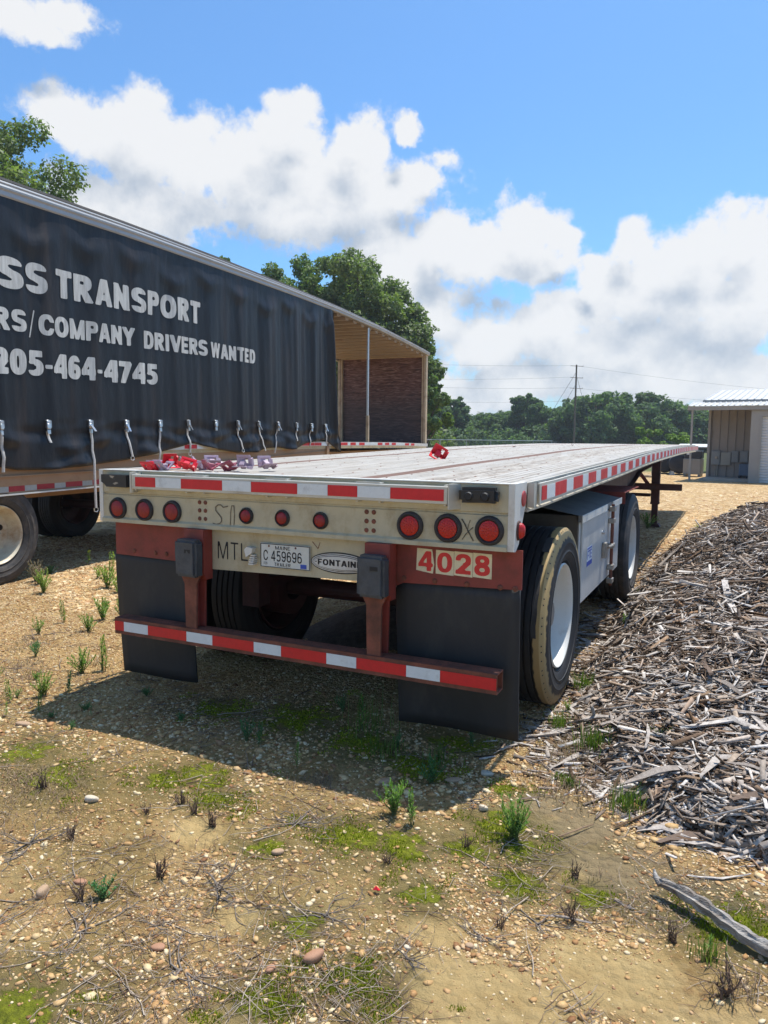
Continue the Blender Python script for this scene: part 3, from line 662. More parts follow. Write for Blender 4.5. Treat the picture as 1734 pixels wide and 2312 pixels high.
def glyph_mesh(ch, T, res=22):
    key = (ch, round(T, 3), res)
    if key in GC: return GC[key]
    w, f = glyph(ch, T); h = 1.0/res; nx_ = int(math.ceil((w+.08)/h))+1; ny_ = res+4
    gx = -.04+np.arange(nx_)*h; gy = -.05+np.arange(ny_)*h*(1.10/(ny_-1)/h)
    X, Y = np.meshgrid(gx, gy, indexing='ij'); D = f(X, Y); vs, fs, idx = [], [], {}
    def vid(k, p):
        if k not in idx: idx[k] = len(vs); vs.append(p)
        return idx[k]
    for i in range(nx_-1):
        for j in range(ny_-1):
            c = [(i, j), (i+1, j), (i+1, j+1), (i, j+1)]; d = [D[a] for a in c]
            if min(d) >= 0: continue
            poly = []
            for k in range(4):
                a, b = c[k], c[(k+1) % 4]; da, db_ = d[k], d[(k+1) % 4]
                if da < 0: poly.append(vid(a, (float(gx[a[0]]), float(gy[a[1]]))))
                if (da < 0) != (db_ < 0):
                    t = da/(da-db_); e = tuple(sorted((a, b)))
                    poly.append(vid(e, (float(gx[a[0]]+(gx[b[0]]-gx[a[0]])*t), float(gy[a[1]]+(gy[b[1]]-gy[a[1]])*t))))
            if len(poly) >= 3: fs.append(tuple(poly))
    GC[key] = (w, vs, fs); return GC[key]
def text_tris(body, height, width=None, bold=.22, space=1.0, res=22):
    """bold = stroke width as a share of the height"""
    vs, fs = [], []; x = 0.0; gap = .10*space
    for ch in body:
        if ch == ' ': x += .32; continue
        w, v, f = glyph_mesh(ch, bold, res); n = len(vs); vs += [(x+a, b) for a, b in v]; fs += [tuple(i+n for i in q) for q in f]; x += w+gap
    x -= gap; k = height; kx = k if width is None else width/x
    return [(a*kx, b*k) for a, b in vs], fs
def letters(mb, body, x, z, height, width=None, bold=.22, y=0.0, space=1.0, res=16):
    vs, fs = text_tris(body, height, width, bold, space, res)
    mb.add([(x+a, y, z+b) for a, b in vs], fs)
    return mb

# ------------------------------------------------------------------ wheels
def tyre_mb(r=.515, w=.27, n=72):
    h = w/2
    pr_ = [(-h*.62, .30), (-h*.80, .322), (-h*.85, .324), (-h*.85, .330), (-h*.89, .336), (-h*.97, .372), (-h*1.0, .374), (-h*1.0, .380), (-h*.985, .383), (-h*.995, .425), (-h*1.005, .427), (-h*1.0, .434), (-h*.975, .45), (-h*.93, .477), (-h*.925, .484), (-h*.90, .49), (-h*.83, r-.008), (-h*.78, r)]
    g = []
    for c_ in (-.46, -.155, .155, .46):
        g += [(h*c_-.006, r+.001), (h*c_-.004, r-.014), (h*c_+.004, r-.014), (h*c_+.006, r+.001)]
    pr_ += g+[(-a, b) for a, b in reversed(pr_)]
    # close inside
    return MB().lathe(pr_, 'X', n)
def wheel(parent, loc, outer=True, rimmat='rim', tyremat='rubber', side=1, name='wheel'):
    wp = bpy.data.objects.new(name, None); col.objects.link(wp); wp.parent = parent; wp.location = loc
    if side < 0: wp.rotation_euler = (0, 0, math.pi)
    key = 'tyre_'+tyremat
    if key not in WM: WM[key] = tyre_mb().mesh('tyre', M[tyremat], 35)
    link('tyre', WM[key], wp)
    key = 'rim_'+rimmat
    if key not in WM:
        # outer flange, barrel, disc set deep inside, with hand holes round the hub
        h = .135
        rp = [(h*.66, .300), (h*.80, .307), (h*.86, .300), (h*.82, .292), (h*.60, .283), (h*.2, .272), (-.01, .262), (-.045, .250), (-.055, .215), (-.052, .15), (-.062, .13), (-.075, .285), (-.085, .30)]
        WM[key] = MB().lathe(rp, 'X', 56).mesh('rim', M[rimmat], 40)
        if 'hole' not in WM: WM['hole'] = MB().lathe([(-.049, 0), (-.049, .030), (-.054, .032)], 'X', 14).mesh('hand_hole', M['ink'])
        hb = MB().lathe([(-.06, .14), (-.03, .13), (-.028, .095), (.03, .09), (.055, .07), (.06, 0)], 'X', 24)
        for k in range(10):
            a = 2*math.pi*k/10; hb.lathe([(-.04, .016), (-.005, .014), (-.003, 0)], 'X', 6, (0, .118*math.cos(a), .118*math.sin(a)))
        WM['hub'] = hb.mesh('hub', M['steel'], 30)
    if outer:
        link('rim', WM[key], wp); link('hub', WM['hub'], wp)
        for k in range(5): a = 2*math.pi*k/5+.3; link('hand_hole', WM['hole'], wp, (0, .178*math.cos(a), .178*math.sin(a)))
    else:
        link('rim', WM[key], wp)
    return wp
WM = {}
# tyre rubber with a band of yellow paint worn over the outer shoulder
def painted_tyre():
    m = M['rubber'].copy(); m.name = 'black_rubber_yellow_shoulder'; nt = m.node_tree; N, L = nt.nodes, nt.links; b = N['Principled BSDF']
    src = b.inputs['Base Color'].links[0].from_socket
    tcn = N.new('ShaderNodeTexCoord'); sp = N.new('ShaderNodeSeparateXYZ'); L.new(tcn.outputs['Object'], sp.inputs[0])
    def mth(op, a, b_=None):
        n = N.new('ShaderNodeMath'); n.operation = op
        for i, v in enumerate((a, b_)):
            if v is None: continue
            if isinstance(v, (int, float)): n.inputs[i].default_value = v
            else: L.new(v, n.inputs[i])
        return n.outputs[0]
    def st(v, a, c_):
        n = N.new('ShaderNodeMapRange'); n.interpolation_type = 'SMOOTHSTEP'; L.new(v, n.inputs['Value']); n.inputs['From Min'].default_value = a; n.inputs['From Max'].default_value = c_; return n.outputs[0]
    r = mth('SQRT', mth('ADD', mth('MULTIPLY', sp.outputs['Y'], sp.outputs['Y']), mth('MULTIPLY', sp.outputs['Z'], sp.outputs['Z'])))
    nz = N.new('ShaderNodeTexNoise'); nz.inputs['Scale'].default_value = 22; nz.inputs['Detail'].default_value = 7; L.new(tcn.outputs['Object'], nz.inputs['Vector'])
    wob = mth('MULTIPLY', mth('SUBTRACT', nz.outputs['Fac'], .5), .07)
    band = mth('MULTIPLY', st(mth('ADD', r, wob), .452, .466), st(mth('ADD', sp.outputs['X'], mth('MULTIPLY', wob, .3)), .070, .078))
    ang = N.new('ShaderNodeMath'); ang.operation = 'ARCTAN2'; L.new(sp.outputs['Y'], ang.inputs[0]); L.new(sp.outputs['Z'], ang.inputs[1])
    fade = mth('SUBTRACT', 1.0, mth('MULTIPLY', st(mth('MULTIPLY', sp.outputs['Z'], -1), -.05, .5), .55))
    mx_ = N.new('ShaderNodeMix'); mx_.data_type = 'RGBA'; L.new(mth('MULTIPLY', band, fade), mx_.inputs['Factor']); L.new(src, mx_.inputs['A']); mx_.inputs['B'].default_value = (.42, .295, .125, 1)
    L.new(mx_.outputs['Result'], b.inputs['Base Color'])
    return m
M['tyre_yellow'] = painted_tyre()
M['tyre_shaded'] = mat('shade_darkened_tyre', (.010, .0105, .012), .7, 0, .2, 8)  # rubber for half-hidden tyres, the shade of the underside put into its colour
M['tyre_grey'] = mat('dusty_tyre_rubber', (.045, .043, .042), .75, 0, .2, 12, (.13, .11, .09), .35, 7, .1, 90)

# ------------------------------------------------------------------ flatbed trailer
FT = thing('flatbed_trailer', 'empty aluminium flatbed trailer with round red tail lamps and red white tape, parked on gravel', 'trailer')
_zy = [0, .6, 1.5, 3, 5, 7, 10.4, 14.6]; _zz = [0, .004, .019, .037, .078, .096, .117, .104]
def camb(y): return float(np.interp(y, _zy, _zz))
def cambs(y):  # smoothed
    return (camb(y-.7)+camb(y-.35)+camb(y)*2+camb(y+.35)+camb(y+.7))/6 if y > .7 else camb(y)
def deckz(y): return 1.334+cambs(y)+.013*min(1, max(0, y)/2.0)
FL = 14.6
ys = [0.03, .3, .6]+[1+.6*k for k in range(23)]+[FL]
ys = [y for y in ys if y <= FL]
def plank(x0, x1, m, n_ribs):
    pts = [(x0, -.035), (x0, -.006), (x0+.006, 0)]
    wd = (x1-x0-.008)/n_ribs
    for k in range(n_ribs):
        a = x0+.004+k*wd
        if k: pts += [(a-.005, 0.0), (a-.003, -.006), (a+.003, -.006), (a+.005, 0.0)]
        pts += [(a+wd*.5, .0012)]
    pts += [(x1-.006, 0), (x1, -.006), (x1, -.035)]
    part('deck_plank', MB().sweep_y(pts[::-1], ys, deckz), M[m], FT)
for x0, x1, m in [(-1.24, -1.0, 'deck_alu'), (-1.0, -.795, 'deck_alu'), (-.685, -.42, 'deck_alu'), (-.42, -.14, 'deck_alu'), (-.14, .14, 'deck_alu'), (.14, .405, 'deck_alu'), (.515, .74, 'deck_alu'), (.74, .96, 'deck_dirty'), (.96, 1.235, 'deck_alu')]:
    plank(x0+.001, x1-.001, m, 6)
for x0, x1 in [(-.795, -.685), (.405, .515)]:
    part('nailer_strip', MB().sweep_y([(x0+.002, -.035), (x1-.002, -.035), (x1-.002, -.002), (x0+.002, -.002)], ys, deckz), M['nailer'], FT)
sc = MB()
for j in range(46):
    y = .16+j*.305
    for x in (-1.18, -1.06, -.94, -.83, -.64, -.5, -.36, -.22, -.07, .07, .2, .34, .55, .68, .8, .91, 1.02, 1.16):
        if rng.random() < .6:
            sc.lathe([(deckz(y)+.0012, .006+.003*rng.random()), (deckz(y)+.0032, .004), (deckz(y)+.0034, 0)], 'Z', 6, (x+rng.normal(0, .004), y, 0))
part('deck_screw', sc, M['rust'], FT, kind='stuff')
gp = MB()   # short slots at the plank ends by the rear sill
for k in range(14):
    x = -1.12+k*.168; gp.box(x-.045, x+.045, .034, .046, 1.336, 1.3375)
part('end_slot', gp, M['ink'], FT, kind='stuff')

# rear sill and beam
prof = [(.06, 1.332), (.0, 1.332), (.0, 1.262), (-.001, 1.208), (.007, 1.204), (.007, 1.197), (-.001, 1.193), (-.003, 1.066), (-.016, 1.056), (-.016, 1.036), (.02, 1.034), (.06, 1.05)]
part('rear_beam', MB().prism(prof, 'X', -1.2, 1.222), M['panel'], FT)
part('sill_lip', MB().bbox(-1.2, 1.222, -.006, .032, 1.333, 1.3395, .002), M['panel_white'], FT)
# corner plates on both sides
for s in (1, -1):
    part('corner_plate', MB().prism([(-.004, 1.036), (.03, 1.032), (.075, 1.06), (.185, 1.25), (.2, 1.33), (.2, 1.338), (-.004, 1.338)], 'X', 1.223 if s > 0 else -1.201, 1.252 if s > 0 else -1.229), M['panel_white'], FT)
    rl = MB().lathe([(0, .0), (0, .036), (.004, .036), (.006, .03), (.007, 0)] if s > 0 else [(0, 0), (0, .036), (-.004, .036), (-.006, .03), (-.007, 0)], 'X', 24, ((1.2525 if s > 0 else -1.2295), .137, 1.264))
    part('side_reflector', rl, M['reflector'], FT)
    mlx = 1.2525 if s > 0 else -1.2295
    lp = bpy.data.objects.new('clearance_lamp', MB().lathe([(0, 0), (0, .036), (s*.008, .036), (s*.010, .03)], 'X', 20).mesh('clearance_lamp', M['chassis'], 40)); col.objects.link(lp); lp.parent = FT; lp.location = (mlx, .058, 1.126); lp.scale = (1, .8, 1.25)
    link('lens', MB().lathe([(s*.006, .030), (s*.02, .027), (s*.03, .018), (s*.034, 0)], 'X', 20).mesh('lens', M['lens'], 60), lp)
# rear rub rail with its pockets
part('rear_rub_rail', MB().bbox(-.925, .955, -.058, -.046, 1.237, 1.319, .003), M['rub'], FT)
part('rub_rail_lip', MB().bbox(-.925, .955, -.046, -.036, 1.313, 1.319, .001).bbox(-.925, .955, -.046, -.036, 1.237, 1.243, .001), M['rub'], FT)
for x in (-.91, -.55, -.43, -.03, .09, .49, .61, .94):
    part('rail_bracket', MB().bbox(x-.006, x+.006, -.046, -.001, 1.228, 1.325, .001), M['rub'], FT)
for x0, x1 in ((-.55, -.43), (-.03, .09), (.49, .61)):
    part('stake_pocket', MB().box(x0, x1, -.05, -.046, 1.30, 1.328).box(x0+.012, x1-.012, -.004, -.001, 1.30, 1.328), M['rub'], FT)
part('end_bracket', MB().prism([(.958, -.058), (.958, -.001), (1.0, -.001), (.964, -.058)], 'Z', 1.215, 1.33), M['rub'], FT)
part('end_bracket', MB().prism([(-.932, -.058), (-.932, -.001), (-.965, -.001), (-.94, -.058)], 'Z', 1.215, 1.33), M['rub'], FT)
xs = [-.898, -.751, -.572, -.297, -.114, .164, .337, .50, .673, .940]
k_ = 1.0
for i in range(9):
    red = i % 2 == 0
    part('red_reflective_tape' if red else 'white_reflective_tape', MB().box(xs[i]+.001, xs[i+1]-.001, -.0605, -.0585, 1.2525, 1.305), M['tape_red' if red else 'tape_white'], FT)
# black corner dock bumpers
def lump(x0, x1, z0, z1, dep, tilt=0, seed=0):
    bm = bmesh.new(); bmesh.ops.create_cube(bm, size=1)
    for v in bm.verts: v.co = Vector((x0+(v.co.x+.5)*(x1-x0), -dep+(v.co.y+.5)*dep, z0+(v.co.z+.5)*(z1-z0)))
    bmesh.ops.bevel(bm, geom=list(bm.edges), offset=.014, segments=2, affect='EDGES')
    bmesh.ops.subdivide_edges(bm, edges=list(bm.edges), cuts=2, use_grid_fill=True)
    r = random.Random(seed)
    for v in bm.verts:
        c_ = v.co; a = math.sin(c_.x*60+seed)*math.sin(c_.z*80+1)*.003+math.sin(c_.x*130)*.0015
        if c_.y < -.01: v.co.y += a; v.co.z += tilt*(c_.x-x0)-max(0, .02-(x1-c_.x))*.4
    m = MB(); m.addbm(bm); return m
db = lump(1.005, 1.185, 1.248, 1.318, .055, .03, 3)
part('dock_bumper', db, M['blackplast'], FT, 50)
for x in (1.055, 1.13): part('bumper_eye', MB().lathe([(-.064, 0), (-.064, .016), (-.058, .02), (-.05, .02)], 'Y', 16, (x, 0, 1.28)), M['ink'], FT)
part('dock_bumper', MB().prism([(-1.165, 1.312), (-.975, 1.312), (-.975, 1.242), (-1.125, 1.242), (-1.145, 1.26), (-1.165, 1.27)], 'Y', -.05, -.001), M['blackplast'], FT, label='dock bumper with torn front face')
part('torn_patch', MB().add([(-1.10, -.0515, 1.308), (-1.06, -.0515, 1.305), (-1.075, -.0515, 1.292), (-1.05, -.0515, 1.283), (-1.09, -.0515, 1.296)], [(0, 1, 2), (0, 2, 4), (2, 3, 4)]).add([(-1.05, -.0515, 1.272), (-1.03, -.0515, 1.266), (-1.06, -.0515, 1.255), (-1.075, -.0515, 1.262)], [(0, 1, 2, 3)]), M['steel'], FT)
# lamps
def lamp(nm, x, z, rg, rl, lensmat, led=False):
    g = MB().lathe([(-.002, rl-.002), (-.010, rl), (-.018, rl+(rg-rl)*.35), (-.016, rg-.006), (-.004, rg), (.0, rg)], 'Y', 36)
    lp = bpy.data.objects.new(nm, g.mesh('grommet', M['grommet'], 60)); col.objects.link(lp); lp.parent = FT; lp.location = (x, -.004, z)
    key = 'lens%s%s' % (rl, lensmat)
    if key not in WM:
        L_m = MB().lathe([(-.004, rl), (-.012, rl*.97), (-.017, rl*.7), (-.019, rl*.3), (-.0195, 0)], 'Y', 32)
        WM[key] = L_m.mesh('lens', M[lensmat], 50)
    link('lens', WM[key], lp)
    if led:
        if 'leds' not in WM:
            q_ = MB()
            for rr, nn in ((.0, 1), (.012, 6), (.023, 11), (.034, 16)):
                for t_ in range(nn):
                    a = 2*math.pi*t_/nn; yy = -.0195+.004*(rr/.047)**2*1.6
                    q_.lathe([(yy, .0038), (yy-.0025, .003), (yy-.0032, 0)], 'Y', 6, (rr*math.sin(a), 0, rr*math.cos(a)))
            WM['leds'] = q_.mesh('led_cluster', M['lens'])
        link('led_cluster', WM['leds'], lp)
for x, r in ((-1.084, 0), (-.884, 0), (-.683, 1)): lamp('tail_lamp', x, 1.116, .064, .046, 'lens_dull')
for x in (.752, .942, 1.139): lamp('tail_lamp', x, 1.125, .068, .047, 'lens', True)
for x in (-.184, .04, .266): lamp('marker_lamp', x, 1.121, .044, .032, 'lens_dull')
hm = None
for cx_ in (-.4945, .521):
    for i in range(2):
        for j in range(3):
            if hm is None: hm = MB().lathe([(-.004, .0), (-.0045, .008), (-.002, .011), (0.001, .012)], 'Y', 12).mesh('bolt_hole', M['rust'])
            link('bolt_head', hm, FT, (cx_+i*.039, -.003, 1.178-j*.0445))
# scrawled marks
def stroke(pts, r=.0035): 
    m = MB(); 
    for i in range(len(pts)-1):
        a = Vector((pts[i][0], 0, pts[i][1])); b = Vector((pts[i+1][0], 0, pts[i+1][1])); d = (b-a).normalized(); n_ = Vector((-d.z, 0, d.x))*r
        a = a-d*r*.5; b = b+d*r*.5
        m.add([tuple(a+n_), tuple(a-n_), tuple(b-n_*.7), tuple(b+n_*.7)], [(0, 1, 2, 3)])
    return m
def mark(mb, y, m): 
    mb.v = [(a, y-.0001*(i//4 % 9), c_) for i, (a, b, c_) in enumerate(mb.v)]; part('scrawled_mark', mb, M[m], FT)
mark(stroke([(-.335+.03*math.cos(t*.5)*1.0*(1 if t < 7 else -1)+0, 1.165-.011*t+.0) for t in [0]]+[(-.335, 1.158), (-.350, 1.170), (-.368, 1.170), (-.385, 1.158), (-.385, 1.140), (-.368, 1.122), (-.350, 1.106), (-.345, 1.086), (-.358, 1.070), (-.385, 1.064), (-.405, 1.070)], .0035), -.0045, 'chalk')
mark(stroke([(-.29, 1.062), (-.287, 1.13), (-.28, 1.168), (-.265, 1.17), (-.262, 1.12), (-.266, 1.06)], .003), -.0045, 'chalk')
mark(stroke([(1.008, 1.17), (1.022, 1.15), (1.037, 1.12), (1.055, 1.09), (1.064, 1.075)], .0032), -.0048, 'chalk_dark')
mark(stroke([(1.062, 1.135), (1.045, 1.12), (1.03, 1.105), (1.012, 1.078)], .0022), -.0052, 'chalk_dark')
mark(stroke([(1.048, 1.168), (1.04, 1.145), (1.036, 1.12)], .0016), -.0050, 'chalk_dark')

# side rails and rub rails
for s in (1, -1):
    pr_ = [(s*1.236, -.002), (s*1.252, -.002), (s*1.252, -.012), (s*1.246, -.016), (s*1.246, -.122), (s*1.256, -.128), (s*1.256, -.138), (s*1.20, -.138), (s*1.20, -.130), (s*1.238, -.126)]
    part('side_rail', MB().sweep_y(pr_, [.2]+[y for y in ys if y > .3], lambda y: 1.334+cambs(y)), M['side'], FT)
    rr = [(s*1.285, -.006), (s*1.298, -.006), (s*1.298, -.104), (s*1.285, -.104), (s*1.285, -.098), (s*1.292, -.094), (s*1.292, -.016), (s*1.285, -.012)]
    part('rub_rail', MB().sweep_y(rr, [.26]+[y for y in ys if y > .3], lambda y: 1.334+cambs(y)), M['rub'], FT)
    part('rail_end_plate', MB().prism([(s*1.2525, 0), (s*1.2525, .0), (s*1.2525, -.0), (s*1.2525, 0)][:0] + [(.205, 1.335), (.255, 1.33), (.262, 1.236), (.235, 1.215), (.205, 1.22)], 'X', s*1.2525, s*1.284), M['rub'], FT)
    sp_me = MB().box(0, .030, -.045, -.037, -.108, -.008).box(0, .030, .037, .045, -.108, -.008).mesh('stake_pocket', M['rub'])
    st_me = MB().lathe([(-.10, .014), (-.012, .014), (-.012, .009), (-.10, .009)], 'Z', 10, closed=True).mesh('pipe_spool', M['rub'])
    for k in range(24):
        y = .43+k*.6
        if y > FL-.1: break
        link('stake_pocket', sp_me, FT, ((1.2545 if s > 0 else -1.2845), y, 1.334+cambs(y)))
        if y+.3 < FL: link('pipe_spool', st_me, FT, (s*1.269, y+.3, 1.334+cambs(y+.3)))
rail_lip = MB().box
for mm, nm, ln in (('tape_red', 'red_reflective_tape', .272), ('tape_white', 'white_reflective_tape', .176)):
    WM[mm] = MB().box(-.0009, .0009, 0, ln, -.034, .034).mesh(nm, M[mm])
y = .29; seq = [('tape_red', .10)]
i = 0
for s in (1, -1):
    y = .29+(.0 if s > 0 else .1); i = 0
    first = link('red_reflective_tape', MB().box(-.0009, .0009, 0, .098, -.034, .034).mesh('red_reflective_tape', M['tape_red']), FT, (s*1.2995, y, 1.334+cambs(y)-.055)); y += .1; i = 1
    while y < FL-.3:
        mm, ln = (('tape_white', .178), ('tape_red', .274))[(i+1) % 2]
        sl_ = (cambs(y+ln)-cambs(y))/ln
        o = link('white_reflective_tape' if mm == 'tape_white' else 'red_reflective_tape', WM[mm], FT, (s*1.2995, y, 1.334+cambs(y)-.055), (math.atan(sl_), 0, 0))
        y += ln; i += 1
# red hanger plates, centre panel, number, plate
part('mud_flap_hanger', MB().prism([(-1.164, 1.031), (-.565, 1.031), (-.565, .828), (-1.164, .838)], 'Y', .05, .058), M['redpaint'], FT)
part('mud_flap_hanger', MB().prism([(.575, 1.031), (1.279, 1.038), (1.279, .858), (.69, .838), (.575, .838)], 'Y', .05, .058), M['redpaint'], FT)
part('hanger_gusset', MB().prism([(.598, .84), (.70, .84), (.598, .79)], 'Y', .052, .06), M['redpaint'], FT)
for x in (-1.02, -.86, -.78, .70, .86, 1.02, 1.18, 1.25):
    part('flap_bolt', MB().lathe([(.0, .0), (0, .009), (.006, .013), (.007, .014)], 'Y', 8, (x, .042, .862 if x > 0 else .866)), M['rust'], FT)
part('centre_panel', MB().prism([(-.59, 1.031), (.57, 1.031), (.57, .829), (-.59, .807)], 'Y', .035, .045), M['panel'], FT)
part('lettering', letters(MB(), 'MTL', -.405, .872, .095, .20, .11, .0338, 2.2), M['ink'], FT)
pl = MB().bbox(-.118, .187, .024, .0265, .853, .981, .001)
po = link('licence_plate', pl.mesh('licence_plate', M['plate']), FT)
fr = MB()
x0, x1, z0, z1 = -.116, .185, .855, .979
for a in ((x0, x1, z0, z0+.0035), (x0, x1, z1-.0035, z1), (x0, x0+.0035, z0+.0036, z1-.0036), (x1-.0035, x1, z0+.0036, z1-.0036)): fr.box(a[0], a[1], .0225, .0238, a[2], a[3])
part('plate_border', fr, M['ink'], po)
tx = MB()
letters(tx, 'MAINE', -.024, .9505, .0190, .092, .15, .0232, 1.3, 12); letters(tx, 'C', -.098, .890, .055, .027, .15, .0232, 1, 12); letters(tx, '459696', -.050, .888, .056, .188, .15, .0232, 1.4, 12); letters(tx, 'TRAILER', -.030, .863, .0185, .100, .17, .0232, 1.3, 12); letters(tx, 'FEB', -.096, .868, .0135, .022, .13, .0232, 1.2, 10)
part('plate_lettering', tx, M['ink'], po)
for x in (-.064, .1): part('plate_bolt', MB().lathe([(.022, 0), (.0222, .004), (.024, .006)], 'Y', 10, (x, 0, .966)), M['rust'], po)
part('blue_plate_sticker', MB().box(.130, .166, .0222, .0236, .862, .884), M['blue'], po)
# ribbed lamp left of the plate
lb = MB().prism([(-.195, .90), (-.158, .925), (-.152, .95), (-.190, .955), (-.205, .94)], 'Y', .0, .034)
for k in range(5): lb.box(-.176, -.146, -.004+.004*k, .034, .862+k*.011, .869+k*.011)
part('plate_lamp', lb, M['panel_white'], FT)
# oval maker's badge
def ell(cx_, cz_, a, b, y0, y1, n=48): 
    return MB().prism([(cx_+a*math.cos(2*math.pi*k/n), cz_+b*math.sin(2*math.pi*k/n)) for k in range(n)], 'Y', y0, y1)
cx_, cz_ = .355, .908
bd = link('oval_badge', ell(cx_, cz_, .168, .054, .0320, .0345).mesh('oval_badge', M['ink']), FT)
part('badge_ring', ell(cx_, cz_, .163, .0475, .0305, .0318), M['panel_white'], bd); part('badge_band', ell(cx_, cz_, .157, .043, .0290, .0303), M['ink'], bd); part('badge_ring', ell(cx_, cz_, .153, .0395, .0275, .0288), M['panel_white'], bd); part('badge_band', ell(cx_, cz_, .147, .035, .0260, .0273), M['ink'], bd); part('badge_field', ell(cx_, cz_, .144, .0325, .0245, .0258), M['panel_white'], bd)
part('badge_lettering', letters(MB(), 'FONTAINE', .232, .893, .031, .250, .24, .0240, 1.1, 12).lathe([(.0238, 0), (.0240, .004)], 'Y', 10, (.222, 0, .908)), M['ink'], bd)
mark(stroke([(.196, 1.005), (.228, .972), (.240, 1.004)], .0022), .0335, 'rust')
# number decals 4028
for i, (ch, x0) in enumerate(zip('4028', (.768, .864, .956, 1.048))):
    w_ = .088 if i else .086; dz = .007-.0035*i
    po_ = [(x0, .899), (x0+w_+.002, .895), (x0+w_+.002, 1.010), (x0, 1.012)] if i else [(x0-.004, .908), (x0+.03, .903), (x0+.082, .897), (x0+.088, .94), (x0+.076, 1.012), (x0, 1.014)]
    d = link('number_decal', MB().prism(po_, 'Y', .0475, .0495).mesh('number_decal', M['decal']), FT)
    part('decal_digit', letters(MB(), ch, x0+.007, .907, .095, .075, .22, .0468), M['decal_red'], d)
# underride guard
for cx_ in (-.505, .600):
    part('guard_head', MB().prism([(-.045, 1.034), (.03, 1.034), (.03, .76), (-.02, .76), (-.045, .80)], 'X', cx_-.066, cx_+.066), M['redpaint'], FT)
    part('dock_bumper', lump(cx_-.074, cx_+.070, .785, .985, .075, 0, 5), M['bumper'], FT, 50, loc=(0, -.045, 0), label='grey black rubber block on guard post')
    part('bumper_slot', MB().box(cx_+.0, cx_+.04, -.1225, -.119, .915, .935), M['ink'], FT)
    pw = .040
    part('guard_post', MB().prism([(cx_-.066, .79), (cx_-pw, .74), (cx_-pw+.004, .4975), (cx_+pw-.004, .4975), (cx_+pw, .74), (cx_+.066, .79)], 'Y', -.075, -.062), M['rust'], FT)
    part('post_web', MB().box(cx_-.006, cx_+.006, -.061, -.013, .4975, .76), M['redpaint'], FT)
    part('post_flange', MB().prism([(cx_-pw, .79), (cx_+pw+.01, .80), (cx_+pw+.004, .4975), (cx_-pw, .4975)], 'Y', -.012, .0), M['redpaint'], FT)
# square tube, open at its ends
def sqtube(x0, x1, y0, y1, z0, z1, t):
    m = MB(); a = [(y0, z0), (y1, z0), (y1, z1), (y0, z1)]; b = [(y0+t, z0+t), (y1-t, z0+t), (y1-t, z1-t), (y0+t, z1-t)]
    vs = [(x, p, q) for x in (x0, x1) for p, q in a+b]
    fs = []
    for k in range(4):
        j = (k+1) % 4
        fs += [(k, j, 8+j, 8+k), (4+k, 12+k, 12+j, 4+j), (k, 4+k, 4+j, j), (8+k, 8+j, 12+j, 12+k)]
    return m.add(vs, fs)
part('guard_bar', sqtube(-1.052, 1.216, -.085, .005, .405, .497, .006), M['rust'], FT)
dots = MB()
for k in range(46):
    for yy in (-.062, -.02): dots.lathe([(.4978, .0045), (.4980, 0)], 'Z', 6, (-1.02+k*.049+(0.02 if yy > -.04 else 0), yy, 0))
part('drain_hole', dots, M['ink'], FT, kind='stuff')
xs = [-1.142, -1.068, -.885, -.603, -.423, -.148, .025, .297, .468, .739, .913, 1.188]
xs = [-1.051, -.982, -.803, -.529, -.353, -.086, .082, .347, .514, .777, .947, 1.214]
for i in range(11):
    red = i % 2 == 0
    part('red_reflective_tape' if red else 'white_reflective_tape', MB().box(xs[i]+.0008, xs[i+1]-.0008, -.0875, -.0858, .424, .478), M['tape_red' if red else 'tape_white'], FT)
# mud flaps, gently curved
for x0, x1, z0, z1, bow in ((.655, 1.268, .125, .86, .012), (-1.185, -.62, .115, .86, -.02)):
    m = MB(); nx_, nz_ = 10, 12
    for side in (0, 1):
        for j in range(nz_+1):
            for i in range(nx_+1):
                u_, v_ = i/nx_, j/nz_
                yy = .064+.013*side+.045*(1-v_)**2+bow*math.sin(u_*math.pi)*(1-v_)+.01*math.sin(u_*5+v_*3)*(1-v_)
                m.v.append((x0+(x1-x0)*u_, yy, z0+(z1-z0)*v_+.012*(1-v_)*(u_-.5)))
    n1_ = (nx_+1)*(nz_+1)
    for j in range(nz_):
        for i in range(nx_):
            a = j*(nx_+1)+i; m.f.append((a, a+1, a+nx_+2, a+nx_+1)); m.f.append((a+n1_, a+n1_+nx_+1, a+n1_+nx_+2, a+n1_+1))
    for i in range(nx_): m.f.append((i, i+n1_, i+1+n1_, i+1)); a = nz_*(nx_+1)+i; m.f.append((a, a+1, a+1+n1_, a+n1_))
    for j in range(nz_): a = j*(nx_+1); m.f.append((a, a+nx_+1, a+nx_+1+n1_, a+n1_)); a += nx_; m.f.append((a, a+n1_, a+nx_+1+n1_, a+nx_+1))
    part('mud_flap', m, M['flap'], FT, True)
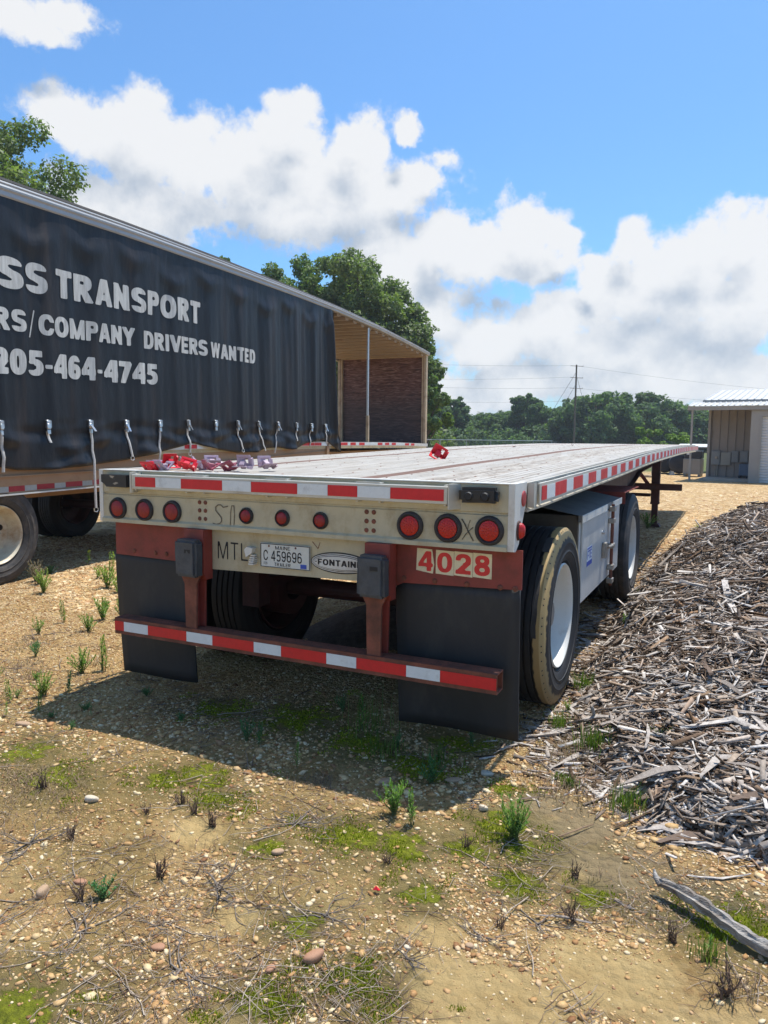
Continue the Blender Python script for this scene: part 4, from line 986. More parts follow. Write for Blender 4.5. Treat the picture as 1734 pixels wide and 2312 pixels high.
# chassis beams, cross members, axles
for s in (1, -1):
    x = s*.52
    def bz(y): return float(np.interp(y, [.1, .5, 4.8, 5.4, 8.8, 10.6, 14.4], [.93, .86, .80, .72, .72, 1.0, 1.10]))
    ysb = [.08, .5, 1.5, 3, 4.8, 5.4, 7, 8.8, 9.7, 10.6, 12.5, 14.4]
    w_ = MB(); fl = MB(); tf = MB()
    for a, b in zip(ysb[:-1], ysb[1:]):
        def topz(y): return 1.24+cambs(y)
        w_.add([(x-.006, a, bz(a)), (x+.006, a, bz(a)), (x+.006, a, topz(a)), (x-.006, a, topz(a)), (x-.006, b, bz(b)), (x+.006, b, bz(b)), (x+.006, b, topz(b)), (x-.006, b, topz(b))], [(0, 3, 7, 4), (1, 5, 6, 2)])
        fl.add([(x-.075, a, bz(a)-.018), (x+.075, a, bz(a)-.018), (x+.075, a, bz(a)), (x-.075, a, bz(a)), (x-.075, b, bz(b)-.018), (x+.075, b, bz(b)-.018), (x+.075, b, bz(b)), (x-.075, b, bz(b))], [(0, 4, 5, 1), (3, 2, 6, 7), (0, 3, 7, 4), (1, 5, 6, 2)])
        tf.add([(x-.075, a, topz(a)), (x+.075, a, topz(a)), (x+.075, a, topz(a)+.016), (x-.075, a, topz(a)+.016), (x-.075, b, topz(b)), (x+.075, b, topz(b)), (x+.075, b, topz(b)+.016), (x-.075, b, topz(b)+.016)], [(0, 4, 5, 1), (3, 2, 6, 7), (0, 3, 7, 4), (1, 5, 6, 2)])
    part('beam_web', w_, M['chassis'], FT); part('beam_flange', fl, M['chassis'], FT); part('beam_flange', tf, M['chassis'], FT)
for k in range(28):
    y = .45+k*.5
    if y > 14.3: break
    z = 1.278+cambs(y)
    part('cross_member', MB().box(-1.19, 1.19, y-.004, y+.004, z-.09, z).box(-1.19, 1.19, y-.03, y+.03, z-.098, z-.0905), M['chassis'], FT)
for y in (1.109, 4.209):
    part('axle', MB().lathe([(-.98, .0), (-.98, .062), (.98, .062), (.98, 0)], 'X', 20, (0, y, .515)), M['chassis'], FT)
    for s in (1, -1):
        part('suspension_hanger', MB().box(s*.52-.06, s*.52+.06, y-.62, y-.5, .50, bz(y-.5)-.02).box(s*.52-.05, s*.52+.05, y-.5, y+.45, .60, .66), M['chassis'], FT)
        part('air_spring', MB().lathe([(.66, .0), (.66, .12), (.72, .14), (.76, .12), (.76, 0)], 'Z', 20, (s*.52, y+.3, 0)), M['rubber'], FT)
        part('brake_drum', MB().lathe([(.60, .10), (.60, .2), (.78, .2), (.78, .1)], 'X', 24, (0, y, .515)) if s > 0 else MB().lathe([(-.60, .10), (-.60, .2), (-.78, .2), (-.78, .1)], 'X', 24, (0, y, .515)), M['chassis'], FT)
        wheel(FT, (s*1.128, y, .512), True, 'rim', ('tyre_yellow' if (s > 0 and y < 2) else 'tyre_grey' if s > 0 else 'tyre_shaded'), s)
        wheel(FT, (s*.80, y, .512), False, 'chassis', 'tyre_shaded', -s)
for a0, a1, xa, xb in ((22, 37, .058, .098), (47, 92, .060, .088)):
    q = MB(); n_ = 12
    for i in range(n_+1):
        a = R_(a0+(a1-a0)*i/n_)
        for xx in (xa, xb): q.v.append((1.128+xx+.002*math.sin(i*1.7), 1.109-math.sin(a)*.5172, .512+math.cos(a)*.5172))
    for i in range(n_): k0 = i*2; q.f.append((k0, k0+1, k0+3, k0+2))
    part('tread_patch', q, M['tyre_grey'], FT)
q = MB()
for k in range(64):
    a = 2*math.pi*k/64+.02*math.sin(k*2.3); ca, sa = math.cos(a), math.sin(a); n0_ = len(q.v)
    for (xx, rr_, tt) in ((.1125, .5085, -.0045), (.1125, .5085, .0045), (.1175, .5005, .003), (.1175, .5005, -.003)):
        q.v.append((1.128+xx+.0012, 1.109-sa*rr_+ca*tt, .512+ca*rr_+sa*tt))
    q.f.append((n0_, n0_+1, n0_+2, n0_+3))
part('shoulder_notch', q, M['ink'], FT, kind='stuff')
part('fender_plate', MB().box(.75, 1.25, 3.55, 4.5, 1.075, 1.083).box(.75, 1.25, 3.54, 3.548, .98, 1.083), M['redpaint'], FT)
# tool box between the wheels
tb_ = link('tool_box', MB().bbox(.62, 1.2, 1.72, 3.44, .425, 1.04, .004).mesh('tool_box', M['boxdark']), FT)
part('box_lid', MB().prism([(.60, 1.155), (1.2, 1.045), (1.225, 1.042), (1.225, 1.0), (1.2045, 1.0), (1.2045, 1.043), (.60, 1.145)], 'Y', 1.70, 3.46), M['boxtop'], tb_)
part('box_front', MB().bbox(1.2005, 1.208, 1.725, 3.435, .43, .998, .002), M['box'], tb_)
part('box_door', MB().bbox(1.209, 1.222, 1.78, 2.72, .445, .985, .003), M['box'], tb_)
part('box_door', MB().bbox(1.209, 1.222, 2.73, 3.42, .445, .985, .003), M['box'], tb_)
part('drip_edge', MB().bbox(1.2255, 1.235, 1.70, 2.70, .992, 1.044, .002).bbox(1.2255, 1.235, 2.98, 3.46, .992, 1.044, .002), M['panel_white'], tb_)
part('lock_rod', MB().tube([(1.25, 2.87, 1.03), (1.25, 2.87, .38)], .013, 10), M['rust'], tb_)
for z in (.995, .90, .70, .53, .42): part('rod_bracket', MB().bbox(1.2235, 1.27, 2.83, 2.91, z-.02, z+.02, .004), M['steel'], tb_)
part('lock_handle', MB().tube([(1.262, 2.87, .705), (1.262, 2.62, .72), (1.262, 2.58, .735)], .010, 8).bbox(1.2235, 1.258, 2.56, 2.61, .64, .76, .004), M['steel'], tb_)
part('catch', MB().lathe([(1.2235, 0), (1.2235, .016), (1.245, .014), (1.247, 0)], 'X', 12, (0, 2.55, .84)), M['bright'], tb_)
stk = link('box_sticker', MB().box(1.2232, 1.2245, 1.94, 2.14, .665, .80).mesh('box_sticker', M['white']), tb_)
part('sticker_band', MB().box(1.2248, 1.2256, 1.943, 2.137, .667, .70), M['blue'], stk)
v_, f_ = text_tris('FTE', .062, .155, .2, 1.0, 12)
part('sticker_lettering', MB().add([(1.2252, 1.963+a, .713+b) for a, b in v_], f_), M['blue'], stk)
part('frost_strip', MB().box(1.2248, 1.2256, 1.955, 2.125, .783, .793), M['blue'], stk)
# air tank and inner clutter under the deck
part('air_tank', MB().lathe([(-.3, 0), (-.3, .12), (-.26, .15), (.26, .15), (.3, .12), (.3, 0)], 'X', 20, (0, 2.6, .92)), M['chassis'], FT, 40)
part('spare_rack', MB().box(-.45, .45, 5.6, 6.6, .62, .66), M['chassis'], FT)
# landing gear
for s in (1, -1):
    part('landing_leg', MB().bbox(s*.8-.07, s*.8+.07, 10.83, 10.97, .42, 1.34, .006), M['chassis'], FT)
    part('leg_inner', MB().bbox(s*.8-.052, s*.8+.052, 10.85, 10.95, .05, .43, .004).bbox(s*.8-.075, s*.8+.075, 10.82, 10.98, .40, .44, .003), M['chassis'], FT)
    part('foot_pad', MB().prism([(s*.8-.11, .0), (s*.8+.11, .0), (s*.8+.08, .05), (s*.8-.08, .05)], 'Y', 10.79, 11.01), M['chassis'], FT)
    part('leg_brace', MB().tube([(s*.8-s*.03, 10.9, .62), (s*.50, 10.9, .98)], .035, 6), M['redpaint'], FT)
part('gear_cross_beam', MB().bbox(-.72, 1.25, 10.75, 10.82, .66, .775, .006), M['chassis'], FT)
part('gear_cross_tube', MB().tube([(-.72, 10.9, .56), (.72, 10.9, .56)], .03, 8), M['chassis'], FT)
part('front_bolster', MB().bbox(-1.2, 1.2, 14.45, 14.59, 1.30, 1.425, .006), M['side'], FT)
part('kingpin_plate', MB().box(-.5, .5, 12.6, 14.3, 1.10, 1.12), M['chassis'], FT)

# ------------------------------------------------------------------ things lying on the deck: plastic corner guards
def guard_mesh(kind, m):
    b = MB()
    def frame(T):
        parts_ = [(-.05, .05, 0, .018, 0, .011), (-.05, .05, .054, .07, 0, .011), (-.05, -.030, .0185, .0535, 0, .011), (.032, .05, .0185, .0535, 0, .011)]
        for x0, x1, y0, y1, z0, z1 in parts_:
            q = MB().bbox(x0, x1, y0, y1, z0, z1, .0015)
            b.add([T(*p) for p in q.v], q.f)
    an = R_(48 if kind else 42)
    frame(lambda x, y, z: (x, y*math.cos(an), y*math.sin(an)+z))
    q = MB().bbox(-.049, .01, .014, .056, .002, .005, .001); b.add([(p[0], p[1]*math.cos(an), p[1]*math.sin(an)+p[2]) for p in q.v], q.f)
    frame(lambda x, y, z: (x, -y*math.cos(an), y*math.sin(an)+z))
    q = MB().bbox(-.018, .018, -.02, .02, .0, .045, .003); b.add(q.v, q.f)
    q = MB().prism([(-.02, .0), (.02, .0), (.045, .04), (.03, .045), (0, .012), (-.03, .045), (-.045, .04)], 'X', .0505, .062); b.add(q.v, q.f)
    return b.mesh('corner_guard', M[m])
GM = {k: guard_mesh(i % 2, k) for i, k in enumerate(('redplast', 'pink', 'maroon'))}
gl = [((-.945, .130), .3, (0, 0), 'pink', 'faded mauve corner guard leftmost in the pile on the deck'),
      ((-.885, .165), 1.3, (80, 0), 'redplast', 'upright bright red corner guard standing behind the pale ones'),
      ((-.90, .04), .1, (0, 0), 'redplast', 'small flat red corner guard at the deck edge below the upright one'),
      ((-.80, .035), 2.8, (0, 0), 'pink', 'grey mauve corner guard lying flat at the deck edge between two red ones'),
      ((-.665, .06), .45, (20, 15), 'redplast', 'bright red corner guard tipped towards the tape at the pile front'),
      ((-.86, .30), 2.2, (0, 25), 'pink', 'mauve corner guard tilted behind the tipped red one'),
      ((-.77, .42), .9, (25, 0), 'pink', 'farthest mauve corner guard at the top of the pile'),
      ((-.68, .19), 1.9, (10, 20), 'pink', 'mauve corner guard with green speck beside the maroon one'),
      ((-.53, .10), 2.5, (15, 0), 'maroon', 'faded maroon corner guard lying on its side, right of the red ones'),
      ((-.46, .22), 2.9, (0, 15), 'maroon', 'dark mauve wedge shaped corner guard left of the framed pale one'),
      ((-.365, .20), .1, (62, 0), 'pink', 'pale mauve corner guard showing its open rectangular frame'),
      ((-.30, .30), 1.2, (40, 0), 'pink', 'rightmost pale corner guard, curled and touching the framed one')]
for (x, y), rz, (rx, ry), m, lab in gl:
    z = deckz(y)+.003+.03*abs(math.sin(R_(rx)))+.02*abs(math.sin(R_(ry)))
    o = link('corner_guard', GM[m], None, (x, y+.03, z), (R_(rx*.8), R_(ry), rz), .88); tag(o, lab, 'corner guard', 'plastic corner guards on the deck')
o = link('corner_guard', GM['redplast'], None, (-.02, 2.28, deckz(2.3)+.03), (R_(70), R_(30), .4), 1.15); tag(o, 'single bright red corner guard alone in the middle of the deck', 'corner guard', 'plastic corner guards on the deck')
# leaf scraps on the deck
for (x, y, r_, lab) in ((-.42, 5.9, .05, 'dark curled leaf on the deck near the middle'), (-.10, 7.9, .04, 'small dark scrap on the far part of the deck')):
    q = MB().add([(0, -r_, .004), (r_*.5, -.2*r_, .02), (.1*r_, r_, .006), (-r_*.55, .1*r_, .025), (0, 0, .004)], [(0, 1, 4), (1, 2, 4), (2, 3, 4), (3, 0, 4)])
    tag(link('leaf_scrap', q.mesh('leaf_scrap', M['nailer']), None, (x, y, deckz(y)+.001)), lab, 'leaf')
# ------------------------------------------------------------------ curtain-sided trailer on the left (local: x out of its near side, y along it)
CT = thing('curtain_side_trailer', 'long curtain sided trailer with black tarpaulin side, white lettering and open front bay', 'trailer', (-4.581, 1.85, 0), 0.07)
def zf(s): return float(np.interp(s, [-3, 0, 3, 6, 8, 11, 13.65], [1.30, 1.37, 1.43, 1.452, 1.452, 1.44, 1.40]))
def zt(s): return float(np.interp(s, [-3, 0, 2, 4, 6, 8, 10, 12, 13.65], [3.72, 3.865, 3.925, 3.955, 3.975, 3.975, 3.93, 3.84, 3.74]))
def ztp(s): return float(np.interp(s, [-3, 0, 2, 4, 6, 8, 10, 12, 13.65], [3.93, 4.05, 4.10, 4.12, 4.12, 4.10, 4.04, 3.94, 3.85]))
S0, S1 = -2.6, 13.65
M['curtain'] = None
def curtain_mat():
    m = bpy.data.materials.new('black_tarpaulin'); m.use_nodes = True; nt = m.node_tree; N, L = nt.nodes, nt.links; b = N['Principled BSDF']
    t = N.new('ShaderNodeTexCoord'); mp = N.new('ShaderNodeMapping'); L.new(t.outputs['Object'], mp.inputs['Vector']); mp.inputs['Scale'].default_value = (1, 2.2, .22)
    n = N.new('ShaderNodeTexNoise'); n.inputs['Scale'].default_value = 2.2; n.inputs['Detail'].default_value = 8; n.inputs['Roughness'].default_value = .65; L.new(mp.outputs[0], n.inputs['Vector'])
    r = N.new('ShaderNodeValToRGB'); L.new(n.outputs['Fac'], r.inputs['Fac']); e = r.color_ramp.elements
    e[0].position = .35; e[0].color = (.006, .007, .010, 1); e[1].position = .76; e[1].color = (.042, .030, .025, 1)
    k = e.new(.52); k.color = (.010, .011, .014, 1)
    L.new(r.outputs['Color'], b.inputs['Base Color'])
    n2 = N.new('ShaderNodeTexNoise'); n2.inputs['Scale'].default_value = 3; n2.inputs['Detail'].default_value = 6; L.new(mp.outputs[0], n2.inputs['Vector'])
    rr = N.new('ShaderNodeMapRange'); L.new(n2.outputs['Fac'], rr.inputs['Value']); rr.inputs['To Min'].default_value = .40; rr.inputs['To Max'].default_value = .62; L.new(rr.outputs[0], b.inputs['Roughness'])
    n3 = N.new('ShaderNodeTexNoise'); n3.inputs['Scale'].default_value = 9; n3.inputs['Detail'].default_value = 6
    mp3 = N.new('ShaderNodeMapping'); L.new(t.outputs['Object'], mp3.inputs['Vector']); mp3.inputs['Scale'].default_value = (1, 1.6, .7); L.new(mp3.outputs[0], n3.inputs['Vector'])
    bp = N.new('ShaderNodeBump'); bp.inputs['Strength'].default_value = .35; bp.inputs['Distance'].default_value = .02; L.new(n3.outputs['Fac'], bp.inputs['Height']); L.new(bp.outputs[0], b.inputs['Normal'])
    b.inputs['Specular IOR Level'].default_value = .38
    return m
M['curtain'] = curtain_mat()
def rise(s): return float(np.interp(s, [-3, -1, 0, 3.4, 4.86, 8], [-.09, -.036, 0, .115, .14, .15]))
def hem(s):
    base = float(np.interp(s, [-3, -1, -.2, .2, .6, 1.2, 1.85, 2.5, 2.95, 3.16, 3.4, 3.8, 4.3, 4.8, 5.2, 5.55, 5.93, 6.25, 6.58, 6.95, 7.35, 7.7, 8.07], [1.2, 1.2, 1.24, 1.17, 1.16, 1.19, 1.24, 1.33, 1.40, 1.445, 1.40, 1.34, 1.29, 1.29, 1.35, 1.36, 1.32, 1.35, 1.43, 1.46, 1.50, 1.36, 1.25]))
    return base
_cp = [random.uniform(0, 6.28) for _ in range(20)]
def coff(s, z):
    h, t = hem(s), zt(s); f = (z-h)/(t-h); u = t-z
    right = min(1, max(0, (s-3.6)/3.0))
    # folds hanging from the rollers: pinched at the top every 0.62 m, sagging between
    w = (s-.1)/.78; frac = w-math.floor(w); k = int(math.floor(w))
    swag = .030*math.exp(-((u-.20-.08*math.sin(k*2.3+1)-.12*(1-abs(2*frac-1)))/.10)**2)*(math.sin(math.pi*frac)**1.5)
    dg = .022*math.exp(-u/.9)*math.sin(2*math.pi*(s+.45*u)/.78+k*.0)*(1-.4*right)
    v1 = (.010+.017*right)*math.sin(2*math.pi*s/(.74)+.5*math.sin(z*.8+_cp[0])+_cp[1]+1.6*math.sin(s*.6))
    v2 = (.005+.006*right*(1+.9*math.sin(s*1.9)))*math.sin(2*math.pi*s/.36+.7*math.sin(z*1.3+_cp[2])+_cp[3]+2*math.sin(s*.9))
    v3 = (.0025+.003*right)*math.sin(2*math.pi*s/.17+_cp[4]+1.2*z+2*math.sin(1.7*s))
    # below the strap line the hem flares and crumples
    lo = max(0, (1.68+rise(s)*.8)-z)
    d = s+.8*lo
    fl = .10*lo*math.sin(2*math.pi*(d/1.25)+1.0)+.05*lo*math.sin(2*math.pi*(s-1.1*lo)/.62+2)+.012*min(1, lo*4)*math.sin(30*z+3*math.sin(s*2.2)+.8*s)
    end = 0
    if s > 7.25:   # the free edge turned back into a loose bundle
        q_ = (s-7.25)/.8; end = .05*math.sin(q_*9+z*.5)*min(1, q_*2)
    r_ = .035+((v1+v2+v3)*(.35+.65*min(1, u*1.4))+dg*.6+end)*min(1, .15+u*3)+swag+fl
    lo2 = min(1, max(0, (1.56-z)/.10)); return max(r_, .042)*lo2+max(r_, .008)*(1-lo2)
cs = np.concatenate([np.arange(-2.6, 8.06, .0333), [8.07]]); cz_n = 88
Vc = []; 
for s in cs:
    h, t = hem(s), zt(s)+.03
    for j in range(cz_n):
        f = j/(cz_n-1); z = h+(t-h)*f
        ss = s
        if s > 7.2: ss = 7.2+(s-7.2)*(.62+.38*(1-f)**1.2) if f > .0 else s
        Vc.append((coff(s, z), ss, z))
Vc = np.array(Vc); n_ = cz_n
ii = (np.arange(len(cs)-1)[:, None]*n_+np.arange(n_-1)[None, :]).ravel()
cur = link('curtain', np_mesh('curtain', Vc, np.stack([ii, ii+n_, ii+n_+1, ii+1], 1), M['curtain'], True), CT)
sol = cur.modifiers.new('s', 'SOLIDIFY'); sol.thickness = .004; sol.offset = -1
# turned free edge: a dark fold hanging down at the end of the curtain
fe_ = MB(); rows = 40
for j in range(rows):
    f = j/(rows-1); z = 1.25+(3.93-1.25)*f; s_e = 7.2+(8.07-7.2)*(.62+.38*(1-f)**1.2); x_e = coff(8.07, z)
    for q_, (dx, ds) in enumerate(((0, .0), (-.05, .03), (-.12, .02), (-.18, -.05), (-.20, -.14))):
        fe_.v.append((x_e+dx+.012*math.sin(z*5+q_), s_e+ds+.01*math.sin(z*7), z))
for j in range(rows-1):
    for q_ in range(4): a = j*5+q_; fe_.f.append((a, a+1, a+6, a+5))
part('curtain_fold', fe_, M['curtain'], CT, True)
# lettering printed on the cloth, following its folds
def curtain_text(body, s0, zb, hgt, wid, bold, space=1.0, tilt=0.0):
    vs, fs = text_tris(body, hgt, wid, bold, space, 20)
    m = MB(); out = []
    for a, b in vs:
        s = s0+a; z = zb+b+rise(s)+tilt*a
        j = min(len(cs)-2, max(0, int((s-cs[0])/.0333))); fr_ = (s-cs[j])/(cs[j+1]-cs[j])
        out.append((coff(cs[j], z)*(1-fr_)+coff(cs[j+1], z)*fr_+.006, s, z))
    m.add(out, fs); return link('lettering', m.mesh('lettering', M['print'], True, True), CT)
curtain_text('S', .03, 2.985, .312, .345, .30); curtain_text('S', .405, 2.985, .312, .262, .28)
curtain_text('TRANSPORT', .785, 2.985, .300, 2.63, .27, .9)
curtain_text('RS', -.02, 2.57, .222, .41, .27, .8)
curtain_text('/', .42, 2.53, .27, .085, .12)
curtain_text('COMPANY', .55, 2.565, .220, 1.47, .26, .7)
curtain_text('DRIVERS', 2.19, 2.555, .220, 1.36, .26, .7)
curtain_text('WANTED', 3.61, 2.55, .215, 1.25, .27, 1.0)
curtain_text('205', -.07, 2.135, .262, .665, .29, .6)
curtain_text('-', .61, 2.215, .26, .095, .17)
curtain_text('464', .72, 2.12, .262, .62, .28, .6); curtain_text('-', 1.36, 2.205, .26, .095, .17); curtain_text('4745', 1.48, 2.11, .262, .97, .28, .6)
# buckles and straps
bk = MB().bbox(-.004, .022, -.028, .028, -.02, .02, .003).bbox(.004, .028, -.024, .024, -.075, -.018, .004).bbox(.004, .02, -.022, .022, -.13, -.08, .003)
bk.tube([(.02, -.027, .0), (.02, .027, .0)], .006, 6)
for s_ in (-.026, .026): bk.box(.0, .03, s_-.002, s_+.002, -.06, .015)
bk_me = bk.mesh('strap_buckle', M['bright'], 40)
def strap(pts, w=.021):
    m = MB(); n2 = len(pts)
    for i, (x, s, z) in enumerate(pts):
        m.v += [(x, s-w, z), (x+.002, s+w, z), (x-.003, s+w, z), (x-.003, s-w, z)]
    for i in range(n2-1):
        a = i*4
        for k in range(4): m.f.append((a+k, a+(k+1) % 4, a+4+(k+1) % 4, a+4+k))
    return m
spec = {0: (.12, .02), 1: (.90, .04), 2: (.33, .05), 3: (.46, -.02), 4: (.33, .03), 5: (.0, 0), 6: (.32, .09), 7: (.36, .12), 8: (.40, -.06), 9: (.2, .0), 10: (.30, -.03), 11: (.3, .03)}
for k in range(-3, 12):
    s = .61+.615*k; z = 1.655+rise(s)*.8
    if s > 7.6: break
    xo = coff(s, z)+.012
    b_ = link('strap_buckle', bk_me, CT, (xo, s, z), (0, R_(-4), R_(random.uniform(-12, 18))))
    ln, dr_ = spec.get(k, (.4, .02))
    if k in (2, 6, 8, 11, 1, 4, 7): link('buckle_lever', MB().bbox(-.003, .003, -.02, .02, -.09, 0, .001).mesh('buckle_lever', M['bright']), b_, (.03, .0, -.04), (0, R_(-22 if k != 1 else -35), R_(15)))
    if ln > .1:
        pts = []
        for i in range(9):
            t_ = i/8; zz = z-.10-ln*t_; hang = max(coff(s, max(zz, hem(s)+.01)), coff(s, max(zz, hem(s)+.01)))+.012 if zz > hem(s) else None
            x = (hang if hang is not None else x_last*(1-.15*t_)); x_last = x
            pts.append((x+.002*math.sin(t_*7+k), s+dr_*t_*1.6+.003*math.sin(t_*5+k), zz))
        if k == -3 or k == -2: pts = [(p[0]+.03, p[1]+.1*(i/8)**2, p[2]) for i, p in enumerate(pts)]
        st_ = part('strap', strap(pts, .018), M['webbing'], CT, True)
        x, s2, zz = pts[-1]
        if k in (1, 2, 4, 6): part('strap_hook', MB().tube([(x, s2-.03, zz), (x, s2-.03, zz-.035), (x+.01, s2+.0, zz-.045), (x, s2+.03, zz-.03), (x, s2+.03, zz)], .0055, 6), M['bright'], CT)
# roof: side rail, trim, skin, underside bows
def strip(profile, ss, zfun, m, name, smooth=False, **kw):
    mb = MB(); mb.sweep_y(profile, ss, zfun); return part(name, mb, m, CT, smooth, **kw)
ssr = [S0+(S1-S0)*k/40 for k in range(41)]
rail = MB(); n0 = 0
for s in ssr:
    a, b = zt(s), ztp(s); h_ = b-a
    prf = [(-.03, a), (.040, a), (.050, a+.015), (.050, a+h_*.30), (.062, a+h_*.40), (.064, a+h_*.50), (.048, a+h_*.64), (.054, a+h_*.72), (.046, a+h_*.80), (.018, a+h_*.86), (-.0, a+h_*.92), (-.03, a+h_*.94)]
    for x, z in prf: rail.v.append((x, s, z))
n_p = 12
for i in range(len(ssr)-1):
    for k in range(n_p): a = i*n_p+k; b = i*n_p+(k+1) % n_p; rail.f.append((a, b, b+n_p, a+n_p))
rail.f.append(tuple(range(n_p))); rail.f.append(tuple(range(40*n_p, 41*n_p)))
part('roof_rail', rail, M['roofrail'], CT)
strip([(-.05, -.012), (.012, -.012), (.012, .012), (-.05, .022)], ssr, lambda s: ztp(s)-.002, M['rooftop'], 'roof_trim')
strip([(-2.6, .01), (-.052, .005), (-.052, .022), (-1.3, .07), (-2.6, .03)], ssr, lambda s: ztp(s)-.004, M['rooftop'], 'roof_skin')
strip([(-2.62, -.2), (-2.57, -.2), (-2.57, -.0), (-2.62, .0)], ssr, lambda s: ztp(s), M['roofrail'], 'roof_rail')
k = 0; s = S0+.2
bowme = {}
while s < S1-.05:
    part('roof_bow', MB().prism([(s, ztp(s)-.135), (s+.04, ztp(s)-.175), (s+.16, ztp(s)-.175), (s+.20, ztp(s)-.135), (s+.20, ztp(s)-.12), (s, ztp(s)-.12)], 'X', -2.56, -.035), M['roofbow'], CT); s += .40
strip([(-2.565, -.115), (-.035, -.115), (-.035, -.05), (-2.565, -.05)], ssr, ztp, M['roofbow'], 'roof_lining')
# floor, rails, tapes
strip([(-2.58, -.11), (-.04, -.11), (-.04, -.02), (-2.58, -.02)], ssr, zf, M['nailer'], 'floor_boards')
strip([(-.038, -.13), (-.004, -.13), (-.004, 0), (-.038, 0)], ssr, zf, M['panel'], 'side_rail')
strip([(.020, -.078), (.030, -.078), (.030, .0), (.020, .0)], ssr, zf, M['panel_white'], 'rub_rail')
strip([(-2.60, -.13), (-2.585, -.13), (-2.585, .02), (-2.60, .02)], ssr, zf, M['panel'], 'side_rail')
for k in range(26):
    s = S0+.3+k*.61
    if s < S1: part('rail_bracket', MB().box(-.0035, .0195, s-.02, s+.02, zf(s)-.075, zf(s)-.005), M['panel'], CT)
for s, ln, red in [(3.0, .28, 1), (3.29, .14, 0), (6.30, .62, 1), (6.93, .28, 1), (7.22, .2, 0), (8.09, .32, 1), (8.56, .27, 1), (9.01, .29, 1), (10.06, .28, 1), (10.51, .26, 1), (10.94, .27, 1), (11.86, .29, 1), (12.30, .26, 1)]:
    part('red_reflective_tape' if red else 'white_reflective_tape', MB().box(.0302, .0315, s, s+ln, zf(s)-.068, zf(s)-.012), M['tape_red' if red else 'tape_white'], CT)
for s, ln in [(8.42, .13), (8.84, .16), (9.31, .74), (10.35, .15), (10.78, .15), (11.22, .63), (12.16, .13)]:
    part('white_reflective_tape', MB().box(.0302, .0312, s, s+ln, zf(s)-.066, zf(s)-.014), M['tape_white'], CT)
# tan side beam below the floor with its lower rail and tape
def zl(s): return float(np.interp(s, [S0, 0, 2, 4.5, 7.5], [.92, .925, .945, 1.0, 1.10]))
sb = [S0, -1, 0, 1, 2, 3, 4.5, 6, 7.5]
bm_ = MB()
for i, s in enumerate(sb): bm_.v += [(-.03, s, zl(s)), (-.01, s, zl(s)), (-.01, s, zf(s)-.131), (-.03, s, zf(s)-.131)]
for i in range(len(sb)-1):
    a = i*4
    for k in range(4): bm_.f.append((a+k, a+(k+1) % 4, a+4+(k+1) % 4, a+4+k))
bm_.f.append((0, 1, 2, 3)); bm_.f.append(tuple(len(bm_.v)-4+k for k in range(4)))
part('side_beam', bm_, M['beige'], CT)
strip([(-.0095, -.006), (.012, -.006), (.012, .006), (-.0095, .006)], sb, lambda s: zl(s)+.18, M['beige'], 'beam_rib')
strip([(-.0095, -.014), (.02, -.014), (.02, .0), (-.0095, .0)], sb, zl, M['panel_white'], 'lower_rail')
part('beam_post', MB().box(-.009, .03, 7.46, 7.56, zf(7.5)-.3, zf(7.5)-.02), M['beige'], CT)
seq = [(-2.4, .26), (-2.0, .26), (-1.6, .26), (-1.2, .26), (-.75, .24), (-.33, .26), (.13, .20), (.49, .24), (.89, .25), (1.30, .25), (1.75, .25), (2.2, .25), (2.65, .25)]
for i, (s, ln) in enumerate(seq):
    part('red_reflective_tape', MB().box(-.0095, -.0080, s, s+ln, zl(s)+.022, zl(s)+.078), M['tape_red_old'], CT)
    s2 = s+ln+.002; e2 = seq[i+1][0]-.002 if i+1 < len(seq) else s2+.15
    part('white_reflective_tape', MB().box(-.0095, -.0080, s2, e2, zl(s)+.022, zl(s)+.078), M['tape_white_old'], CT)
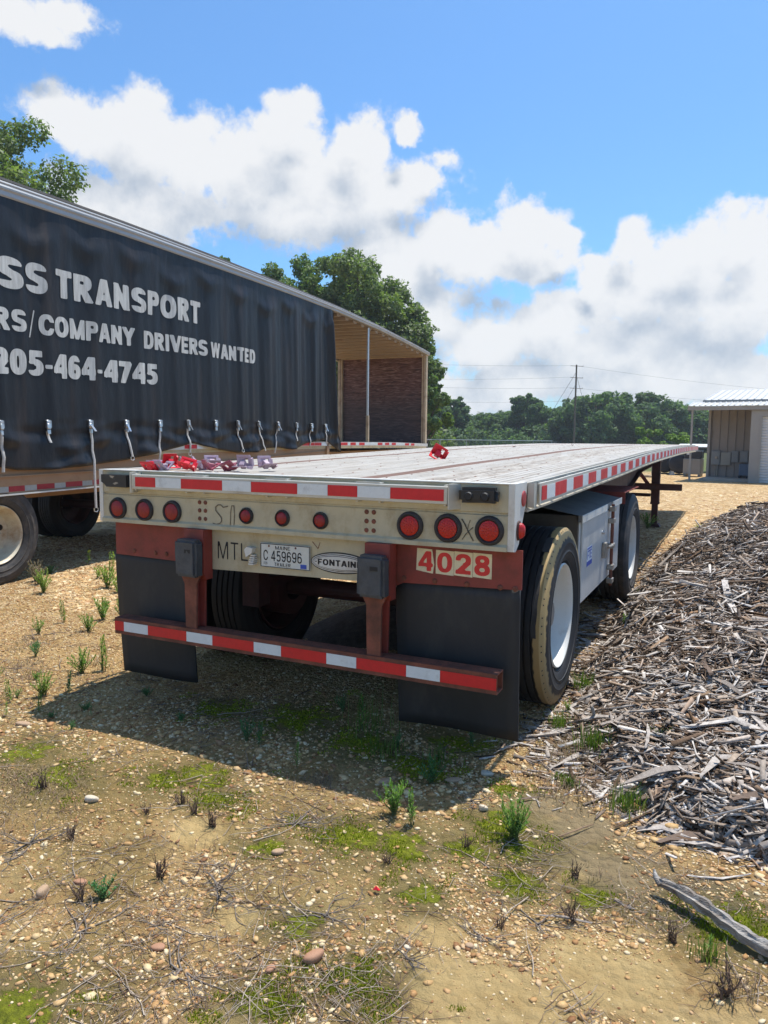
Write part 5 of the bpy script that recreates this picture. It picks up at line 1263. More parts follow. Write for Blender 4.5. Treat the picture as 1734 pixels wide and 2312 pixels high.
# front bulkhead
part('bulkhead_panel', MB().bbox(-2.50, -.11, 13.62, 13.645, 1.39, 3.70, .003), None, CT) if False else None
def ply():
    m = bpy.data.materials.new('dark_red_plywood'); m.use_nodes = True; nt = m.node_tree; N, L = nt.nodes, nt.links; b = N['Principled BSDF']; b.inputs['Roughness'].default_value = .7
    t = N.new('ShaderNodeTexCoord'); mp = N.new('ShaderNodeMapping'); L.new(t.outputs['Object'], mp.inputs['Vector']); mp.inputs['Scale'].default_value = (.55, 1, 5.5)
    w = N.new('ShaderNodeTexNoise'); w.inputs['Scale'].default_value = 4.5; w.inputs['Detail'].default_value = 8; w.inputs['Distortion'].default_value = 2.2; L.new(mp.outputs[0], w.inputs['Vector'])
    r = N.new('ShaderNodeValToRGB'); L.new(w.outputs['Fac'], r.inputs['Fac']); e = r.color_ramp.elements
    e[0].position = .36; e[0].color = (.05, .025, .022, 1); e[1].position = .66; e[1].color = (.30, .19, .16, 1); k = e.new(.5); k.color = (.14, .058, .048, 1)
    n2 = N.new('ShaderNodeTexNoise'); n2.inputs['Scale'].default_value = .9; n2.inputs['Detail'].default_value = 3; L.new(t.outputs['Object'], n2.inputs['Vector'])
    sp = N.new('ShaderNodeSeparateXYZ'); L.new(t.outputs['Object'], sp.inputs[0])
    a = N.new('ShaderNodeMath'); a.operation = 'MULTIPLY_ADD'; L.new(n2.outputs['Fac'], a.inputs[0]); a.inputs[1].default_value = 1.6; L.new(sp.outputs['Z'], a.inputs[2])
    rr = N.new('ShaderNodeMapRange'); L.new(a.outputs[0], rr.inputs['Value']); rr.inputs['From Min'].default_value = 3.1; rr.inputs['From Max'].default_value = 3.9
    mx_ = N.new('ShaderNodeMix'); mx_.data_type = 'RGBA'; mx_.blend_type = 'MIX'; L.new(rr.outputs[0], mx_.inputs['Factor'])
    dk = N.new('ShaderNodeMix'); dk.data_type = 'RGBA'; dk.inputs['Factor'].default_value = .62; L.new(r.outputs['Color'], dk.inputs['A']); dk.inputs['B'].default_value = (.055, .05, .05, 1)
    L.new(dk.outputs['Result'], mx_.inputs['A']); L.new(r.outputs['Color'], mx_.inputs['B']); L.new(mx_.outputs['Result'], b.inputs['Base Color'])
    return m
M['ply'] = ply()
part('bulkhead_panel', MB().bbox(-2.47, -.125, 13.60, 13.625, 1.385, 3.70, .003), M['ply'], CT)
part('bulkhead_post', MB().bbox(-.122, .0, 13.52, 13.66, 1.36, 3.78, .006), M['cream_post'], CT)
part('post_strip', MB().box(-.075, -.065, 13.512, 13.519, 1.37, 3.76), M['rust'], CT)
part('bulkhead_post', MB().bbox(-2.60, -2.475, 13.52, 13.66, 1.36, 3.78, .006), M['cream_post'], CT)
part('post_strip', MB().box(-2.53, -2.52, 13.512, 13.519, 1.37, 3.76), M['rust'], CT)
part('bulkhead_header', MB().bbox(-2.47, -.125, 13.53, 13.66, 3.70, 3.80, .005), M['cream_post'], CT)
part('bulkhead_sill', MB().bbox(-2.47, -.125, 13.50, 13.599, 1.355, 1.43, .004), M['chassis'], CT)
for x in (-1.2, -.6, -.3): part('winch', MB().bbox(x, x+.16, 13.38, 13.49, 1.40, 1.46, .004).tube([(x+.02, 13.45, 1.46), (x+.02, 13.45, 1.52)], .012, 6), M['chassis'], CT)
# support pole and far side
part('side_pole', MB().tube([(-.03, 9.6, zf(9.6)+.55), (-.03, 9.6, ztp(9.6)-.14)], .024, 10), M['bright'], CT, 40)
part('pole_sleeve', MB().bbox(-.06, .0, 9.57, 9.63, zf(9.6), zf(9.6)+.58, .003), M['cream_post'], CT)
part('pole_hook', MB().tube([(-.03, 9.68, ztp(9.6)-.14), (-.03, 9.66, ztp(9.6)-.3)], .008, 6), M['steel'], CT)
fc = MB()
ns = 120
for i in range(ns+1):
    s = S0+(8.2-S0)*i/ns
    for z in (1.25, 3.95): fc.v.append((-2.62+.03*math.sin(s*9)+.015*math.sin(s*23), s, z))
for i in range(ns): fc.f.append((i*2, i*2+2, i*2+3, i*2+1))
part('far_curtain', fc, M['curtain'], CT, True)
part('rear_frame', MB().box(-2.6, 0, S0-.1, S0-.01, 1.2, 4.0), M['beige'], CT)
# chassis, axles, wheels
for x in (-1.85, -.75): part('beam_web', MB().box(x-.06, x+.06, S0+.2, 8.0, .80, 1.25), M['beige'], CT)
for s in (0.0, 3.1):
    part('axle', MB().lathe([(-2.4, 0), (-2.4, .065), (-.3, .065), (-.3, 0)], 'X', 16, (0, s, .515)), M['chassis'], CT)
    wheel(CT, (-.145, s, .515), True, 'rim_cream', 'tyre_grey' if s == 0 else 'tyre_shaded', 1)
    wheel(CT, (-.47, s, .515), False, 'chassis', 'tyre_shaded', -1)
    wheel(CT, (-2.455, s, .515), True, 'chassis', 'tyre_shaded', -1)
    wheel(CT, (-2.13, s, .515), False, 'chassis', 'tyre_shaded', 1)
for x in (-.9, -1.7): part('landing_leg', MB().bbox(x-.07, x+.07, 10.3, 10.44, .03, 1.3, .006), M['beige'], CT)
part('beam_web', MB().box(-2.0, -.6, 8.0, 13.4, 1.08, 1.24), M['beige'], CT)
# ------------------------------------------------------------------ trees
M['bark'] = mat('tree_bark', (.10, .075, .055), .9, 0, .25, 4, None, 0, 1, .4, 20)
M['leaf_near'] = island_mat('broad_leaves', [(.08, .12, .040), (.115, .165, .055), (.155, .21, .075), (.20, .25, .105)], .55, None, 0, .3, .42, .15, .5)
M['leaf_warm'] = island_mat('light_leaves', [(.08, .135, .03), (.12, .19, .045), (.17, .24, .065)], .55, None, 0, .3, .3, .15, .5)
M['leaf_far'] = island_mat('far_leaves', [(.06, .11, .052), (.09, .15, .066), (.12, .19, .082), (.155, .22, .10)], .65, None, 0, .2, .38, .2, .3)
M['leaf_bright'] = island_mat('bright_shrub_leaves', [(.10, .17, .02), (.16, .25, .035), (.21, .30, .05)], .6, None, 0, .2, .3, .15, .5)
def leaf_cloud(cents, rads, n, size, r, squash=.8):
    """n leaf faces on the skins of clumps"""
    cents = np.array(cents); rads = np.array(rads); w = rads**2; w /= w.sum()
    idx = r.choice(len(cents), n, p=w)
    d = r.normal(size=(n, 3)); d /= np.linalg.norm(d, axis=1)[:, None]
    rad = rads[idx]*(.55+.5*r.random(n)**.6)*(1+.18*np.sin(d[:, 0]*7+idx)+.15*np.sin(d[:, 2]*9+idx*2))
    p = cents[idx]+d*rad[:, None]*np.array([1, 1, squash])
    nm = d*.7+r.normal(size=(n, 3))*.6+np.array([0, 0, .45]); nm /= np.linalg.norm(nm, axis=1)[:, None]
    t = np.cross(nm, r.normal(size=(n, 3))); t /= np.linalg.norm(t, axis=1)[:, None]; b = np.cross(nm, t)
    sz = size*(.6+.8*r.random(n))[:, None]
    v = np.stack([p-t*sz, p-b*sz*.5+nm*sz*.12, p+t*sz, p+b*sz*.5+nm*sz*.12], 1).reshape(-1, 3)
    return v, np.arange(n*4).reshape(-1, 4)
def tree_parts(seed, H, Rc, zc, nclump, n, size, cr=.30, droop=0.0, shape=None):
    r = np.random.default_rng(seed); cents = []; rads = []
    tries = 0
    while len(cents) < nclump and tries < 4000:
        tries += 1
        d = r.normal(size=3); d /= np.linalg.norm(d); q = d*r.random()**.33
        c = np.array([q[0]*Rc, q[1]*Rc, zc+q[2]*(H-zc)*(1 if q[2] > 0 else (zc-H*.14)/(H-zc))])
        f = 1.0-.35*max(0, q[2])
        rr = cr*Rc*(.5+.6*r.random())*f
        if shape is not None and not shape(c): continue
        if cents and np.min(np.linalg.norm(np.array(cents)-c, axis=1)) < rr*.5: continue
        cents.append(c); rads.append(rr)
    v, f = leaf_cloud(cents, rads, n, size, r)
    tb = MB(); lean = r.normal(0, .03, 2)
    trunk = [(lean[0]*z, lean[1]*z, z) for z in np.linspace(-.2, H*.8, 7)]
    tb.tube(trunk, [H*.028*(1-.85*i/6)+.02 for i in range(7)], 8)
    for c, rr in list(zip(cents, rads))[:26]:
        z0 = max(H*.16, c[2]*(.45+.25*r.random())); a = Vector((lean[0]*z0, lean[1]*z0, z0)); b = Vector(c); m_ = a.lerp(b, .5)+Vector((0, 0, .06*H*r.random()))
        tb.tube([a, m_, b], [H*.011, H*.007, H*.003], 5)
    return v, f, tb
def tree(name, lab, loc, P, m, grp=None, rz=0, cat='tree'):
    v, f, tb = P
    t = thing(name, lab, cat, loc, rz, grp)
    if isinstance(v, np.ndarray): me = np_mesh('crown', v, f, M[m])
    link('crown', me, t); link('trunk', tb.mesh('trunk', M['bark'], True), t)
    return t
tree('oak_tree', 'big leafy tree rising above the roof at the left edge of the view', (-24.1, 16.2, 0), tree_parts(11, 14.1, 3.9, 8.6, 170, 120000, .085, .24), 'leaf_near')
tree('oak_tree', 'large dark green oak with rounded crown behind the curtain trailer', (-19.6, 37.4, 0), tree_parts(12, 12.7, 4.6, 6.2, 190, 120000, .12, .25), 'leaf_near')
tree('oak_tree', 'spreading oak whose boughs hang past the trailer front', (-16.9, 37.3, 0), tree_parts(13, 9.8, 2.7, 5.6, 120, 70000, .12, .26), 'leaf_near')
tree('sweetgum_tree', 'pale green tall tree at the left of the group behind the trailer roof', (-24.1, 37.6, 0), tree_parts(14, 12.5, 4.0, 6.8, 150, 90000, .12, .25), 'leaf_warm')
tree('sweetgum_tree', 'small treetop just showing over the trailer roof, apart on the left', (-28.2, 35.6, 0), tree_parts(15, 13.3, 2.0, 8.0, 60, 30000, .12, .26), 'leaf_near')
tree('young_tree', 'young bright leaved tree just behind the front corner of the trailer', (-14.15, 36.4, 0), tree_parts(16, 5.3, 1.25, 3.1, 16, 9000, .15, .33), 'leaf_warm')
# the treeline across the field: six shapes, each tree a thing
protos = []
for i, (H, Rc, zc) in enumerate([(7.4, 3.6, 4.2), (7.0, 3.0, 4.4), (6.0, 3.4, 3.4), (5.6, 2.6, 3.2), (7.6, 2.4, 4.6), (6.4, 4.0, 3.6)]):
    v, f, tb = tree_parts(30+i, H, Rc, zc, 90, 18000, .19, .25)
    protos.append((np_mesh('crown', v, f, M['leaf_far']), tb.mesh('trunk', M['bark'], True), H))
line = [(-38.5, 88, 6.2, 0), (-34.9, 86, 6.6, 1), (-36.2, 96, 5.6, 2), (-33.2, 91.8, 6.9, 4), (-35.1, 104, 5.4, 2), (-31.6, 100, 5.2, 5), (-35.1, 113, 5.2, 3), (-31.5, 112, 5.6, 5), (-28.4, 108, 6.2, 0), (-26.2, 103, 5.9, 3), (-24.3, 96.3, 7.4, 4), (-22.2, 99, 5.9, 2), (-23.6, 110, 5.8, 5), (-20.4, 104, 5.9, 1), (-18.3, 98, 6.6, 0), (-15.6, 98, 7.5, 5), (-13.2, 101.5, 7.6, 0), (-11.0, 103, 7.5, 1), (-8.9, 103.5, 7.2, 5), (-6.8, 106, 6.6, 0), (-5.0, 107, 6.0, 2), (-3.2, 109, 5.5, 3), (-1.2, 112, 5.6, 1), (1.5, 114, 6.0, 0), (4.8, 116, 6.6, 5), (8.5, 118, 6.4, 2), (-42, 92, 6.0, 5), (-45.5, 84, 6.6, 1), (-17.0, 106, 5.6, 3), (-28.8, 97, 4.8, 2)]
line_lab = {10: 'tall thin crowned tree standing up above the treeline midway', 14: 'dark rounded tree just behind the utility pole', 15: 'broad dark tree immediately right of the utility pole', 3: 'pointed green tree nearest the trailer front corner in the treeline', 21: 'lighter small tree at the right end of the treeline by the porch post'}
_pa = math.atan2(-15.2-2.13, 83.6+3.17)
_az = [(math.atan2(x-2.13, y+3.17)-_pa, i) for i, (x, y, H, k) in enumerate(line)]
_L = [i for a, i in sorted(_az, reverse=True) if a < 0]; _R = [i for a, i in sorted(_az) if a >= 0]
_W = ['first', 'second', 'third', 'fourth', 'fifth', 'sixth', 'seventh', 'eighth', 'ninth', 'tenth', 'eleventh', 'twelfth', 'thirteenth', 'fourteenth', 'fifteenth', 'sixteenth', 'seventeenth', 'eighteenth', 'nineteenth', 'twentieth', 'twenty-first', 'twenty-second']
for i, (x, y, H, k) in enumerate(line):
    _s, _n = ('left', _L.index(i)) if i in _L else ('right', _R.index(i))
    line_lab.setdefault(i, 'dark green treeline tree, %s to the %s of the utility pole' % (_W[_n], _s))
    cm, tm, H0 = protos[k]; t = thing('field_tree', line_lab.get(i, 'dark green tree in the treeline across the field'), 'tree', (x, y, 0), i*1.7, 'treeline across the field'); s_ = H/H0*1.06
    t.scale = (s_*1.05, s_*1.05, s_)
    link('crown', cm, t); link('trunk', tm, t)
v, f, tb = tree_parts(50, 2.5, 1.3, 1.2, 16, 6000, .13, .36)
bm2 = np_mesh('crown', v, f, M['leaf_bright'])
for x, y, s_, lab in [(-5.8, 71.5, 1.12, 'bright yellow green shrub before the dark treeline'), (-3.5, 74.5, .95, 'smaller mid green shrub right of the bright one'), (-2.2, 60, .8, 'low green shrub seen between the tanks and the porch post')]:
    t = thing('shrub', lab, 'shrub', (x, y, 0), x); t.scale = (s_,)*3; link('crown', bm2, t); link('trunk', tb.mesh('trunk', M['bark'], True), t)
# scrub filling the foot of the treeline
r = np.random.default_rng(5); cents = []; rads = []
for k in range(150):
    t_ = k/149; x = -46+t_*58+r.normal(0, .6); y = 86+22*min(1, t_*1.3)+r.normal(0, 3); cents.append((x, y, .9+r.random()*1.3)); rads.append(1.2+r.random()*1.3)
v, f = leaf_cloud(cents, rads, 60000, .22, r)
o = link('undergrowth', np_mesh('undergrowth', v, f, M['leaf_far'])); tag(o, 'dark green scrub under the treeline', 'undergrowth', None, 'stuff')
cents = []; rads = []
for k in range(60):
    t_ = k/59; cents.append((-30+t_*14+r.normal(0, .5), 40+r.normal(0, 1.2), .8+r.random()*.9)); rads.append(1.0+r.random()*.9)
v, f = leaf_cloud(cents, rads, 26000, .17, r)
o = link('undergrowth', np_mesh('undergrowth', v, f, M['leaf_near'])); tag(o, 'green bushes at the foot of the oaks', 'undergrowth', None, 'stuff')

# ------------------------------------------------------------------ wood chip pile
def pile_h(x, y):
    x = np.asarray(x, float); y = np.asarray(y, float)
    xb = np.interp(y, [-.7, -.3, -.18, .0, .2, .4, .8, 1.5, 3, 4.5, 6.5, 8, 9.2, 11, 13], [4.5, 2.55, 2.05, 1.82, 1.64, 1.50, 1.36, 1.30, 1.24, 1.27, 1.30, 1.42, 1.65, 2.3, 3.4])
    d = x-xb+.05*np.sin(y*5)+.04*np.sin(y*11+1)
    A = 1.00*sm(-.9, 4.2, y)*(1-sm(7.2, 11.5, y))+.06*sm(-.6, .2, y)
    h = A*(1-np.exp(-np.maximum(d, 0)/1.05))
    h = h+.05*sm(0, .8, d)*(np.sin(x*5.1+y*2.2)+np.sin(x*2.7-y*4.3+1))*sm(-.2, 1.5, y)*.8
    return np.where(d > 0, np.maximum(h, .0)+.03*sm(0, .25, d), -.06), d
px_, py_ = np.meshgrid(np.arange(1.1, 7.01, .06), np.arange(-1.3, 13.01, .06), indexing='xy')
hz, dd_ = pile_h(px_, py_)
hz = hz+gz(px_, py_)-.025+rng.normal(0, .008, hz.shape)
V = np.stack([px_.ravel(), py_.ravel(), hz.ravel()], 1); nx, ny = px_.shape[1], px_.shape[0]
ii = (np.arange(ny-1)[:, None]*nx+np.arange(nx-1)[None, :]).ravel(); F = np.stack([ii, ii+1, ii+1+nx, ii+nx], 1)
M['chipbase'] = mat('packed_dark_chips', (.10, .075, .055), .95, 0, .4, 30, (.04, .03, .022), .4, 14, 1.0, 70)
PILE = link('wood_chip_pile', np_mesh('wood_chip_pile', V, F, M['chipbase'], True)); tag(PILE, 'long heap of grey weathered wood shards beside the flatbed', 'wood pile')
M['shard'] = island_mat('weathered_wood_shards', [(.042, .027, .018), (.13, .082, .05), (.25, .19, .145), (.35, .295, .25), (.47, .42, .37), (.64, .59, .54), (.28, .165, .09), (.39, .315, .245)], .85, [0, .16, .34, .50, .66, .80, .90, 1], .3, .2, 0, .25, 60)
def shard_mesh(P, D, Nn, Ln, Wd, Th, r, seg=3):
    """many bent, tapered splinters; P centres, D directions, Nn up vectors"""
    n = len(P); D = D/np.linalg.norm(D, axis=1)[:, None]; B = np.cross(Nn, D); B /= np.linalg.norm(B, axis=1)[:, None]; U = np.cross(D, B)
    bend = r.normal(0, .10, (n, 1))*Ln[:, None]; bendu = r.normal(0, .05, (n, 1))*Ln[:, None]
    rings = []
    for k in range(seg):
        t = k/(seg-1)*2-1
        c = P+D*(Ln*.5*t)[:, None]+B*bend*(t*t)+U*bendu*(1-t*t)
        w = Wd*(1 if seg == 3 and k == 1 else (.35+.65*r.random(n))); h = Th*(1 if seg == 3 and k == 1 else (.3+.6*r.random(n)))
        tw = r.normal(0, .25, n); ca, sa = np.cos(tw), np.sin(tw)
        for a, b in ((-1, -1), (1, -1), (1, 1), (-1, 1)):
            aa = a*w*.5; bb = b*h*.5
            jit = 1+r.normal(0, .15, n)
            rings.append(c+B*((aa*ca-bb*sa)*jit)[:, None]+U*((aa*sa+bb*ca))[:, None]+(D*(r.normal(0, .10, n)*Wd*2)[:, None] if k != 1 or seg == 2 else 0))
    V = np.stack(rings, 1).reshape(-1, 3); q = seg*4
    fs = []
    for k in range(seg-1):
        for j in range(4): a = k*4+j; b = k*4+(j+1) % 4; fs.append((a, b, b+4, a+4))
    fs.append((3, 2, 1, 0)); e = (seg-1)*4; fs.append((e, e+1, e+2, e+3))
    F = (np.arange(n)[:, None, None]*q+np.array(fs)[None]).reshape(-1, 4)
    return V, F
r = np.random.default_rng(21)
def pile_sample(n, near=False):
    # density falls with distance from the near side so that pieces stay countable on screen
    out = []; 
    while sum(len(o_) for o_ in out) < n:
        m_ = n*2
        rr = 1.7*np.exp(r.random(m_)*math.log(15/1.7)); a = R_(-28)+r.random(m_)*R_(44)
        x = 2.13+rr*np.sin(a); y = -3.17+rr*np.cos(a)
        h, d = pile_h(x, y); ok = (d > -.12+r.exponential(.10, m_)*-1)&((d > 0)|(r.random(m_) < .5))&(x < 6.8)
        out.append(np.stack([x, y, rr, d], 1)[ok])
    return np.concatenate(out)[:n]
def place(S_, lift):
    x, y, rr, d = S_.T
    h, _ = pile_h(x, y); h = np.where(d > 0, h, 0)+gz(x, y)
    e = .05; hx = (pile_h(x+e, y)[0]-pile_h(x-e, y)[0])/(2*e); hy = (pile_h(x, y+e)[0]-pile_h(x, y-e)[0])/(2*e)
    hx = np.clip(np.where(d > .06, hx, 0), -1.2, 1.2); hy = np.clip(np.where(d > .06, hy, 0), -1.2, 1.2)
    Nn = np.stack([-hx, -hy, np.ones_like(x)], 1); Nn /= np.linalg.norm(Nn, axis=1)[:, None]
    return np.stack([x, y, h], 1)+Nn*lift[:, None], Nn
n = 80000
S_ = pile_sample(n); flat = sm(.0, .5, S_[:, 3])
Ln = np.clip(r.lognormal(math.log(.040), .70, n), .010, .26)*(1+.02*S_[:, 2]); Wd = Ln*np.clip(r.lognormal(math.log(.15), .45, n), .05, .5); Wd = np.clip(Wd, .0025, .024); Th = Wd*(.15+.35*r.random(n))
P, Nn = place(S_, (.004+r.random(n)*.055*flat))
D = r.normal(size=(n, 3))*np.array([1, .8, .30]); D -= Nn*(np.sum(D*Nn, 1)*(.55+.4*(1-flat)))[:, None]
V, F = shard_mesh(P, D, Nn+r.normal(0, .3, Nn.shape), Ln, Wd, Th, r, 2)
o = link('wood_shards', np_mesh('wood_shards', V, F, M['shard']), PILE); o['kind'] = 'stuff'
# the larger splinters, each its own part
sh_me = []
for k in range(14):
    rr = np.random.default_rng(400+k)
    v, f = shard_mesh(np.zeros((1, 3)), np.array([[1., 0, 0]]), np.array([[0, 0, 1.]]), np.array([1.]), np.array([.06+.07*rr.random()]), np.array([.022+.02*rr.random()]), rr, 3)
    m = MB(); m.add(v, f); 
    bm = bmesh.new(); me = m.mesh('shard', None); bm.from_mesh(me); bmesh.ops.subdivide_edges(bm, edges=[e for e in bm.edges if e.calc_length() > .25], cuts=2)
    for vv in bm.verts: vv.co += Vector(rr.normal(0, .008, 3))
    bm.to_mesh(me); bm.free(); me.materials.append(None)
    sh_me.append(me)
wm = []
for i, c in enumerate([(.42, .37, .325), (.31, .26, .22), (.53, .48, .43), (.23, .145, .08), (.15, .10, .07)]):
    wm.append(mat('weathered_splinter_%s' % ('abcde'[i]), c, .85, 0, .22, 30, (.14, .11, .09), .35, 9, .35, 120, (1, 1, 1), obj=True))
for i, me in enumerate(sh_me): me.materials[0] = wm[[0, 1, 2, 0, 3, 4, 1, 2, 0, 1, 0, 3, 2, 4][i]]
S_ = pile_sample(290); S_ = S_[np.argsort(S_[:, 2])]
P, Nn = place(S_, np.full(len(S_), .045)*sm(0, .4, S_[:, 3])+.012)
for i in range(len(S_)):
    a = r.uniform(0, 6.28); up = Vector(Nn[i]); dr_ = Vector((math.cos(a), math.sin(a)*.8, r.normal(0, .12))); dr_ = (dr_-up*dr_.dot(up)*.8).normalized()
    b = up.cross(dr_).normalized(); u = dr_.cross(b); L0 = float(np.clip(r.lognormal(math.log(.17), .38), .09, .36))*(1+.05*S_[i, 2])
    mt_ = Matrix(((dr_.x, b.x, u.x, P[i, 0]), (dr_.y, b.y, u.y, P[i, 1]), (dr_.z, b.z, u.z, P[i, 2]), (0, 0, 0, 1)))
    o = link('wood_shard', sh_me[int(r.integers(14))], PILE); o.matrix_basis = mt_ @ Matrix.Diagonal((L0, L0*r.uniform(.7, 1.3), L0, 1))

# loose sticks lying off the pile, each a thing
def stick(p0, p1, w, lab, k=0, z=.012):
    a, b = Vector((*p0, 0)), Vector((*p1, 0)); d = b-a; L0 = d.length; c = (a+b)/2; ang = math.atan2(d.y, d.x)
    o = link('stick', sh_me[k], None, (c.x, c.y, float(gz(c.x, c.y))+z), (0, r.normal(0, .02), ang), (L0, w/.14, w/.12)); return tag(o, lab, 'stick', 'loose sticks by the wood pile')
stick((1.10, .26), (1.20, .45), .022, 'thin stick pointing at the lower corner of the right mud flap', 3)
stick((1.36, .58), (1.70, .86), .028, 'pale stick slanting from the tyre towards the pile', 0)
stick((1.36, .22), (1.64, .55), .035, 'broad weathered splinter at the pile edge below the slanting stick', 8)
stick((1.45, .95), (1.78, 1.02), .04, 'flat grey board splinter near the tyre foot', 1)
stick((1.66, .25), (1.72, .48), .035, 'upright looking pale splinter crossing the pile edge', 2)
stick((1.58, -.42), (1.68, -.26), .012, 'forked twig on the grey silt before the pile', 4)
stick((1.60, -.90), (1.78, -.86), .014, 'bent pale twig on the bare sand', 9)
stick((1.83, -.70), (1.90, -.72), .018, 'short grey stick left of the big log', 6)
stick((2.05, -.46), (2.25, -.35), .02, 'pale splinter between the log and the pile', 7)
stick((1.35, -.20), (1.44, -.12), .010, 'small brown twig beside the bushy weed', 5)
# the weathered log in the lower right
lg = MB(); pts = []; rad = []
for i in range(43):
    t_ = i/24; x = 1.962+.44*t_; y = -.615-.225*t_+.012*math.sin(t_*6+1)-.04*t_*t_; pts.append((x, y, .036+.006*math.sin(t_*7)))
    rad.append((.012+.011*min(1, t_*4)-.006*t_)*(1+.13*math.sin(i*1.9)+.06*math.sin(i*4.1)))
lg.tube(pts, rad, 18)
rl = random.Random(3)
lg.v = [(x+rl.gauss(0, .0012), y+rl.gauss(0, .0012)+.003*math.sin(i%18*2.1), z+.004*math.sin(i%18*1.9+x*9)+rl.gauss(0, .001)) for i, (x, y, z) in enumerate(lg.v)]
M['logwood'] = mat('silver_grey_log', (.40, .37, .335), .85, 0, .35, 10, (.11, .075, .05), .55, 6, .8, 60, (.6, 3.2, 3.0))
lo = link('log', lg.mesh('log', M['logwood'], 50)); tag(lo, 'silver grey weathered log lying at the lower right corner', 'log')
part('log_stub', MB().tube([(1.965, -.612, .03), (1.945, -.595, .045), (1.938, -.585, .065)], [.014, .009, .003], 8), M['logwood'], lo, 50)
# dark chip heap glimpsed under the trailer
hp = MB()
for j in range(9):
    for i in range(9):
        u_, v_ = i/8-.5, j/8-.5; rr_ = math.hypot(u_, v_)*2; hp.v.append((-.25+u_*1.5, 2.1+v_*1.3, .24*max(0, 1-rr_**2)-.02))
for j in range(8):
    for i in range(8): a = j*9+i; hp.f.append((a, a+1, a+10, a+9))
h_ = link('bark_heap', hp.mesh('bark_heap', M['chipbase'], True)); tag(h_, 'low dark heap of bark in the shade under the flatbed', 'heap')
# ------------------------------------------------------------------ gravel, stones, moss tufts, twigs
M['pebble'] = island_mat('mixed_pebbles', [(.20, .09, .036), (.36, .19, .072), (.50, .31, .13), (.56, .38, .18), (.42, .225, .095), (.68, .56, .36), (.60, .44, .225), (.28, .145, .07)], .7, None, .25, .3, 0, .14, 130)
M['stone'] = mat('tan_field_stone', (.42, .28, .17), .7, 0, .2, 14, (.25, .16, .1), .3, 9, .3, 90, obj=True)
M['stone_pale'] = mat('pale_field_stone', (.56, .48, .36), .7, 0, .12, 14, (.35, .27, .18), .2, 9, .2, 90, obj=True)
M['stone_pink'] = mat('pinkish_brown_stone', (.36, .185, .105), .65, 0, .15, 14, (.28, .15, .1), .2, 9, .2, 90, obj=True)
bm = bmesh.new(); bmesh.ops.create_icosphere(bm, subdivisions=1, radius=1.0); ico_v = np.array([v.co[:] for v in bm.verts]); ico_f = np.array([[v.index for v in f.verts] for f in bm.faces]); bm.free()
def view_sample(n, r0, r1, a0, a1, r):
    rr = r0*np.exp(r.random(n)*math.log(r1/r0)); a = R_(a0)+r.random(n)*R_(a1-a0)
    return 2.13+rr*np.sin(a), -3.17+rr*np.cos(a), rr
r = np.random.default_rng(33)
def blob_noise(x, y, s, seed):
    rs = np.random.default_rng(seed); v = 0
    for k in range(6):
        a = rs.uniform(0, 6.28); f = s*rs.uniform(.5, 2.2); v = v+np.sin((x*math.cos(a)+y*math.sin(a))*f+rs.uniform(0, 6.28))
    return v/3.0
N0 = 190000
x, y, rr = view_sample(N0, 1.6, 12.5, -62, 16, r)
bare = patches(x, y, BARE)+.35*blob_noise(x, y, 7, 1); moss = patches(x, y, MOSS)+.3*blob_noise(x, y, 9, 2)
dens = .62+.32*blob_noise(x, y, 2.2, 3)+.28*blob_noise(x, y, 6, 4)
dens = dens*(1-.45*sm(.0, .6, patches(x, y, OLIVE)+.7*blob_noise(x, y, 4, 21)))
dens = np.where(y > -.35+.25*(x+.5), dens+.35, dens)           # thicker under and beyond the trailer
dens = np.clip(dens+.25*sm(1.5, -1.0, x), .10, 1.0)*(1-.93*sm(-.1, .35, bare))*(1-.80*sm(-.15, .4, moss))
_, pd = pile_h(x, y); dens = dens*np.where(pd > .05, 0, 1)
ok = r.random(N0) < dens; x, y, rr = x[ok], y[ok], rr[ok]; n = len(x)
sz = np.maximum(np.clip(r.lognormal(math.log(.0034), .55, n), .0015, .014), .00105*rr)
sz = sz*(1+.75*np.exp(-((y+.35-.12*x)/.35)**2)*(r.random(n) < .35)+.15*(y > -.4))
ax = np.stack([sz*r.uniform(.8, 1.5, n), sz*r.uniform(.7, 1.1, n), sz*r.uniform(.30, .6, n)], 1)
th = r.uniform(0, 6.28, n); c_, s_ = np.cos(th), np.sin(th); tl = r.normal(0, .25, n)
base = ico_v[None]*ax[:, None, :]*(1+r.normal(0, .13, (n, len(ico_v), 1)))
X = base[..., 0]*c_[:, None]-base[..., 1]*s_[:, None]; Y = base[..., 0]*s_[:, None]+base[..., 1]*c_[:, None]; Z = base[..., 2]+X*np.sin(tl)[:, None]
V = np.stack([X+x[:, None], Y+y[:, None], Z+(gz(x, y)+ax[:, 2]*.25)[:, None]], 2).reshape(-1, 3)
F = (np.arange(n)[:, None, None]*len(ico_v)+ico_f[None]).reshape(-1, 3)
o = link('gravel', np_mesh('gravel', V, F, M['pebble'], True)); tag(o, 'loose tan and orange pebbles over the yard', 'gravel', None, 'stuff')
print('pebbles', n)
x, y, rr = view_sample(60000, 7.0, 26.0, -50, 10, r)
_, pd = pile_h(x, y); ok = (pd < .05)&(y < 27.5); x, y, rr = x[ok], y[ok], rr[ok]; n = len(x)
sz = np.clip(r.lognormal(math.log(.012), .4, n), .006, .03)*(1+.03*rr); ax = np.stack([sz*r.uniform(.8, 1.5, n), sz*r.uniform(.7, 1.1, n), sz*r.uniform(.35, .6, n)], 1)
o4 = np.array([(1, 0, 0), (0, 1, 0), (-1, 0, 0), (0, -1, 0), (.1, .1, 1)]); th = r.uniform(0, 6.28, n); c_, s_ = np.cos(th), np.sin(th)
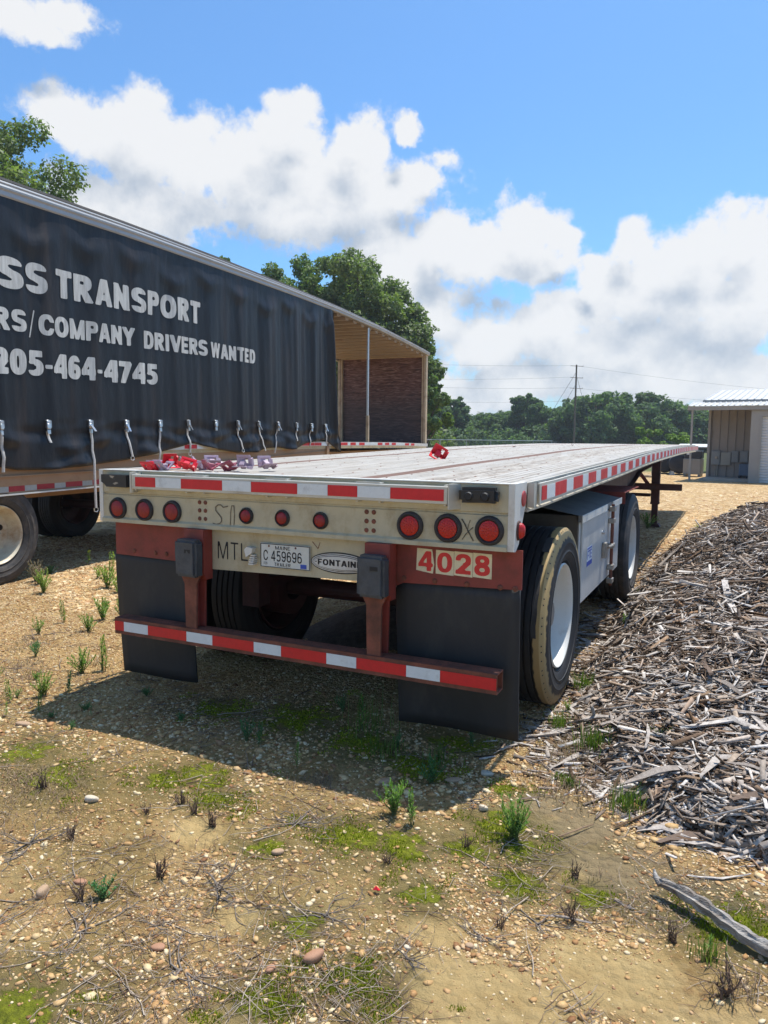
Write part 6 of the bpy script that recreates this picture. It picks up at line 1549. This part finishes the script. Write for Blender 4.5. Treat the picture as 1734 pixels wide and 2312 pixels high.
base = o4[None]*ax[:, None, :]*(1+r.normal(0, .15, (n, 5, 1))); X = base[..., 0]*c_[:, None]-base[..., 1]*s_[:, None]; Y = base[..., 0]*s_[:, None]+base[..., 1]*c_[:, None]
V = np.stack([X+x[:, None], Y+y[:, None], base[..., 2]+gz(x, y)[:, None]-.001], 2).reshape(-1, 3)
F = (np.arange(n)[:, None, None]*5+np.array([(0, 1, 4), (1, 2, 4), (2, 3, 4), (3, 0, 4)])[None]).reshape(-1, 3)
o = link('gravel', np_mesh('gravel', V, F, M['pebble'])); tag(o, 'broken tan stones scattered over the farther yard', 'gravel', None, 'stuff')
# single larger stones
def stone_mesh(seed, m):
    bm = bmesh.new(); bmesh.ops.create_icosphere(bm, subdivisions=3, radius=1.0); rs = np.random.default_rng(seed)
    ph = rs.uniform(0, 6.28, (5, 3)); fr = rs.uniform(1, 2.6, (5, 3))
    for v in bm.verts:
        k = 1+.09*sum(math.sin(fr[i, 0]*v.co.x+ph[i, 0])*math.sin(fr[i, 1]*v.co.y+ph[i, 1])*math.cos(fr[i, 2]*v.co.z+ph[i, 2]) for i in range(5)); v.co *= k
        if v.co.z > .55: v.co.z = .55+(v.co.z-.55)*.5
    mb = MB(); mb.addbm(bm); return mb.mesh('stone', M[m], True)
stm = [stone_mesh(1, 'stone'), stone_mesh(2, 'stone_pale'), stone_mesh(3, 'stone_pink'), stone_mesh(4, 'stone')]
for (x, y, a, b, c, rz, k, lab) in [(-.244, -1.02, .030, .020, .018, .4, 1, 'rounded pale stone standing alone on mossy gravel at left'), (.09, -1.54, .016, .026, .024, .3, 0, 'upright orange tan stone at the lower left'), (1.07, -1.41, .020, .034, .020, -.3, 2, 'oblong reddish brown stone near the bottom middle'), (.14, -1.43, .026, .014, .010, .1, 2, 'flat brown stone beside the small weed clump'), (1.245, -.33, .020, .018, .016, .2, 1, 'pale pinkish stone by the bright moss'), (1.464, -1.14, .013, .010, .009, .2, 0, 'yellow tan stone on the bare sand'), (1.30, -1.24, .011, .010, .009, .2, 1, 'small pale stone left of the bare sand patch'), (.67, -1.0, .022, .015, .012, .6, 3, 'brown stone just left of the moss by the red scrap'), (.62, -1.57, .022, .016, .010, .1, 2, 'smooth flat brown stone at the bottom edge'), (.98, -1.50, .016, .013, .010, 1., 2, 'dull red brown stone below the oblong one'), (-1.25, -.55, .045, .02, .014, .2, 0, 'flat tan stone at the tip of the trailer shadow'), (.76, -.28, .03, .022, .012, .7, 3, 'dark slab of stone in the trailer shadow'), (1.15, .02, .03, .025, .014, .2, 1, 'blue grey stone at the shadow edge near the flap'), (1.03, -.12, .035, .02, .012, .5, 3, 'brown stone half buried in the trailer shadow')]:
    tag(link('stone', stm[k], None, (x, y, float(gz(x, y))+c*.55), (0, 0, rz), (a, b, c)), lab, 'stone', 'single stones on the gravel')
tag(link('red_scrap', MB().add([(-.012, -.006, .004), (.010, -.008, .010), (.013, .006, .003), (-.008, .009, .012), (0, 0, .018)], [(0, 1, 4), (1, 2, 4), (2, 3, 4), (3, 0, 4)]).mesh('red_scrap', M['redplast']), None, (1.094, -1.034, 0)), 'tiny scrap of red plastic on the gravel', 'plastic scrap')
# moss cushions
M['moss'] = island_mat('moss_tufts', [(.13, .15, .010), (.25, .29, .015), (.38, .43, .03)], .85, None, 0, .1, .2, .1, 60)
x, y, rr = view_sample(260000, 1.75, 6.5, -50, 8, r)
mv = patches(x, y, MOSS)+.95*blob_noise(x, y, 14, 7)+.7*blob_noise(x, y, 40, 8)+.35*blob_noise(x, y, 5, 9)
ok = (mv > .5)&(r.random(len(x)) < .75); x, y, rr, mv = x[ok], y[ok], rr[ok], mv[ok]; n = len(x)
hgt = np.clip(.004+.010*np.minimum(mv, 1)*r.random(n), .003, .014); wd = np.maximum(.0022, .0009*rr); a = r.uniform(0, 6.28, n); lx, ly = r.normal(0, .003, n), r.normal(0, .003, n); g0 = gz(x, y)
V = np.stack([np.stack([x-wd*np.cos(a), y-wd*np.sin(a), g0], 1), np.stack([x+wd*np.cos(a), y+wd*np.sin(a), g0], 1), np.stack([x+lx, y+ly, g0+hgt], 1)], 1).reshape(-1, 3)
o = link('moss', np_mesh('moss', V, np.arange(3*n).reshape(-1, 3), M['moss'])); tag(o, 'yellow green moss cushions between the pebbles', 'moss', None, 'stuff')
print('moss', n)
# dead twigs and stalks lying about
M['twig'] = island_mat('dead_twigs', [(.08, .05, .035), (.19, .13, .09), (.30, .235, .175), (.42, .35, .28), (.13, .09, .065)], .9, None, 0, .15, 0, .2, 90)
def twig_mesh(x, y, L0, w, z0, r, lift):
    n = len(x); a = r.uniform(0, 6.28, n); seg = 6; ring = []; cx_, cy_ = x.copy(), y.copy(); cz_ = z0.copy()
    for k in range(seg):
        t = k/(seg-1); ww = w*(1-.6*t)
        for q in range(3):
            an = a+math.pi/2; o1 = math.cos(2*math.pi*q/3+.5); o2 = math.sin(2*math.pi*q/3+.5)
            ring.append(np.stack([cx_+ww*o1*np.cos(an), cy_+ww*o1*np.sin(an), cz_+ww*o2], 1))
        a = a+r.normal(0, .20, n); st_ = L0/(seg-1); cx_ = cx_+np.cos(a)*st_; cy_ = cy_+np.sin(a)*st_; cz_ = np.maximum(gz(cx_, cy_)+ww, cz_+r.normal(0, .12, n)*st_+lift*st_)
    V = np.stack(ring, 1).reshape(-1, 3); fs = []
    for k in range(seg-1):
        for q in range(3): p = k*3+q; p2 = k*3+(q+1) % 3; fs.append((p, p2, p2+3, p+3))
    F = (np.arange(n)[:, None, None]*(seg*3)+np.array(fs)[None]).reshape(-1, 4); return V, F
x, y, rr = view_sample(15000, 1.75, 6.5, -58, 9, r)
cl = blob_noise(x, y, 4.5, 12)+.6*blob_noise(x, y, 11, 13); _, pd = pile_h(x, y)
ok = (cl+r.normal(0, .35, len(x)) > .05)&(pd < .1)&(patches(x, y, BARE) < .25)&((y < .6)|(x < -1.2)); x, y, rr = x[ok], y[ok], rr[ok]; n = len(x)
L0 = np.clip(r.lognormal(math.log(.055), .6, n), .018, .26); w = np.clip(.0008+.010*L0*r.random(n), .0009, .0034)*np.maximum(1, rr/3.2)
V, F = twig_mesh(x, y, L0, w, gz(x, y)+w+.006*r.random(n), r, 0.02)
o = link('twigs', np_mesh('twigs', V, F, M['twig'], True)); tag(o, 'dry brown and grey twigs strewn over the gravel', 'twigs', None, 'stuff')
# branching dead roots, each a thing
def root_mesh(seed, n_br=7, L0=.14, up=.0, w=.0032):
    rs = random.Random(seed); m = MB()
    def br(p, a, L_, w_, dep, el):
        pts = [p]; rad = [w_]
        for k in range(5):
            a += rs.gauss(0, .28); el += rs.gauss(0, .15); q = pts[-1]+Vector((math.cos(a)*math.cos(el), math.sin(a)*math.cos(el), math.sin(el)))*(L_/5); q.z = max(q.z, w_*.8); pts.append(q); rad.append(w_*(1-.16*(k+1)))
            if dep < 2 and rs.random() < .5: br(q.copy(), a+rs.choice((-1, 1))*rs.uniform(.5, 1.1), L_*.5, w_*.6, dep+1, el)
        m.tube(pts, rad, 5)
    for k in range(n_br): br(Vector((rs.gauss(0, .008), rs.gauss(0, .008), w)), rs.uniform(0, 6.28), L0*rs.uniform(.5, 1.3), w*rs.uniform(.6, 1.1), 0, up+rs.gauss(0, .2))
    return m
M['root'] = mat('dead_root_wood', (.22, .18, .145), .9, 0, .3, 40, (.08, .055, .045), .4, 20, .3, 200, obj=True)
M['stubble'] = mat('blackened_stubble', (.13, .085, .06), .95, 0, .35, 40, None, 0, 1, .3, 200, obj=True)
rm = [root_mesh(k, 6+k, .15, .05).mesh('dead_root', M['root'], True) for k in range(4)]
sm_ = [root_mesh(20+k, 14, .055, 1.25, .0034).mesh('dead_stubble', M['stubble'], True) for k in range(4)]
for x, y, s_, k, lab in [(.10, -1.78, 1.3, 0, 'branched grey root at the lower left corner'), (.75, -1.62, 1.3, 1, 'long branched root at the bottom edge'), (.60, -1.25, 1.1, 2, 'spread dead root below the dark stubble'), (.62, -.80, 1.0, 3, 'dry forked root above the moss'), (1.62, -.93, 1.0, 0, 'dead root beside the black stubble on sand'), (1.48, -1.08, .9, 1, 'dead root curving round the small moss cushion'), (-.2, -1.35, 1.1, 2, 'tangled dead root left of the small green weed'), (1.18, -.28, .8, 3, 'pale root beside the leafy weed'), (1.32, -1.28, .7, 2, 'small root at the bare sand edge'), (.35, -1.62, 1.2, 1, 'dead root near the bottom left'), (1.0, -1.22, 1.0, 0, 'dead root below the red scrap')]:
    tag(link('dead_root', rm[k], None, (x, y, float(gz(x, y))), (0, 0, x*9), s_), lab, 'root', 'dead roots on the gravel')
for i, (x, y, s_, lab) in enumerate([(1.72, -.87, 1.2, 'tall black stubble clump in front of the log'), (2.175, -1.03, 1.5, 'dark upright stubble at the lower right edge'), (2.02, -.84, 1.0, 'brown stubble against the log'), (1.52, -1.0, .8, 'single burnt stub on the sand'), (.10, -.86, 1.1, 'row of dark stubs left of centre'), (.20, -.90, 1.0, 'dark stubs right of the row'), (.33, -.95, 1.1, 'dark stubs beside a forked twig'), (.02, -.98, .8, 'short brown stubs in gravel'), (.36, -1.28, 1.3, 'burnt stubble round a spike near the middle'), (.22, -1.50, 1.0, 'dark stubs just below the small green weed'), (.98, -.50, .9, 'brown stubs at the foot of the leafy weed'), (1.27, -.62, .9, 'brown stub near the bushy weed'), (-.1, -1.25, 1.0, 'brown stubble tuft at lower left'), (-.5, -1.05, 1.2, 'low dead tuft on the left'), (1.68, -.62, .9, 'dead stems at the pile edge'), (1.05, -.86, .8, 'pale crumpled stub by the moss')]):
    tag(link('dead_stubble', sm_[i % 4], None, (x, y, float(gz(x, y))), (0, 0, x*7), (s_*.85, s_*.85, s_*.72)), lab, 'dead plant', 'dead stubble clumps')
# wispy dry grass mats
M['drygrass'] = island_mat('dry_grass', [(.16, .10, .075), (.26, .18, .13), (.22, .17, .10), (.34, .26, .17)], .9, None, 0, .1, .2, .15, 60)
M['greengrass'] = island_mat('green_grass', [(.07, .13, .02), (.13, .20, .035), (.20, .24, .06)], .6, None, 0, .2, .3, .15, 60)
def blades(cx_, cy_, n, h0, spread, r, lean=.5, w0=.0014):
    x = cx_+r.normal(0, spread, n); y = cy_+r.normal(0, spread, n); a = r.uniform(0, 6.28, n); h = h0*(.4+.8*r.random(n)); le = lean*h*r.random(n); w = w0*(1+.8*r.random(n))
    g0 = gz(x, y); ux, uy = np.cos(a), np.sin(a); px2, py2 = -uy*w, ux*w
    v = np.stack([np.stack([x-px2, y-py2, g0], 1), np.stack([x+px2, y+py2, g0], 1), np.stack([x+ux*le*.4+px2*.7, y+uy*le*.4+py2*.7, g0+h*.6], 1), np.stack([x+ux*le*.4-px2*.7, y+uy*le*.4-py2*.7, g0+h*.6], 1), np.stack([x+ux*le, y+uy*le, g0+h*(1-.25*lean)], 1)], 1)
    return v.reshape(-1, 3), n
def blade_obj(name, spots, m):
    Vs = []; tot = 0
    for s in spots: v, n = blades(*s); Vs.append(v); tot += n
    V = np.concatenate(Vs); b = np.arange(tot)*5
    me = bpy.data.meshes.new(name); F3 = np.stack([b+3, b+2, b+4], 1); F4 = np.stack([b, b+1, b+2, b+3], 1)
    T = np.concatenate([F4[:, [0, 1, 2]], F4[:, [0, 2, 3]], F3])
    me = np_mesh(name, V, T, M[m]); return link(name, me)
sp = [(-.5+r.normal(0, .25), -1.15+r.normal(0, .15), 150, .02, .06, r, 2.6, .0009) for _ in range(14)]+[(-2.2+r.normal(0, .5), .2+r.normal(0, .4), 110, .035, .08, r, 2.2, .0014) for _ in range(16)]+[(.45+r.normal(0, .1), -.45+r.normal(0, .05), 120, .02, .05, r, 2.4, .0009) for _ in range(4)]+[(1.55+r.normal(0, .16), .35+r.normal(0, .25), 90, .06, .06, r, 1.5, .0010) for _ in range(16)]+[(1.9, -.75, 60, .05, .05, r, 1.6, .0009), (2.2, -1.0, 90, .07, .04, r, 1.2, .0009), (1.75, -.62, 60, .04, .06, r, 1.8, .0009)]
o = blade_obj('dry_grass', sp, 'drygrass'); tag(o, 'wispy brown dead grass in low mats', 'dry grass', None, 'stuff')
for i, (x, y, h0, n, spd, lab) in enumerate([(1.33, .72, .10, 120, .03, 'grass tuft at the foot of the rear tyre'), (1.34, 1.35, .12, 120, .04, 'grass between tyre and wood chips'), (1.56, .45, .13, 130, .04, 'yellow green grass tuft among the first wood shards'), (1.52, .04, .08, 70, .013, 'thin grass tuft at the edge of the grey silt'), (1.78, -.06, .13, 130, .035, 'grass tuft standing on the lower pile edge'), (1.46, .10, .05, 50, .012, 'small thin grass right of the flap'), (2.12, -.88, .07, 60, .02, 'light green grass blades in front of the log'), (.43, .20, .24, 45, .06, 'tall wispy grass in the shade under the guard bar'), (.62, .02, .09, 110, .05, 'low grass in the trailer shadow'), (.9, .06, .10, 80, .04, 'grass before the right mud flap'), (1.86, .5, .08, 80, .03, 'sparse grass on the pile flank')]):
    v, n_b = blades(0, 0, n, h0, spd, r, .55); b = np.arange(n_b)*5; v[:, 2] -= np.repeat(v.reshape(-1, 5, 3)[:, 0, 2], 5)
    T = np.concatenate([np.stack([b, b+1, b+2], 1), np.stack([b, b+2, b+3], 1), np.stack([b+3, b+2, b+4], 1)])
    pile_z = float(np.maximum(pile_h(x, y)[0], 0))
    tag(link('grass_tuft', np_mesh('grass_tuft', v, T, M['greengrass']), None, (x, y, float(gz(x, y))+pile_z-.003)), lab, 'grass', 'grass tufts near the wood pile')

# ------------------------------------------------------------------ weeds: stems with narrow leaves
M['weed'] = island_mat('weed_leaves', [(.08, .17, .03), (.12, .24, .04), (.18, .31, .06), (.25, .37, .09)], .5, None, 0, .35, .3, .12, 60)
M['weed_blue'] = island_mat('blue_green_weed_leaves', [(.055, .16, .06), (.085, .21, .08), (.13, .27, .10)], .5, None, 0, .3, .3, .12, 60)
M['weed_yellow'] = island_mat('yellow_green_weed_leaves', [(.15, .25, .04), (.23, .34, .07), (.33, .42, .10)], .5, None, 0, .3, .3, .12, 60)
M['weed_grey'] = island_mat('greyish_seed_spikes', [(.24, .19, .14), (.32, .26, .2), (.2, .17, .12)], .8, None, 0, .1, .2, .12, 60)
M['stem'] = mat('weed_stem', (.09, .12, .035), .7, 0, .2, 20)
def weed_meshes(seed, stems, H, spread, leaf_l, leaf_w, n_leaf, up=.6):
    rs = np.random.default_rng(seed); sb_ = MB(); lv = []; lf = []
    for k in range(stems):
        a = rs.uniform(0, 6.28); le = spread*rs.random()**.6; h = H*rs.uniform(.55, 1.0); p = Vector((rs.normal(0, .006), rs.normal(0, .006), 0)); pts = [p]
        for q in range(1, 6):
            t = q/5; pts.append(Vector((p.x+math.cos(a)*le*t**1.3+rs.normal(0, .003), p.y+math.sin(a)*le*t**1.3+rs.normal(0, .003), h*t)))
        sb_.tube(pts, [.0022, .002, .0017, .0014, .001, .0006], 4, False)
        for q in range(n_leaf):
            t = .12+.88*(q/n_leaf)**.8; i = min(4, int(t*5)); c = pts[i].lerp(pts[i+1], t*5-i) if i < 5 else pts[5]
            b = q*2.4+rs.normal(0, .3); el = up+.5*t+rs.normal(0, .15); L_ = leaf_l*(1.15-.5*t)*rs.uniform(.7, 1.2)
            d = Vector((math.cos(b)*math.cos(el), math.sin(b)*math.cos(el), math.sin(el))); s_ = Vector((-math.sin(b), math.cos(b), 0))*leaf_w*rs.uniform(.7, 1.2); u = d.cross(s_).normalized()
            m1 = c+d*L_*.45+u*L_*.06; n0_ = len(lv)
            lv += [c, m1+s_, m1+u*leaf_w*-.3, m1-s_, c+d*L_-Vector((0, 0, L_*.12))]
            lf += [(n0_, n0_+1, n0_+2), (n0_, n0_+2, n0_+3), (n0_+1, n0_+4, n0_+2), (n0_+2, n0_+4, n0_+3)]
    return sb_, np.array([v[:] for v in lv]), np.array(lf)
WP = {}
for nm, args in {'bushy': (1, 20, .19, .085, .034, .0030, 26), 'leafy': (2, 13, .16, .09, .034, .0040, 22), 'tall': (3, 4, .20, .035, .032, .0036, 28), 'low': (4, 16, .075, .05, .020, .0028, 16), 'sparse': (5, 9, .13, .06, .028, .0028, 18), 'broad': (6, 2, .20, .02, .055, .014, 7), 'feather': (7, 1, .15, .01, .036, .0030, 40)}.items():
    WP[nm] = weed_meshes(*args)
WME = {}
def weed(x, y, s, kind, m, lab, grp='green weeds growing in the gravel'):
    key = (kind, m)
    if key not in WME: WME[key] = (WP[kind][0].mesh('stem', M['stem']), np_mesh('leaves', WP[kind][1], WP[kind][2], M[m]))
    t = thing('weed', lab, 'weed', (x, y, float(gz(x, y))-.003), (x*13+y*7) % 6.28, grp); t.scale = (s, s, s)
    link('stem', WME[key][0], t); link('leaves', WME[key][1], t); return t
weed(1.419, -.49, 1.0, 'bushy', 'weed', 'tall bushy green weed nearest the wood pile')
weed(.93, -.53, .95, 'leafy', 'weed', 'spreading leafy weed left of the pair below the shadow tip')
weed(1.03, -.575, .85, 'tall', 'weed', 'narrow upright weed right beside the spreading leafy one')
weed(.945, -.18, .75, 'leafy', 'weed_blue', 'blue green weed at the shadow edge before the flap')
weed(.97, .33, .7, 'tall', 'weed_blue', 'small dark weed right under the right mud flap')
weed(.338, -.345, .95, 'feather', 'weed', 'feathery bright sprig at the front edge of the shadow')
weed(.273, -1.455, .95, 'low', 'weed_blue', 'small round blue green weed at the lower left')
weed(-.061, -.19, 1.0, 'sparse', 'weed_blue', 'paired dark weeds in the trailer shadow left')
weed(.03, -.21, .7, 'tall', 'weed_blue', 'upright dark weed in the trailer shadow beside the pair')
weed(.42, .19, 1.5, 'feather', 'weed', 'tall sparse weed in shade behind the guard bar')
weed(2.12, -.875, .55, 'feather', 'weed', 'small grassy sprig before the log')
weed(1.33, .95, .6, 'sparse', 'weed_yellow', 'yellow green sprig by the tyre')
weed(1.36, 4.0, .9, 'tall', 'weed', 'weed growing between tyre and chips by the front axle')
weed(1.38, 2.7, 1.2, 'tall', 'weed', 'weed sprouting from the chips by the tool box')
weed(.75, 10.4, 1.8, 'leafy', 'weed', 'weed at the foot of the landing gear')
weed(1.55, 10.9, 1.5, 'low', 'weed_yellow', 'low green patch on gravel beyond the chip pile')
weed(1.84, 10.2, 1.6, 'low', 'weed_yellow', 'green patch on gravel at the pile end')
wl = [(-3.897, 1.772, 1.25, 'bushy', 'weed_yellow'), (-4.768, 2.593, 1.3, 'low', 'weed_blue'), (-4.061, 2.603, 1.2, 'sparse', 'weed_yellow'), (-3.94, 2.668, 1.6, 'tall', 'weed_yellow'), (-3.59, 2.292, 1.5, 'leafy', 'weed_yellow'), (-3.45, 2.45, 1.9, 'tall', 'weed_yellow'), (-3.35, 2.2, 1.1, 'leafy', 'weed_yellow'), (-2.87, 1.118, 1.0, 'tall', 'weed'), (-2.707, .742, 1.1, 'sparse', 'weed'), (-2.637, 1.313, 1.2, 'leafy', 'weed'), (-2.5, 1.4, 1.0, 'bushy', 'weed'), (-2.391, .939, .9, 'leafy', 'weed'), (-2.212, .313, .8, 'sparse', 'weed_blue'), (-2.35, .42, .8, 'low', 'weed_blue'), (-1.632, .18, 1.0, 'leafy', 'weed'), (-1.55, .28, 1.25, 'tall', 'weed_yellow'), (-1.503, -.216, .8, 'bushy', 'weed_yellow'), (-1.412, -.116, .75, 'tall', 'weed_blue'), (-1.62, -.30, .55, 'sparse', 'weed'), (-1.586, -.379, .75, 'tall', 'weed'), (-1.441, -.513, .6, 'feather', 'weed_yellow'), (-1.33, -.386, .6, 'tall', 'weed'), (-1.195, -.418, .5, 'low', 'weed_blue'), (-1.106, -.264, .65, 'low', 'weed_blue'), (-1.80, -.02, .7, 'low', 'weed'), (-1.75, -.62, .8, 'tall', 'weed'), (-1.78, -.68, .6, 'feather', 'weed_yellow'), (-2.05, -.1, .7, 'sparse', 'weed'), (-2.4, -.2, .8, 'sparse', 'weed_yellow'), (-2.7, .2, .8, 'low', 'weed'), (-3.2, .6, 1.0, 'sparse', 'weed'), (-3.0, 1.7, .8, 'low', 'weed_yellow'), (-3.1, 2.0, 1.0, 'sparse', 'weed'), (-1.0, .1, .7, 'low', 'weed_blue'), (-.55, -.12, .6, 'low', 'weed_blue'), (.2, .35, .8, 'sparse', 'weed_blue'), (.65, .1, .7, 'sparse', 'weed_blue'), (-.95, -.5, .45, 'sparse', 'weed_blue'), (-1.0, -.33, .5, 'feather', 'weed_blue')]
labs = {0: 'yellow green bushy weed before the cream wheel', 1: 'low blue green weed by the tyre of the curtain trailer', 15: 'tall thin yellow green weed beside the left mud flap', 14: 'leafy weed near the lower corner of the left mud flap', 5: 'tallest yellow green weed standing by the left mud flap edge', 25: 'bright weed at the left edge near the shadow tip', 10: 'bushy weed left of the guard bar end', 17: 'dark upright weed straddling the shadow edge', 34: 'low weed inside the trailer shadow below the left flap'}
_kd = {'bushy': 'bushy', 'leafy': 'leafy', 'tall': 'thin upright', 'sparse': 'wiry', 'low': 'low round', 'feather': 'feathery', 'broad': 'broad leaved'}; _cd = {'weed': 'green', 'weed_blue': 'blue green', 'weed_yellow': 'yellow green'}
_wd = ['nearest', 'second nearest', 'third nearest', 'fourth nearest', 'fifth nearest', 'sixth nearest', 'seventh nearest', 'eighth nearest', 'ninth nearest', 'tenth nearest']
for i, (x, y, s, k, m) in enumerate(wl):
    same = sorted([j for j in range(len(wl)) if wl[j][3] == k and wl[j][4] == m], key=lambda j: math.hypot(wl[j][0]+1.2, wl[j][1]-.1))
    weed(x, y, s*1.02, k, m, labs.get(i, '%s %s weed, %s of its kind to the left mud flap' % (_kd[k], _cd[m], _wd[same.index(i)])))
weed(-4.79, 3.15, 1.2, 'broad', 'weed_yellow', 'broad leaved seedling lit at the shadow edge'); 
t = weed(-4.45, 2.15, 1.25, 'bushy', 'weed_grey', 'greyish seed spikes standing beside the cream wheel', 'dry seed heads')
t = weed(-4.3, 2.05, 1.0, 'bushy', 'weed_grey', 'smaller grey brown seed spikes right of the taller ones', 'dry seed heads')
for o in list(bpy.data.objects):
    if o.name.startswith('Empty'): o.name = 'group'
